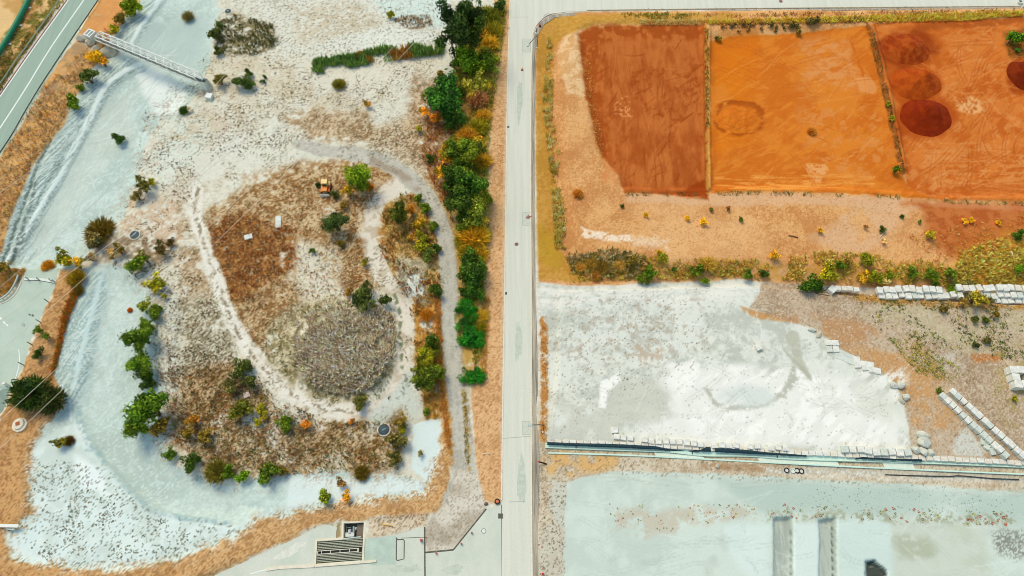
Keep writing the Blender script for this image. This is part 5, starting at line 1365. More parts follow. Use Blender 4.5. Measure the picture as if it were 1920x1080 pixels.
t = thing('concrete_barrier', p, 'short white concrete barrier below the white ring in the top right corner', 'barrier')
mb = MB(); mb.box(p + Vector((0, 0, .35)), (1.2, .5, .7), .3, .06, .6); mb.build('body', M_CONC, t)
mb = MB(); mb.box(p + Vector((0, 0, .71)), (.5, .12, .08), .3, .02); mb.build('lifting_eye', M_STEEL, t)
# fallen sticks and boards
def stick(p0, p1, z0, z1, r, mat, name, label, cat):
    a, b = on(*p0), on(*p1); a.z += z0; b.z += z1
    mb = MB(); m_ = a.lerp(b, .5) + Vector((.05, .05, .06)); mb.path([a, m_, b], r, 6)
    o = mb.build(name, mat, smooth=True, org=a); return tag(o, label, cat)
M_BLEACH = mat_plain('bleached_wood', A(232, 222, 196), .9, .12, 4)
stick((1902, 494), (1893, 473), .05, .5, .1, M_BLEACH, 'wooden_stake', 'bleached stake leaning in the yellow grass at the right margin', 'stake')
stick((1887, 82), (1892, 73), .1, .5, .08, M_BLEACH, 'wooden_stake', 'bleached stake beside the green bush near the top right corner', 'stake')
stick((1650, 445), (1662, 430), .05, .2, .09, M_BLEACH, 'dead_branch', 'bleached dead branch on the tan bank beside a small green shrub', 'branch')
stick((1478, 442), (1496, 446), .08, .1, .12, mat_plain('dark_wood', A(140, 92, 60), .9, .2, 4), 'log', 'dark brown log lying on the tan bank', 'log')
stick((905, 850.5), (920, 851), .05, .05, .07, M_BLEACH, 'wooden_batten', 'thin pale batten lying on the tan verge beside the road', 'batten')
stick((716, 983), (736, 987), .1, .12, .09, mat_plain('yellow_scrap', A(226, 182, 90), .8, .2, 4), 'scrap_pipe', 'yellow scrap pipe lying in the stony strip right of the pump pit', 'pipe')
stick((1530, 551), (1556, 555), .05, .05, .06, mat_plain('dark_hose', A(130, 104, 80), .9), 'hose', 'thin dark hose lying on the brown gravel above the white yard', 'hose')
# ------------------------------------------------------------------ concrete blocks, walls, tarpaulins, heaps
M_BLOCK = mat_plain('block_concrete', A(228, 228, 220), .92, .18, 1.4, bump=.4)
M_BLOCKG = mat_plain('greenish_block_concrete', A(210, 216, 208), .92, .12, 1.4, bump=.4)
M_BLOCKP = mat_plain('warm_block_concrete', A(226, 220, 207), .92, .16, 1.4, bump=.4)
BM_ = []
for k in range(6):
    rd = random.Random(40 + k)
    mb = MB(); mb.box((0, 0, -.5), (1, 1, 1), 0, .06, 1.0, .034, rd)
    me = bpy.data.meshes.new('concrete_block'); me.from_pydata(mb.v, [], mb.f); me.update(); BM_.append(me)
BLOCKS = {}
for nm, m in (('w', M_BLOCK), ('g', M_BLOCKG), ('p', M_BLOCKP)):
    BLOCKS[nm] = []
    for me in BM_:
        c = me.copy(); c.materials.append(m); BLOCKS[nm].append(c)
def block(top, size, rz, label, group, tint='w', tilt=0.03):
    o = link(bpy.data.objects.new('concrete_block', RR.choice(BLOCKS[tint])))
    o.location = top; o.scale = size
    o.rotation_euler = (RR.uniform(-tilt, tilt), RR.uniform(-tilt, tilt), rz + RR.choice((0, math.pi)))
    return tag(o, label, 'concrete block', group)
def along(pts, zt, n):
    P = [G(x, y, zt) for x, y in pts]
    L = [0.0]
    for a, b in zip(P, P[1:]): L.append(L[-1] + (b - a).length)
    out = []
    for k in range(n):
        s = L[-1] * (k + .5) / n
        i = max(j for j in range(len(P) - 1) if L[j] <= s)
        t = (s - L[i]) / (L[i + 1] - L[i]); d_ = P[i + 1] - P[i]
        out.append((P[i].lerp(P[i + 1], t), math.atan2(d_.y, d_.x), L[-1] / n))
    return out
def row(pts, zt, n, wd, h, label, group, tints='wwwp', skip=(), jz=.06, jx=.06, fill=.965, jr=.03):
    for k, (p, a, l) in enumerate(along(pts, zt, n)):
        if k in skip: continue
        q = p + Vector((RR.uniform(-jx, jx) * .4, RR.uniform(-jx, jx), RR.uniform(-jz, jz)))
        block(q, (l * fill, wd * RR.uniform(.94, 1.05), h), a + RR.uniform(-jr, jr), label, group, RR.choice(tints))
WALL = [(1027, 827), (1150, 832), (1320, 839.5), (1500, 848.5), (1735, 858.5), (1930, 868)]
row(WALL, .76, 66, .8, .8, 'pale concrete block in the long front course of the wall below the white yard', 'front course of the long block wall', 'wwpp', jr=.05, fill=.9, jz=.08)
row([(1150, 818), (1180, 821), (1300, 831), (1480, 840)], 1.12, 25, .95, .9, 'squarish white block in the second row behind the long wall, left half', 'second row blocks on the white yard', 'wwww', skip=(3, 13, 18, 21), jx=.12, fill=.84, jz=.1, jr=.07)
block(G(1153, 806, 1.1), (1.2, 1.0, .9), .05, 'white block standing apart behind the left end of the second block row', None)
row([(1578, 842), (1618, 842), (1640, 847), (1710, 847)], 1.25, 9, 1.15, .95, 'larger white block in the short second row behind the right half of the long wall', 'second row blocks at the right of the white yard', 'wwg', jx=.1, fill=.9, jr=.08)
# retaining courses along the bank
row([(1644, 541.5), (1780, 541), (1930, 540)], 1.95, 23, 1.25, .85, 'white block in the upper course of the wall under the yellow bank', 'upper course of the bank wall', 'wwwp', skip=(10, 11), jx=.3, jz=.14, fill=.86, jr=.16)
row([(1648, 552.5), (1760, 554), (1790, 552), (1930, 551)], 1.5, 23, 1.2, .85, 'white block in the lower course of the wall under the yellow bank', 'lower course of the bank wall', 'wwwg', skip=(13,), jx=.34, jz=.16, fill=.86, jr=.18)
row([(1864, 563), (1930, 563.5)], 1.1, 5, 1.2, .8, 'white block in the lowest short course at the right end of the bank wall', 'lowest course of the bank wall', 'ww', jx=.2, fill=.87, jr=.1)
row([(1566, 539), (1612, 542)], 1.5, 4, .9, .7, 'half buried white block in the short row left of the bank wall', 'half buried blocks left of the bank wall', 'wwp', jx=.15, fill=.9)
block(G(1562, 541.5, 1.65), (1.35, 1.25, 1.0), .75, 'turned white block standing alone at the left end of the bank', None)
# two diagonal rows
row([(1764, 737), (1892, 857)], 1.6, 13, 1.05, .95, 'concrete block in the nearer, left diagonal row on the brown gravel', 'left diagonal block row', 'wwgp', fill=.93, jr=.04, jx=.08)
row([(1784, 730), (1925, 858)], 1.6, 14, 1.05, .95, 'concrete block in the farther, right diagonal row on the brown gravel', 'right diagonal block row', 'wwg', fill=.93, jr=.04, jx=.08)
for k, (x, y) in enumerate(((1852, 836), (1846, 828), (1862, 846))):
    block(G(x, y, 1.05), (1.2, .9, .5), .8 + k * .5, 'broken greenish block fallen beside the lower end of the left diagonal row', 'broken blocks by the left diagonal row', 'g', .2)
# hollow square stack
c0 = on(1908, 712)
for lay in (0, 1):
    for i in (-1, 0, 1):
        for j in (-1, 0, 1):
            if i == 0 and j == 0: continue
            block(c0 + Vector((i * 1.3, j * 1.3, .85 * (lay + 1))), (1.27, 1.27, .84), -.09 + RR.uniform(-.02, .02),
                  ('block in the top layer' if lay else 'block in the bottom layer') + ' of the hollow square stack', 'hollow square block stack', 'w')
# edge blocks and boulders round the right rim of the white yard
for x, y, sx, sy, rz, lb in ((1555, 642, 1.1, 1.0, 0.0, 'left block of the small white pair on the rim of the white yard'), (1567, 642.5, 1.15, 1.05, 0.03, 'right block of the small white pair on the rim of the white yard'),
                             (1568, 654.5, 1.1, 1.1, -.03, 'white block below the small pair on the white yard rim'), (1556, 654, 1.0, 1.1, .02, 'half buried grey block just below the small pair on the rim of the white yard'),
                             (1608, 679, 1.15, 2.0, -.05, 'tall white block left in the group of four on the rim of the white yard'), (1621.5, 685, 1.15, 1.7, .02, 'second block from left in the group of four on the white yard rim'),
                             (1634, 688, 1.15, 1.9, -.03, 'third block from left in the group of four on the white yard rim'), (1646.5, 695, 1.1, 1.1, -.2, 'small rightmost block in the group of four on the rim of the white yard')):
    block(G(x, y, 1.1), (sx, sy, .8), rz, lb, None, 'w' if 'grey' not in lb else 'g')
block(G(1585, 669, .9), (3.6, 1.9, .5), -.42, 'wide grey half buried slab between the small white pair and the group of four', None, 'g', .02)
block(G(1423, 650.5, 1.35), (1.0, 1.0, .7), .4, 'single white block on the bare middle of the white yard', None)
for k, (x, y, r, sq, m, lb) in enumerate(((1688, 723, .9, (1, .9, .8), M_ROCKW, 'pale angular boulder, upper of the pair on the right rim of the white yard'), (1698, 745, .8, (1, 1, .8), M_ROCKW, 'pale rounded boulder, lower of the pair on the right rim of the white yard'),
                                  (1676, 723, .9, (.7, 1.1, .6), M_ROCKW, 'flat pale boulder left of the rim pair'), (1690, 752, .6, (1, .8, .7), M_ROCK, 'small grey boulder left of the lower rim boulder'),
                                  (1729, 817, 1.1, (1.0, .8, .7), M_ROCKW, 'upper of the two big stacked boulders in the lower right of the white yard'), (1732, 831, 1.25, (1.05, .9, .7), M_ROCKW, 'lower of the two big stacked boulders in the lower right of the white yard'),
                                  (1715, 844, .85, (.8, 1.0, .8), M_ROCKW, 'leftmost of the three boulders resting on the long wall'), (1730, 847, .9, (1, .9, .8), M_ROCKW, 'middle of the three boulders resting on the long wall'),
                                  (1743, 849, .8, (.9, 1, .8), M_ROCKW, 'rightmost of the three boulders resting on the long wall'), (1522, 619, .75, (1.1, .6, .6), M_ROCKW, 'small pale rock at the top of the white yard rim'),
                                  (1535, 628, .8, (1.1, .6, .5), M_ROCK, 'small grey rock on the rim left of the small white block pair'), (1702, 558, 1.2, (1, .8, .7), M_ROCKW, 'rounded white boulder protruding below the bank wall'),
                                  (1672, 552, 1.2, (1.1, .9, .6), M_ROCKW, 'crumbling white boulder in the left part of the bank wall'), (1688, 549, 1.3, (1.1, .9, .7), M_ROCKW, 'crumbling white boulder in the bank wall, left of the rounded one'),
                                  (1546, 556 - 15, .6, (1, .8, .6), M_ROCKW, 'small pale rock at the far left end of the bank wall'), (1345, 874, .5, (1, .8, .7), M_ROCK, 'small grey rock with a dead branch above the lower yard'))):
    rock('boulder', x, y, r, sq, m, lb, seed=60 + k, rz=k * .7)

# tarpaulins hung over the long wall, and the channel at its foot
def ypx(x, L):
    x = min(max(x, L[0][0]), L[-1][0])
    for (xa, ya), (xb, yb) in zip(L, L[1:]):
        if xa <= x <= xb: return ya + (yb - ya) * (x - xa) / (xb - xa)
def ribbon(name, top, bot, zt, zb, mat, label, cat, sag=.04, seed=1):
    """a sheet lying over the front of the wall and hanging down its face; top and bot trace its edges"""
    rd = random.Random(seed)
    n = 60; x0, x1 = top[0][0], top[-1][0]; rows = []
    for i in range(n):
        x = x0 + (x1 - x0) * i / (n - 1)
        a = G(x, ypx(x, top), zt); wl_ = G(x, ypx(x, WALL), .76)
        fy = wl_.y - .52
        xb = bot[0][0] + (bot[-1][0] - bot[0][0]) * i / (n - 1)
        dx, dy, dz = ray(xb, ypx(xb, bot)); k = (fy - .08) / dy; zlow = max(.15, CAMH + k * dz)
        if a.y < fy + .05:
            k2 = fy / ray(x, ypx(x, top))[1]; a = Vector((a.x, fy, min(.86, CAMH + k2 * ray(x, ypx(x, top))[2])))
        e = Vector((a.x, fy, min(zt, a.z)))
        b = Vector((a.x, fy - .08, min(zlow, e.z - .15)))
        r = [a, a.lerp(e, .5), e, e.lerp(b, .35), e.lerp(b, .7), b]
        rows.append([p + Vector((0, rd.uniform(-sag, 0) * .6, rd.uniform(0, sag))) for p in r])
    m = 6; vs = [p for r in rows for p in r]
    vs += [p + Vector((0, -.03, .03)) for p in vs]
    fs = []; o_ = n * m
    for i in range(n - 1):
        for k in range(m - 1):
            q = (i * m + k, i * m + k + 1, (i + 1) * m + k + 1, (i + 1) * m + k)
            fs.append(q); fs.append(tuple(j + o_ for j in reversed(q)))
    mb = MB(); mb.add(vs, fs); o = mb.build(name, mat, smooth=True, org=rows[n // 2][2]); return tag(o, label, cat)
M_TARP = mat_plain('dark_blue_tarp', A(30, 58, 66), .55, .2, 2.5)
ribbon('tarpaulin', [(1026, 828.5), (1070, 830.5), (1120, 831.5), (1170, 833), (1230, 836.5), (1256, 842)], [(1026, 832), (1070, 835), (1120, 836), (1170, 838.5), (1230, 841.5), (1262, 845.5)], 0.84, .2, M_TARP, 'longest dark blue tarpaulin hanging over the left end of the long block wall', 'tarpaulin', seed=2)
ribbon('tarpaulin', [(1256, 843), (1290, 845.5), (1312, 844), (1324, 838), (1332, 838)], [(1262, 846.5), (1290, 849), (1316, 848), (1330, 843.5), (1340, 843)], 0.84, .2, M_TARP, 'dark blue tarpaulin sagging lowest below the white front blocks of the long wall', 'tarpaulin', seed=3)
ribbon('tarpaulin', [(1340, 840), (1370, 841), (1400, 843.5), (1440, 848), (1470, 850), (1512, 853.5)], [(1340, 843.5), (1370, 845.5), (1400, 847.5), (1440, 851), (1470, 852), (1512, 854)], 0.84, .2, M_TARP, 'dark blue tarpaulin over the middle stretch of the long block wall', 'tarpaulin', seed=4)
ribbon('tarpaulin', [(1606, 858.5), (1618, 856.5), (1630, 857.5), (1680, 860), (1728, 861)], [(1608, 861.5), (1620, 858.5), (1634, 858), (1680, 859.8), (1728, 861.5)], 0.84, .2, M_TARP, 'narrow dark blue tarpaulin at the right part of the long block wall', 'tarpaulin', seed=5)
M_CHAN = mat_plain('pale_green_concrete', A(208, 236, 224), .85, .08, 1.2)
M_CHAN2 = mat_plain('cream_channel', A(226, 238, 224), .85, .08, 1.2)
chn = densify([(1022, 836), (1150, 841), (1250, 844.5), (1320, 851.5), (1400, 852.5), (1500, 858.5), (1735, 865.5), (1930, 873.5)])
chp = gl(chn, 0)
t = thing('drain_channel', chp[len(chp) // 2], 'pale green concrete drain channel along the foot of the long block wall', 'drain channel')
mb = MB(); mb.strip(chp, .62, .5, profile=[(-.4, 0), (-.4, .38), (-.28, .38), (-.2, .26), (.2, .26), (.28, .34), (.4, .34), (.4, 0)]); mb.build('channel', M_CHAN, t)
for i in (3, 16, 28): 
    p = chp[min(i, len(chp) - 1)]; mb = MB(); mb.box(p + Vector((0, 0, .3)), (.12, .6, .12)); mb.build('joint', M_DARK, t)
ch2 = gl(densify([(1028, 849.5), (1180, 854), (1320, 861), (1500, 870.5), (1620, 876.5), (1780, 883.5), (1930, 890)]), 0)
o = MB().strip(ch2, .24, .2).build('edging_kerb', M_CHAN, org=ch2[5]); tag(o, 'thin pale concrete edging running parallel below the drain channel', 'kerb')
for k, (x0, x1, lb) in enumerate(((1226, 1318, 'cream concrete pad between channel and edging, leftmost of the three pads'), (1420, 1570, 'long cream concrete pad between channel and edging below the middle tarpaulin'), (1655, 1712, 'cream concrete pad between channel and edging at the narrow right tarpaulin'))):
    def yc(x, L): 
        for (xa, ya), (xb, yb) in zip(L, L[1:]):
            if xa <= x <= xb: return ya + (yb - ya) * (x - xa) / (xb - xa)
    Lc = [(1022, 836), (1150, 841), (1250, 844.5), (1320, 851.5), (1400, 852.5), (1500, 858.5), (1735, 865.5), (1930, 873.5)]
    Le = [(1028, 849.5), (1180, 854), (1320, 861), (1500, 870.5), (1620, 876.5), (1780, 883.5), (1930, 890)]
    xs = [x0 + (x1 - x0) * i / 12 for i in range(13)]
    a = [G(x, yc(x, Lc) + 4.5 - (2.5 if i in (0, 12) else 0) * 0, .12) for i, x in enumerate(xs)]; b = [G(x + 4, yc(x, Le) - 1.4, .12) for x in xs]
    for p in a + b: p.z = .12 + float(max(zat(p.x, p.y), -.05))
    vs = a + b + [p - Vector((0, 0, .3)) for p in a + b]; n = 13
    fs = [(i, i + 1, n + i + 1, n + i) for i in range(n - 1)] + [(n + i, n + i + 1, 3 * n + i + 1, 3 * n + i) for i in range(n - 1)] + [(i + 1, i, 2 * n + i, 2 * n + i + 1) for i in range(n - 1)] + [(0, n, 3 * n, 2 * n), (2 * n - 1, n - 1, 3 * n - 1, 4 * n - 1)]
    o = MB().add(vs, fs).build('concrete_pad', M_CHAN2, org=a[6]); tag(o, lb, 'concrete pad')
hose = gl(densify([(1660, 890), (1720, 892), (1780, 893), (1800, 892), (1860, 897), (1910, 899)]), .06)
mb = MB(); mb.path(hose, .09, 6); o = mb.build('hose', mat_plain('black_hose', A(64, 66, 60), .7), smooth=True, org=hose[0]); tag(o, 'long black hose lying on the gravel under the pale edging at the right', 'hose')
# white pipe rings / tyres on the gravel
for x, y, m, lb in ((1474.5, 882, 'd', 'leftmost dark ring of the row lying on the tan gravel'), (1486, 882.5, 'w', 'second ring from the left in the row on the tan gravel, pale and half sunk'), (1494, 882.5, 'd', 'third ring from the left in the row on the tan gravel'), (1502, 883.5, 'd', 'rightmost ring of the row lying on the tan gravel')):
    p = on(x, y); t = thing('tyre', p, lb, 'tyre', 'rings on the tan gravel')
    mb = MB(); mb.ring(p, .43, .31, .22, 24); mb.build('tread', M_RUB if m == 'd' else M_CONC, t)
    mb = MB(); mb.disk(p + Vector((0, 0, .0)), .3, .08, 18); mb.build('fill', M_CONC, t)

# ---- heaps of soil and gravel
M_HEAP = mat_ground('heap_soil', 3.0, .18, .5)
def heap(px, py, rx, ry, h, c1, c2, label, seed=1, peak=(0, 0), rot=0.0, name='soil_heap', flat=0.0):
    p = on(px, py); n_r, n_a = 34, 90
    vs, cs = [], []
    k = ry  # along the depth direction, in metres
    for i in range(n_r + 1):
        r = i / n_r * 1.12
        for j in range(n_a):
            a = 2 * math.pi * j / n_a
            x, y = r * math.cos(a), r * math.sin(a)
            vs.append((x, y, r, a))
    A_ = np.array(vs)
    ox, oy = seed * 31.7, seed * 13.3
    rim = 1 + (fbm(np.cos(A_[:, 3]) * 1.2 + ox, np.sin(A_[:, 3]) * 1.2 + oy, 1.0, 2, seed) - .5) * .28
    wx = A_[:, 0] * rim * rx; wy = A_[:, 1] * rim * ry
    c, s = math.cos(rot), math.sin(rot); wx, wy = wx * c - wy * s, wx * s + wy * c
    sh = np.clip(1 - A_[:, 2], 0, 1)
    wx = wx + peak[0] * sh * rx; wy = wy + peak[1] * sh * ry
    prof = np.where(sh > 0, np.minimum(sh * 1.12, 1 - flat) ** 1.08, 0)
    z = h * prof
    nn = fbm(wx + ox, wy + oy, .9, 3, seed); z = z + (nn - .5) * .45 * (sh > .02) * np.minimum(sh * 4, 1)
    wz = zat(p.x + wx, p.y + wy) + np.where(A_[:, 2] > 1.02, -.12, z)
    Vv = np.stack([wx, wy, wz - p.z], 1)
    F = []
    for i in range(n_r):
        for j in range(n_a):
            F.append((i * n_a + j, (i + 1) * n_a + j, (i + 1) * n_a + (j + 1) % n_a, i * n_a + (j + 1) % n_a))
    t_ = sstep(.3, .7, fbm(wx * 1.4 + ox, wy * .8 + oy, 1.3 if name == 'soil_heap' else .35, 3, seed + 9))
    col = blend(c1, c2, t_)
    me = np_mesh(name, Vv, np.array(F), M_HEAP, np.minimum(s2l(col) / KV, .88), smooth=True)
    o = link(bpy.data.objects.new(name, me)); o.location = p
    return tag(o, label, 'heap')
heap(1698, 92, 5.8, 5.0, 1.6, (150, 56, 10), (176, 80, 22), 'topmost, lowest spread red soil heap beside the right divider ridge', 3, (.25, -.1), .2)
heap(1716, 158, 5.6, 4.6, 2.4, (184, 82, 18), (168, 66, 14), 'middle orange-red soil heap below the spread one', 5, (.3, .25))
heap(1735, 220, 5.6, 5.0, 2.3, (146, 48, 6), (130, 38, 4), 'dark blood-red soil heap, lowest of the three by the divider ridge', 7, (.0, .2))
heap(1921, 142, 3.6, 4.4, 2.2, (126, 44, 8), (110, 34, 6), 'dark red soil heap cut by the right edge of the photo', 9)
heap(1384, 224, 4.3, 3.6, .45, (218, 122, 34), (208, 110, 28), 'low round orange heap inside the dark ring', 11, flat=.35)
# ------------------------------------------------------------------ plants
M_LEAF = mat_leaf('foliage')
M_STUFF = mat_leaf('ground_foliage', use_obj=False, trans=.12)
M_BARK = mat_plain('bark', A(120, 100, 76), .95, .25, 5)
def unit(v): return v / (np.linalg.norm(v, axis=-1, keepdims=True) + 1e-9)
def crown(seed, n, lumps, leaf, H=1.3, base=.12, top=.75, open_=.55):
    """leaves on lumps through a crown of radius 1; a tint per leaf in 'albedo'"""
    g = np.random.default_rng(seed)
    nb = max(5, lumps // 5)                       # limbs that carry the lumps
    ba = np.arange(nb) * 2.399 + g.uniform(-.5, .5, nb); bl = g.uniform(.5, 1.08, nb); be = g.uniform(.25, 1.0, nb)
    bi = g.integers(0, nb, lumps); bt = g.uniform(.18, 1.0, lumps)
    rr = bl[bi] * bt * .86
    ang = ba[bi] + g.normal(0, .16, lumps)
    lc = np.stack([rr * np.cos(ang), rr * np.sin(ang), base + (H - base) * (be[bi] * (.35 + .65 * bt) + (1 - bt) * .35) * g.uniform(.75, 1.1, lumps)], 1)
    lc[:, 2] = np.minimum(lc[:, 2], H)
    lr = g.uniform(.13, .36, lumps) * (1.15 - .4 * bt)
    lt = g.uniform(.45, 1.6, lumps)  # random clump tones; the wide spread paints highlights and shadow into the leaves
    hue = g.normal(0, .10, lumps)
    w_ = lr ** 2; k = g.choice(lumps, n, p=w_ / w_.sum())
    d = g.normal(size=(n, 3)); d[:, 2] = d[:, 2] * .8 + .25; d = unit(d)
    rad = lr[k] * np.where(g.random(n) < .7, g.uniform(.7, 1.12, n), np.where(g.random(n) < .4, g.uniform(1.1, 1.6, n), g.uniform(.3, .8, n)))
    c = lc[k] + d * rad[:, None]
    c[:, 2] = np.maximum(c[:, 2], .03)
    nrm = unit(d + g.normal(size=(n, 3)) * open_)
    t = unit(np.cross(nrm, g.normal(size=(n, 3)))); b = np.cross(nrm, t)
    L = leaf * g.uniform(.7, 1.35, n)[:, None]
    q = np.stack([c - t * L, c + b * L * .5 - t * L * .1, c + t * L, c - b * L * .5 - t * L * .1], 1)
    tone = lt[k] * g.uniform(.5, 1.5, n) * np.where(g.random(n) < .12, 1.6, 1.0)
    hs = hue[k] + (lt[k] - 1) * .22 + g.normal(0, .05, n)  # brighter clumps turn yellower, as painted highlights
    col = np.stack([tone * (1 + hs), tone, tone * (1 - hs * .5)], 1)
    return q.reshape(-1, 3), np.arange(4 * n).reshape(-1, 4), np.repeat(col, 4, 0)
def spikes(seed, n, H=1.2, length=.55, wd=.05, spread=1.0, lean=.4):
    """long needles or blades fanning outwards from a clump of radius 1"""
    g = np.random.default_rng(seed)
    a = g.random(n) * 2 * np.pi; r = np.sqrt(g.random(n)) * .62 * spread
    h = g.random(n) * (1 - r / spread * .6) * H * .6
    o = np.stack([r * np.cos(a), r * np.sin(a), h], 1)
    d = unit(np.stack([np.cos(a) * (r / spread * 1.4 + .15), np.sin(a) * (r / spread * 1.4 + .15), np.full(n, .75)], 1) + g.normal(size=(n, 3)) * lean)
    d[:, 2] = np.abs(d[:, 2]); L = length * g.uniform(.6, 1.3, n)
    side = unit(np.cross(d, g.normal(size=(n, 3)))) * (wd * g.uniform(.6, 1.5, n))[:, None]
    tip = o + d * L[:, None]; mid = o + d * L[:, None] * .55
    q = np.stack([o - side * .4, mid - side, tip, mid + side], 1)
    sec = (np.floor(a * 1.6) * 7.13 + np.floor(h * 4) * 3.7) % 1.0
    tone = (.75 + .5 * sec) * g.uniform(.55, 1.45, n); hs = g.normal(0, .08, n)
    col = np.stack([tone * (1 + hs), tone, tone * (1 - hs * .5)], 1)
    return q.reshape(-1, 3), np.arange(4 * n).reshape(-1, 4), np.repeat(col, 4, 0)
PROTO = {}
def proto(kind, var, data, stem_h=.7, twigs=6):
    me = np_mesh('foliage', data[0], data[1], M_LEAF, data[2])
    rd = random.Random(var * 7 + 1); mb = MB()
    for k in range(twigs):
        a = 2 * math.pi * k / twigs + rd.uniform(-.3, .3); r = rd.uniform(.1, .45)
        e = Vector((math.cos(a) * r, math.sin(a) * r, stem_h * rd.uniform(.6, 1.0))); m_ = e * .5 + Vector((0, 0, .08))
        mb.tube((math.cos(a) * .03, math.sin(a) * .03, -.12), m_, .035, 5, .024, False); mb.tube(m_, e, .024, 5, .008, False)
    st = bpy.data.meshes.new('stem'); st.from_pydata(mb.v, [], mb.f); st.update(); st.materials.append(M_BARK)
    PROTO.setdefault(kind, []).append((me, st))
for v in range(4): proto('leafy', v, crown(200 + v, 1400, 26, .10))
for v in range(3): proto('tree', 10 + v, crown(220 + v, 4200, 46, .068, H=1.7, base=.15), 1.1, 8)
for v in range(2): proto('tall', 20 + v, crown(240 + v, 5000, 50, .066, H=2.9, base=.15), 1.9, 7)
for v in range(3): proto('loose', 30 + v, crown(260 + v, 650, 9, .10, open_=.9))
def both(a, b):
    return np.concatenate([a[0], b[0]]), np.concatenate([a[1], b[1] + len(a[0])]), np.concatenate([a[2], b[2] * 1.25])
for v in range(2): proto('pine', 40 + v, both(crown(290 + v, 2200, 36, .075, H=1.4, base=.1), spikes(300 + v, 900, 1.7, .6, .03, 1.15, .5)))
for v in range(3): proto('tuft', 50 + v, spikes(320 + v, 1300, .8, .6, .026, .85, .7))
for v in range(2): proto('mat', 60 + v, crown(340 + v, 3600, 34, .055, H=.3, base=.02))
for v in range(2): proto('dry', 70 + v, spikes(360 + v, 900, 1.0, .8, .022, .6, .5), .8, 10)
for v in range(2): proto('round', 80 + v, crown(380 + v, 900, 12, .10, H=.8, base=.1))
cnt = {}
LF = np.array([1.0, 1.0, 1.0])
def shrub(px, py, r, kind, col, label, group=None, hs=1.0, name=None, ex=1.0, rz=None):
    """px, py: middle of the crown as photographed; r: its radius in photo pixels"""
    if 795 < px < 930 and py < 560: r = r * 1.18
    v = cnt.get(kind, 0); cnt[kind] = v + 1
    me, st = PROTO[kind][v % len(PROTO[kind])]
    p = on(px, py)
    sc = r * (math.hypot(p.y, CAMH) / 1.02) / FPX     # metres
    depth = p.y * ST + CAMH * CT; sc = r * 1.38 * depth / FPX
    hc = {'tree': .8, 'tall': 1.3, 'leafy': .6, 'loose': .6, 'pine': .7, 'tuft': .5, 'mat': .12, 'dry': .5, 'round': .4}[kind] * sc * hs
    p = on(px, py, hc)
    nm = name or {'tree': 'tree', 'tall': 'tree', 'pine': 'pine_tree', 'leafy': 'shrub', 'loose': 'shrub', 'tuft': 'grass_tuft', 'mat': 'creeper', 'dry': 'dry_bush', 'round': 'shrub'}[kind]
    cat = {'tree': 'tree', 'pine_tree': 'pine tree', 'shrub': 'shrub', 'grass_tuft': 'grass tuft', 'creeper': 'creeper', 'dry_bush': 'dry bush', 'sapling': 'sapling'}[nm]
    e = thing(nm, p, label, cat, group)
    e.scale = (sc * ex, sc, sc * hs); e.rotation_euler.z = rz if rz is not None else RR.uniform(0, 6.28)
    f = link(bpy.data.objects.new('crown' if kind in ('tree', 'tall', 'pine') else 'foliage', me), e)
    c = s2l(col) / KV * np.array([1.7, 1.32, .72])
    f.color = (*[float(min(x, .8)) for x in c], 1)
    s = link(bpy.data.objects.new('trunk' if kind in ('tree', 'tall', 'pine') else 'stem', st), e)
    return e
DG, MG, YG, OL, RU, GG, YE, BR = (60, 92, 36), (88, 122, 36), (140, 152, 44), (116, 110, 52), (176, 116, 48), (130, 134, 100), (206, 176, 40), (150, 128, 106)
PN = (52, 84, 36)
S = shrub
# left: chalk banks and verges
S(54, 735, 23, 'pine', PN, 'big dark spiky pine beside the parking lot, left half of the dark pair')
S(94, 749, 18, 'pine', (54, 72, 38), 'dark spiky pine spreading onto the chalk, right half of the dark pair')
S(122, 486, 20, 'loose', YG, 'yellow-green bush at the corner between the chalk basins, left one'); S(146, 498, 13, 'loose', (176, 164, 50), 'small yellow bush right beside the yellow-green corner bush')
S(223, 261, 11, 'leafy', (60, 98, 46), 'lone round dark green bush on the pale upper chalk bank', name='shrub')
S(137, 194, 15, 'leafy', MG, 'dense green bush on the slope between verge and upper chalk bank')
S(166, 146, 16, 'leafy', (70, 92, 44), 'dark green bush on the slope just below the yellow flowering bush'); S(152, 164, 7, 'leafy', MG, 'small green bush below the dark slope bush')
S(246, 15, 17, 'leafy', (112, 142, 26), 'bright yellow-green bush at the top edge beside the chalk slope'); S(226, 36, 12, 'leafy', OL, 'olive bush below the bright bush at the top edge'); S(214, 55, 9, 'leafy', YG, 'small yellow-green bush just above the truss bridge')
S(178, 108, 13, 'leafy', YE, 'bright yellow flowering bush on the slope below the truss footing'); S(194, 118, 11, 'loose', (214, 160, 50), 'orange-yellow bush right of the bright yellow flowering bush'); S(214, 88, 8, 'loose', (226, 168, 50), 'small orange flowering bush under the truss bridge')
S(184, 432, 20, 'tuft', OL, 'dark olive grass clump at the edge of the upper chalk bank', ex=1.2); S(197, 427, 10, 'tuft', (210, 130, 50), 'orange grass clump on top of the dark olive one'); S(174, 456, 17, 'loose', (110, 112, 82), 'dull grey-green shrub just below the olive grass clump')
S(268, 352, 17, 'loose', (104, 112, 66), 'grey-green shrub on the edge of the upper chalk bank'); S(257, 368, 13, 'loose', GG, 'pale grey-green shrub below left of the other one'); S(285, 342, 8, 'leafy', YG, 'small bright yellow-green shrub at the top of the grey-green pair')
S(256, 496, 18, 'leafy', MG, 'green bush between the upper and lower chalk bank'); S(272, 486, 14, 'loose', GG, 'grey-green shrub right of the green bush between the chalk banks'); S(224, 470, 12, 'loose', OL, 'olive shrub left of the green bush between the chalk banks')
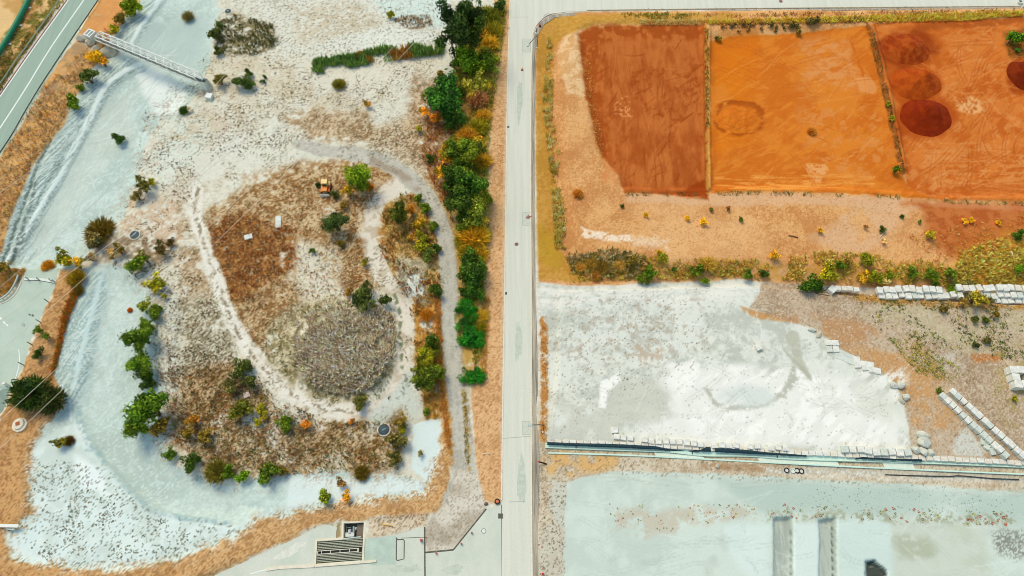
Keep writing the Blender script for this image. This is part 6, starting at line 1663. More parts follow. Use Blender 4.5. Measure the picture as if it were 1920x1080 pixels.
S(170, 484, 11, 'loose', (150, 144, 110), 'straw coloured shrub at the top of the lower chalk bank, left one'); S(208, 480, 11, 'loose', (164, 156, 120), 'straw coloured shrub at the top of the lower chalk bank, right one'); S(300, 470, 15, 'loose', (96, 92, 62), 'dark olive shrub in the scrub right of the tank cover'); S(320, 455, 10, 'loose', (96, 92, 62), 'smaller dark olive shrub above right of the other one')
S(294, 530, 17, 'leafy', YG, 'bright yellow-green bush, topmost of the column beside the lower chalk bank'); S(270, 572, 15, 'loose', (120, 140, 60), 'thin pale green bush, left of the second pair in the chalk column'); S(288, 586, 14, 'leafy', MG, 'darker green bush, right of the second pair in the chalk column')
S(277, 611, 13, 'tree', MG, 'small tree at the top of the middle clump in the chalk column'); S(268, 634, 23, 'tree', (84, 122, 40), 'broad tree in the middle clump of the chalk column')
S(268, 688, 22, 'tree', (84, 124, 36), 'leafy tree, upper one of the lower pair in the chalk column'); S(278, 716, 15, 'leafy', DG, 'dark shrub between the two lower trees of the chalk column')
S(282, 768, 32, 'tree', (78, 118, 34), 'largest tree of the chalk column'); S(258, 796, 22, 'tree', (94, 132, 40), 'light green tree at the lower left of the largest one'); S(300, 800, 18, 'leafy', OL, 'olive shrub at the right foot of the largest tree')
S(308, 557, 7, 'loose', YG, 'tiny yellow-green shrub right of the chalk column'); S(243, 581, 4, 'tuft', (190, 130, 50), 'single tiny orange tuft out on the lower chalk bank')
S(113, 830, 14, 'loose', (122, 130, 52), 'olive bush on the white chalk above the lower left verge'); S(128, 826, 8, 'tuft', (110, 92, 56), 'brown tuft right beside the olive bush on the white chalk')
S(75, 622, 9, 'loose', MG, 'upper left stem of the upper sapling on the orange strip', name='sapling'); S(89, 630, 9, 'loose', MG, 'lower right twin of the upper sapling on the orange strip', name='sapling'); S(73, 663, 11, 'loose', DG, 'lower sapling on the orange strip above the big pine', name='sapling', ex=1.3)
S(140, 520, 14, 'tuft', (150, 140, 50), 'yellow-green grass clump at the top of the orange strip'); S(146, 545, 8, 'tuft', OL, 'olive grass clump at the edge of the orange strip'); S(10, 498, 14, 'loose', OL, 'olive bush at the left margin above the guard rail curve'); S(88, 498, 10, 'tuft', (200, 160, 60), 'straw coloured clump at the top end of the parking lot')
S(320, 850, 12, 'leafy', (76, 112, 46), 'leftmost green bush along the lower scrub edge', name='shrub'); S(356, 868, 16, 'leafy', DG, 'dark green bush, second along the lower scrub edge'); S(404, 884, 18, 'tuft', (120, 124, 60), 'olive grass clump, third along the lower scrub edge'); S(428, 886, 13, 'leafy', MG, 'green bush between the olive clump and the lime bush on the lower scrub edge')
S(455, 893, 13, 'leafy', (96, 142, 34), 'lime green bush at the lower end of the scrub edge'); S(505, 888, 18, 'leafy', (76, 104, 36), 'green bush at the scrub edge beside the white chalk tongue'); S(494, 898, 9, 'leafy', (86, 138, 34), 'small lime bush below the green bush at the chalk tongue'); S(530, 882, 10, 'leafy', OL, 'olive bush right of the green bush at the chalk tongue')
S(610, 931, 14, 'leafy', (112, 140, 34), 'lime green bush alone in the white chalk tongue'); S(648, 932, 12, 'loose', (188, 160, 50), 'yellow-orange bush right of the lone lime bush'); S(640, 905, 12, 'loose', (150, 134, 100), 'dull brown shrub above the lone lime bush')
S(386, 820, 14, 'leafy', OL, 'dark olive bush in the lower left scrub'); S(350, 810, 14, 'loose', OL, 'loose olive bush in the lower left scrub, left of the dark one'); S(365, 790, 13, 'loose', (160, 130, 50), 'rusty yellow bush in the lower left scrub')
S(452, 690, 17, 'leafy', (78, 100, 54), 'dark green bush in the scrub inside the pale path'); S(434, 722, 20, 'loose', (112, 122, 84), 'grey-green bush below the dark one inside the pale path'); S(470, 722, 14, 'loose', (74, 92, 52), 'dark loose bush right of the grey-green one'); S(452, 768, 20, 'leafy', (104, 116, 44), 'olive green bush above the lower scrub'); S(490, 766, 10, 'leafy', YG, 'yellow-green bush right of the olive green one'); S(486, 790, 8, 'leafy', YG, 'small yellow-green bush below the other one')
S(533, 796, 14, 'leafy', MG, 'round green bush in the rust patch of the lower scrub'); S(496, 778, 8, 'leafy', (150, 156, 60), 'pale lime bush between the olive and round green bushes'); S(575, 795, 11, 'loose', (206, 140, 50), 'low orange bush right of the round green bush'); S(660, 790, 7, 'loose', (190, 140, 60), 'small orange bush at the lower end of the loop path')
# scrub inside the loop
S(672, 336, 24, 'tree', (104, 142, 34), 'bright green tree right of the bulldozer', name='tree'); S(631, 420, 20, 'tree', (66, 92, 54), 'dark blue-green bush below the bulldozer', name='shrub'); S(749, 406, 18, 'tree', (80, 98, 36), 'dark green bush inside the loop path', name='shrub'); S(782, 420, 15, 'loose', (156, 144, 42), 'olive yellow bush right of the dark bush inside the loop'); S(785, 372, 9, 'leafy', MG, 'green shrub against the inner edge of the gravel track'); S(796, 390, 9, 'leafy', MG, 'green shrub below the other one at the inner edge of the gravel track')
S(811, 424, 8, 'leafy', MG, 'green shrub at the widest part of the gravel track bend'); S(789, 462, 15, 'loose', YG, 'yellow-green bush at the right of the loop scrub'); S(803, 478, 12, 'leafy', (96, 120, 60), 'green bush beside the gravel track, right of the yellow-green one'); S(819, 466, 8, 'leafy', DG, 'small dark shrub touching the inner edge of the gravel track'); S(684, 492, 9, 'loose', YG, 'yellow-green shrub left of the loop path')
S(646, 386, 8, 'leafy', OL, 'olive shrub right above the dark blue-green bush'); S(629, 364, 8, 'leafy', (70, 92, 50), 'dark shrub beside the bulldozer blade'); S(596, 347, 5, 'leafy', (50, 84, 40), 'tiny dark shrub left of the bulldozer'); S(640, 457, 8, 'leafy', OL, 'small olive shrub below the dark blue-green bush'); S(585, 471, 6, 'leafy', (70, 100, 50), 'tiny green shrub on the bare cream patch')
S(816, 545, 10, 'leafy', DG, 'dark green shrub beside the straight gravel track'); S(808, 640, 13, 'leafy', (76, 110, 38), 'slim green tree above the olive row beside the gravel track', hs=1.4); S(800, 672, 18, 'tree', (120, 136, 36), 'yellow-green tree of the row beside the gravel track'); S(816, 696, 15, 'tree', (100, 126, 40), 'lime tree nearest the gravel track in that row'); S(798, 716, 22, 'tree', (84, 112, 38), 'darkest green tree at the foot of the row beside the gravel track')
S(690, 552, 22, 'loose', (64, 84, 44), 'dark green shrub along the top of the brown thicket', ex=1.6); S(722, 562, 14, 'loose', (64, 88, 44), 'dark green shrub at the upper right of the brown thicket'); S(655, 548, 10, 'loose', (150, 132, 60), 'olive shrub at the upper left of the brown thicket')
S(748, 790, 14, 'loose', OL, 'olive shrub right of the lower tank cover'); S(746, 828, 18, 'leafy', (100, 104, 66), 'tall dull olive shrub below right of the lower tank cover'); S(738, 858, 14, 'leafy', (88, 92, 56), 'dull olive shrub at the foot of the tall one'); S(753, 806, 8, 'leafy', YG, 'lime shrub beside the lower tank cover'); S(790, 850, 7, 'loose', GG, 'grey-green shrub at the edge of the small chalk patch'); S(675, 755, 14, 'leafy', (96, 108, 60), 'green shrub below the brown thicket'); S(800, 772, 8, 'leafy', MG, 'small green shrub below the tree row, above the small chalk patch'); S(678, 886, 12, 'tuft', OL, 'olive tuft beside the white chalk tongue')
# top middle
S(413, 152, 12, 'leafy', (92, 96, 44), 'olive bush behind the end of the truss bridge'); S(458, 154, 13, 'leafy', (66, 98, 50), 'dark green bush right of the olive one at the truss end', ex=1.4); S(466, 138, 8, 'leafy', (70, 96, 54), 'small round green bush above the dark one'); S(404, 65, 13, 'leafy', (74, 92, 50), 'dark shrub at the edge of the upper chalk, below the small tank cover'); S(412, 47, 6, 'leafy', DG, 'tiny dark shrub below the small tank cover'); S(410, 96, 8, 'leafy', (74, 92, 50), 'small dark shrub at the lower left of the brown patch')
S(345, 206, 8, 'tuft', (72, 112, 50), 'bright green tuft beside the cream pipe ring'); S(635, 156, 10, 'tuft', (134, 140, 70), 'olive green tuft in the pale upper scrub'); S(497, 145, 5, 'round', (70, 106, 70), 'upper of two tiny round bushes in the pale upper scrub'); S(493, 152, 5, 'round', (70, 106, 70), 'lower of two tiny round bushes in the pale upper scrub'); S(732, 28, 7, 'leafy', YG, 'yellow-green shrub at the edge of the bright chalk near the top'); S(352, 30, 9, 'dry', GG, 'leafless grey shrub on the upper chalk'); S(688, 195, 9, 'loose', (176, 160, 90), 'straw yellow shrub in the pale scrub'); S(595, 115, 8, 'tuft', (70, 92, 60), 'dark tuft at the left tip of the reed band')
# hedge along the road
S(852, 72, 27, 'tall', (44, 72, 36), 'tallest dark tree at the top of the hedge', ex=.9); S(884, 66, 24, 'tall', (54, 82, 34), 'dark tree right of the tallest one', ex=.9); S(880, 28, 12, 'tree', (70, 92, 50), 'dull green tree behind the dark pair'); S(938, 12, 13, 'leafy', DG, 'dark bush beside the road at the top edge'); S(915, 28, 16, 'tuft', (120, 138, 50), 'green grass clump left of the bush at the top edge')
S(873, 118, 21, 'tree', (84, 126, 30), 'light topped green tree below the dark pair', hs=1.0); S(907, 122, 20, 'mat', (104, 142, 36), 'low bright green mat of creeper beside the verge, right of the light topped tree'); S(890, 160, 15, 'leafy', (146, 156, 70), 'pale yellow-green bush below the bright creeper mat', ex=1.6); S(895, 184, 14, 'dry', (170, 140, 116), 'leafless grey-brown bush below the pale yellow-green one'); S(828, 148, 10, 'leafy', OL, 'olive shrub left of the pale rocks')
S(836, 192, 30, 'tree', (50, 106, 38), 'dense deep green bush, widest at the left of the hedge', hs=.7); S(850, 224, 17, 'leafy', (60, 104, 40), 'deep green bush hanging below the widest one'); S(806, 190, 12, 'loose', MG, 'lime shrub left of the dense deep green bush'); S(897, 235, 12, 'tuft', (156, 164, 50), 'yellow-green grass clump beside the tan verge'); S(786, 242, 7, 'leafy', YG, 'yellow-green shrub in the scrub left of the hedge')
S(850, 282, 16, 'leafy', (80, 112, 38), 'green bush at the top of the middle hedge'); S(878, 290, 20, 'tree', (96, 126, 40), 'light green tree at the top right of the middle hedge'); S(852, 332, 17, 'tree', (58, 88, 34), 'dark tree in the middle hedge, inner side'); S(832, 300, 12, 'loose', (176, 156, 50), 'yellow bush left of the middle hedge'); S(888, 352, 23, 'tree', (66, 112, 40), 'deep green tree in the middle hedge, road side'); S(862, 382, 22, 'tree', (60, 92, 36), 'dark green tree at the foot of the middle hedge'); S(893, 398, 20, 'tree', (110, 134, 56), 'pale green tree at the foot of the middle hedge, road side'); S(808, 297, 7, 'leafy', DG, 'small dark shrub above the gravel track bend')
S(886, 442, 20, 'tuft', (190, 170, 56), 'yellow grass clump between the hedge and the lower bushes', ex=1.0); S(880, 468, 16, 'tuft', (160, 158, 56), 'yellow-green grass clump above the lower bushes')
S(882, 502, 20, 'tree', (64, 106, 40), 'dark green tree of the lower bushes beside the straight track'); S(888, 528, 18, 'leafy', (58, 100, 38), 'dark green bush below the lower tree'); S(878, 580, 20, 'mat', (36, 118, 34), 'upper lobe of the flat deep green creeper'); S(884, 628, 24, 'mat', (34, 120, 34), 'lower lobe of the flat deep green creeper'); S(903, 612, 8, 'tuft', (150, 150, 44), 'yellow-green clump on the right side of the creeper'); S(888, 708, 21, 'mat', (34, 122, 34), 'separate round patch of deep green creeper below', ex=.85)
H_ = [(900, 60, 13, 'tuft', (206, 170, 70), 'straw yellow grass clump right of the dark tree pair'), (922, 52, 14, 'tuft', (150, 156, 60), 'olive green grass clump by the road below the top bush'), (917, 78, 13, 'tuft', (220, 176, 70), 'golden grass clump by the verge right of the dark tree pair'),
 (912, 98, 12, 'loose', (130, 146, 60), 'yellow-green shrub at the top of the bright creeper mat'), (893, 130, 15, 'leafy', (104, 138, 34), 'lime shrub between the light topped tree and the creeper mat'), (852, 120, 11, 'loose', (86, 116, 50), 'green shrub at the foot of the tallest tree'), (838, 158, 9, 'loose', (130, 140, 50), 'olive lime shrub right of the pale rocks'),
 (905, 160, 12, 'leafy', (150, 160, 66), 'pale lime shrub beside the tan verge above the leafless bush'), (862, 170, 11, 'leafy', (70, 104, 36), 'green shrub between the dense bush and the pale lime one'), (906, 215, 10, 'tuft', (214, 170, 70), 'golden grass clump above the yellow-green one by the verge'), (820, 222, 13, 'loose', (206, 150, 60), 'orange yellow shrub below left of the dense deep green bush'),
 (800, 210, 10, 'loose', (196, 160, 60), 'yellow shrub below the lime one left of the dense bush'), (875, 252, 14, 'tuft', (206, 166, 70), 'golden grass clump above the middle hedge'), (900, 268, 13, 'loose', (166, 160, 56), 'yellow-green shrub at the top of the middle hedge, road side'), (838, 275, 12, 'loose', (150, 146, 50), 'olive yellow shrub at the top of the middle hedge, inner side'),
 (905, 300, 12, 'tuft', (206, 176, 70), 'golden grass clump on the road side of the middle hedge'), (835, 325, 14, 'loose', (170, 150, 48), 'yellow branching shrub on the inner side of the middle hedge'), (868, 312, 14, 'leafy', (70, 108, 34), 'green bush in the heart of the middle hedge'), (875, 335, 15, 'leafy', (110, 134, 42), 'light green bush in the heart of the middle hedge'),
 (842, 352, 11, 'leafy', (64, 96, 32), 'dark bush on the inner flank of the middle hedge'), (905, 375, 13, 'leafy', (120, 146, 44), 'lime bush on the road flank of the middle hedge'), (875, 402, 16, 'leafy', (62, 98, 34), 'dark bush at the lower flank of the middle hedge'), (905, 412, 12, 'loose', (190, 180, 90), 'straw green shrub at the lower end of the middle hedge'),
 (870, 425, 13, 'leafy', (84, 116, 40), 'green bush at the lower tip of the middle hedge'), (900, 440, 14, 'tuft', (206, 190, 80), 'pale yellow grass clump beside the tan verge below the hedge'), (870, 450, 12, 'tuft', (150, 160, 60), 'lime grass clump beside the gravel track below the hedge'), (897, 475, 13, 'tuft', (190, 176, 66), 'yellow grass clump right of the lower bushes'),
 (898, 500, 13, 'leafy', (78, 118, 40), 'green bush on the road side of the lower bushes'), (872, 520, 12, 'leafy', (54, 92, 34), 'dark bush at the gravel track side of the lower bushes'), (893, 548, 14, 'leafy', (62, 106, 38), 'green bush at the lower end of the lower bushes'), (870, 550, 9, 'leafy', (50, 88, 32), 'small dark bush against the track above the flat creeper'),
 (872, 604, 13, 'mat', (36, 100, 34), 'left edge patch of the flat deep green creeper'), (896, 645, 12, 'mat', (38, 110, 36), 'right edge patch of the flat deep green creeper'), (905, 592, 10, 'tuft', (206, 180, 76), 'straw clump right of the upper creeper lobe')]
for a_ in H_: S(*a_)
S(800, 590, 10, 'tuft', (206, 150, 60), 'orange grass clump above the white chalk scrap by the track'); S(786, 690, 12, 'leafy', (96, 116, 40), 'olive green bush at the left of the tree row beside the track'); S(816, 655, 11, 'leafy', (70, 96, 34), 'dark green bush between slim tree and row beside the track')
S(790, 446, 13, 'leafy', (140, 150, 44), 'lime bush in the loop scrub beside the green shrub at the bend'); S(770, 395, 12, 'loose', (176, 140, 50), 'rusty yellow shrub above the dark green bush inside the loop'); S(770, 445, 11, 'loose', (150, 130, 60), 'olive brown shrub below the dark bush inside the loop'); S(655, 360, 13, 'loose', (176, 160, 50), 'yellow shrub below left of the bright green tree'); S(693, 352, 12, 'loose', (190, 140, 46), 'orange yellow shrub below right of the bright green tree')
# right side
S(1110, 492, 10, 'tuft', (170, 156, 84), 'olive dry clump at the lower left corner of the tan bank', ex=1.2); S(1090, 500, 9, 'tuft', (190, 170, 100), 'straw clump left of the olive one in the tan bank corner'); S(1130, 500, 11, 'tuft', (146, 134, 74), 'darker olive clump right of the other in the tan bank corner'); S(1162, 496, 10, 'tuft', (196, 178, 120), 'pale straw clump in the row below the tan bank'); S(1118, 515, 9, 'tuft', (176, 150, 84), 'brown clump close to the edge of the white yard')
S(1182, 490, 11, 'leafy', OL, 'olive bush above the round green bush on the tan bank'); S(1220, 514, 13, 'leafy', (74, 112, 28), 'round green bush below the tan bank, the largest of its row'); S(1200, 524, 8, 'leafy', MG, 'green bush left below the largest round one'); S(1243, 484, 10, 'leafy', YG, 'yellow-green bush above right of the largest round one'); S(1237, 475, 7, 'leafy', (170, 160, 40), 'yellow bush at the top of the yellow-green one'); S(1264, 506, 5, 'leafy', DG, 'tiny dark bush right of the largest round one'); S(1308, 510, 12, 'leafy', (84, 112, 30), 'green bush in the middle of the row below the tan bank'); S(1322, 527, 8, 'leafy', (106, 140, 30), 'lime bush at the edge of the white yard'); S(1214, 531, 5, 'leafy', MG, 'tiny green bush at the yard edge below the largest round one')
S(1328, 494, 12, 'tuft', (208, 180, 100), 'pale straw clump above the middle green bush'); S(1320, 417, 7, 'leafy', YE, 'bright yellow bush on the upper tan bank, right one'); S(1288, 409, 5, 'leafy', YE, 'small yellow bush left of the bright yellow one on the tan bank'); S(1211, 403, 5, 'leafy', YE, 'small yellow bush at the left of the tan bank'); S(1389, 412, 5, 'leafy', (90, 110, 50), 'small upright green bush on the tan bank'); S(1167, 386, 4, 'leafy', DG, 'tiny dark green bush near the left bay corner'); S(1365, 393, 5, 'loose', (130, 92, 56), 'tiny brown bush on the tan bank below the orange bay'); S(1333, 393, 4, 'leafy', (100, 110, 60), 'tiny olive bush on the tan bank below the divider ridge'); S(1084, 362, 8, 'tuft', (190, 150, 70), 'straw tuft at the upper left of the tan bank')
S(1402, 515, 10, 'leafy', MG, 'green bush, left of the pair above the white yard'); S(1432, 514, 9, 'leafy', DG, 'dark green bush, right of the pair above the white yard'); S(1453, 480, 9, 'leafy', (176, 156, 46), 'yellow-green bush standing alone on the tan bank'); S(1520, 533, 16, 'leafy', (56, 96, 26), 'dark green bush at the left end of the bank wall', ex=1.3); S(1552, 512, 18, 'leafy', (146, 156, 40), 'yellow-green bush above the half buried blocks'); S(1575, 498, 10, 'leafy', MG, 'green bush above right of the yellow-green one'); S(1590, 493, 8, 'leafy', OL, 'olive bush right of the green one on the bank'); S(1622, 486, 12, 'leafy', (120, 136, 40), 'green and yellow bush higher on the bank'); S(1640, 520, 13, 'leafy', (130, 146, 40), 'lime bush just above the left end of the bank wall'); S(1656, 527, 10, 'loose', (190, 192, 160), 'pale silvery bush at the left end of the bank wall'); S(1618, 520, 12, 'leafy', (176, 160, 50), 'yellow bush left of the lime one above the bank wall'); S(1670, 518, 9, 'leafy', (110, 130, 40), 'green bush right of the silvery one')
S(1712, 511, 10, 'leafy', MG, 'green bush in the yellow grass above the middle of the bank wall'); S(1746, 516, 12, 'leafy', (96, 130, 36), 'larger green bush right of the other above the bank wall'); S(1754, 533, 8, 'leafy', MG, 'green bush overlapping the bank wall top'); S(1780, 514, 12, 'leafy', (90, 120, 36), 'green bush above the right half of the bank wall'); S(1788, 543, 10, 'leafy', (96, 136, 30), 'lime bush growing over the bank wall blocks'); S(1812, 532, 10, 'loose', (140, 152, 110), 'grey-green bush on top of the bank wall'); S(1908, 441, 10, 'leafy', (60, 104, 30), 'dark green bush near the right margin'); S(1912, 503, 11, 'leafy', (96, 140, 30), 'lime bush at the right margin below the leaning stake'); S(1745, 442, 9, 'leafy', (150, 150, 44), 'yellow-green bush on the dark red bank'); S(1655, 430, 6, 'leafy', DG, 'small green shrub beside the bleached branch'); S(1691, 406, 4, 'leafy', DG, 'tiny dark green shrub on the dark red bank'); S(1724, 416, 4, 'leafy', MG, 'tiny green shrub right of the other on the dark red bank'); S(1808, 415, 6, 'leafy', YE, 'small yellow bush on the dark red bank, left one'); S(1822, 413, 5, 'leafy', YE, 'small yellow bush on the dark red bank, middle one'); S(1872, 418, 5, 'leafy', YE, 'small yellow bush on the dark red bank, right one'); S(1659, 453, 6, 'loose', (196, 184, 150), 'pale grey shrub below the bleached branch'); S(1538, 433, 6, 'leafy', (196, 172, 60), 'yellow bush left of centre on the tan bank'); S(1623, 425, 5, 'loose', (140, 112, 70), 'small brown shrub left of the bleached branch')
S(1830, 563, 16, 'leafy', (134, 136, 54), 'olive bush growing out below the bank wall'); S(1850, 563, 12, 'loose', GG, 'grey-green bush right of the olive one below the bank wall'); S(1808, 568, 10, 'loose', (130, 120, 70), 'brownish bush left of the olive one below the bank wall'); S(1769, 581, 7, 'leafy', (96, 96, 54), 'dark olive shrub on the brown gravel below the bank wall'); S(1828, 599, 7, 'leafy', (78, 96, 50), 'dark green shrub, left of two on the speckled gravel'); S(1847, 600, 7, 'leafy', (84, 106, 44), 'dark green shrub, right of two on the speckled gravel'); S(1864, 590, 9, 'loose', OL, 'olive shrub at the right of the speckled gravel'); S(1762, 733, 6, 'leafy', (90, 112, 50), 'small green shrub at the upper end of the left diagonal row'); S(1850, 637, 7, 'leafy', (84, 92, 56), 'dark green shrub on the right part of the speckled gravel'); S(1829, 647, 6, 'leafy', (74, 92, 56), 'small dark shrub left below the dark green one on the speckled gravel'); S(1902, 748, 6, 'leafy', YG, 'yellow-green shrub right of the diagonal rows')
S(1681, 319, 7, 'leafy', (84, 116, 28), 'slender green bush at the lower end of the right divider ridge', hs=1.6); S(1666, 195, 5, 'leafy', YG, 'small lime bush on the right divider ridge, upper one'); S(1672, 222, 6, 'leafy', YG, 'small lime bush on the right divider ridge, lower one'); S(1905, 72, 15, 'leafy', (70, 122, 30), 'bright green bush near the top right corner'); S(1908, 95, 5, 'leafy', (60, 116, 30), 'small bright green bush below the other near the top right corner'); S(1523, 245, 7, 'tuft', (206, 150, 70), 'dry tuft on the bare orange bay'); S(1345, 72, 7, 'round', (120, 116, 50), 'olive bush at the top of the left divider ridge')
for k, (x, y, r) in enumerate(((1447, 47, 6), (1455, 52, 5), (1485, 48, 8), (1497, 56, 9), (1493, 46, 6), (1519, 42, 9), (1530, 40, 9), (1467, 46, 4), (1470, 53, 3.5), (1454, 59, 3.5))):
    S(x, y, r, 'round', (112, 108, 66), ['grey-green cushion bush at the far left of the cushion row on the top bank', 'small cushion bush just below the leftmost one on the top bank', 'cushion bush in the middle of the row on the top bank', 'largest cushion bush in the middle group on the top bank', 'cushion bush behind the largest one on the top bank', 'dark cushion bush, left half of the right pair on the top bank', 'dark cushion bush, right half of the right pair on the top bank', 'tiny upper cushion bush left of the middle group on the top bank', 'tiny lower cushion bush left of the middle group on the top bank', 'lowest tiny cushion bush at the left of the row on the top bank'][k], 'cushion bushes on the top bank')
for k, (x, y, r) in enumerate(((1355, 48, 5), (1373, 47, 5), (1395, 43, 6), (1413, 44, 5), (1404, 52, 4), (1428, 43, 5), (1385, 58, 3.5), (1403, 56, 4), (1427, 54, 4))):
    S(x, y, r, 'round', (150, 122, 76), 'brown cushion bush in the loose group left of the grey-green cushion row', 'brown cushion bushes on the top bank')

# ------------------------------------------------------------------ uncountable plants, each kind one object
G_ = np.random.default_rng(77)
def scatter(areas, n):
    """n random photo positions inside the outlines (weights by the last entry)"""
    out = []
    for P_, k in areas:
        a = np.array(P_, float); lo, hi = a.min(0), a.max(0); got = 0
        while got < k:
            q = lo + G_.random((k * 2, 2)) * (hi - lo)
            q = q[inside(q[:, 0], q[:, 1], P_)][:k - got]
            out.append(q); got += len(q)
    return np.concatenate(out)
def place(q):
    """land points under photo positions, vectorised"""
    u = (q[:, 0] - 960) / FPX; v = (540 - q[:, 1]) / FPX
    dy, dz = ST + v * CT, -CT + v * ST
    z = np.zeros(len(q))
    for _ in range(3):
        k = (z - CAMH) / dz; x, y = k * u, k * dy; z = zat(x, y)
    return np.stack([x, y, z], 1)
def tufts(P, size, col, k=6, up=1.0, wd=.11, out=.6, jit=.15, hue=.06):
    n = len(P); m = n * k
    a = G_.random(m) * 2 * np.pi
    s = np.repeat(size, k) * G_.uniform(.6, 1.25, m)
    b = np.repeat(P, k, 0) + np.stack([np.cos(a) * s * .12, np.sin(a) * s * .12, np.full(m, -.02)], 1)
    d = np.stack([np.cos(a) * out * G_.uniform(.2, 1, m), np.sin(a) * out * G_.uniform(.2, 1, m), up * G_.uniform(.6, 1.2, m)], 1)
    tip = b + d * s[:, None]
    sd = np.stack([-np.sin(a), np.cos(a), np.zeros(m)], 1) * (s * wd)[:, None]
    mid = b + d * s[:, None] * .5
    V_ = np.stack([b - sd * .5, mid - sd, tip, mid + sd], 1).reshape(-1, 3)
    c = np.repeat(col, k, 0) * G_.uniform(1 - jit, 1 + jit, m)[:, None] * (1 + G_.normal(0, hue, (m, 3)))
    return V_, np.arange(4 * m).reshape(-1, 4), np.repeat(np.clip(c, 0, .85), 4, 0)
def pal(cols, n, gain=1.55):
    c = np.array([s2l(x) / KV * gain for x in cols]); return c[G_.integers(0, len(cols), n)]
def stuff(name, parts, label, cat):
    Vs, Fs, Cs, o_ = [], [], [], 0
    for V_, F_, C_ in parts:
        Vs.append(V_); Fs.append(F_ + o_); Cs.append(C_); o_ += len(V_)
    me = np_mesh(name, np.concatenate(Vs), np.concatenate(Fs), M_STUFF, np.concatenate(Cs))
    o = link(bpy.data.objects.new(name, me)); return tag(o, label, cat, None, 'stuff')
def bed(areas, smin, smax, cols, clump=None, avoid=True, **kw):
    q = scatter(areas, 0)
    P = place(q)
    if clump is not None:
        f = fbm(P[:, 0], P[:, 1], clump[0], 3, clump[1]); keep = f > clump[2] + (G_.random(len(f)) - .5) * clump[3]
        q, P = q[keep], P[keep]
    if avoid:
        ix = np.clip(((P[:, 0] - GX0) / STEP).round().astype(int), 0, NX - 1); iy = np.clip(((P[:, 1] - GY0) / STEP).round().astype(int), 0, NY - 1)
        r_ = RID[iy * NX + ix]; keep = ~np.isin(r_, (1, 2)) | (G_.random(len(r_)) < .06)
        P = P[keep]
    n = len(P)
    s = smin + (smax - smin) * G_.random(n) ** 2.2
    return tufts(P, s, pal(cols, n), **kw)
SPK = [(96, 80, 60), (84, 88, 62), (120, 88, 62), (70, 84, 58), (140, 100, 70)]
RUST = [(176, 110, 48), (160, 92, 40), (196, 130, 60), (140, 90, 48), (206, 150, 86)]
STRAW = [(222, 196, 150), (206, 170, 116), (186, 150, 100), (232, 214, 180), (150, 120, 80)]
OLV = [(120, 118, 50), (100, 104, 44), (146, 140, 60), (84, 96, 40)]
SC1 = [(270, 210), (400, 90), (520, 60), (560, 110), (840, 130), (840, 300), (700, 290), (600, 270), (420, 290), (370, 350), (360, 450), (420, 620), (480, 700), (640, 800), (560, 890), (330, 830), (310, 560), (190, 490), (190, 430), (250, 350)]
SC4 = [(300, 560), (420, 560), (450, 640), (445, 690), (320, 690)]
SC2 = [(330, 690), (440, 690), (480, 710), (600, 790), (760, 790), (745, 880), (560, 890), (400, 885), (325, 830), (300, 700)]
SC3 = [(380, 410), (450, 385), (560, 300), (740, 320), (690, 430), (730, 540), (560, 580), (500, 680), (420, 560)]
W1 = [(30, 1010), (100, 1060), (330, 1048), (480, 980), (640, 945), (640, 960), (330, 990), (250, 940), (190, 880), (100, 860), (60, 900)]
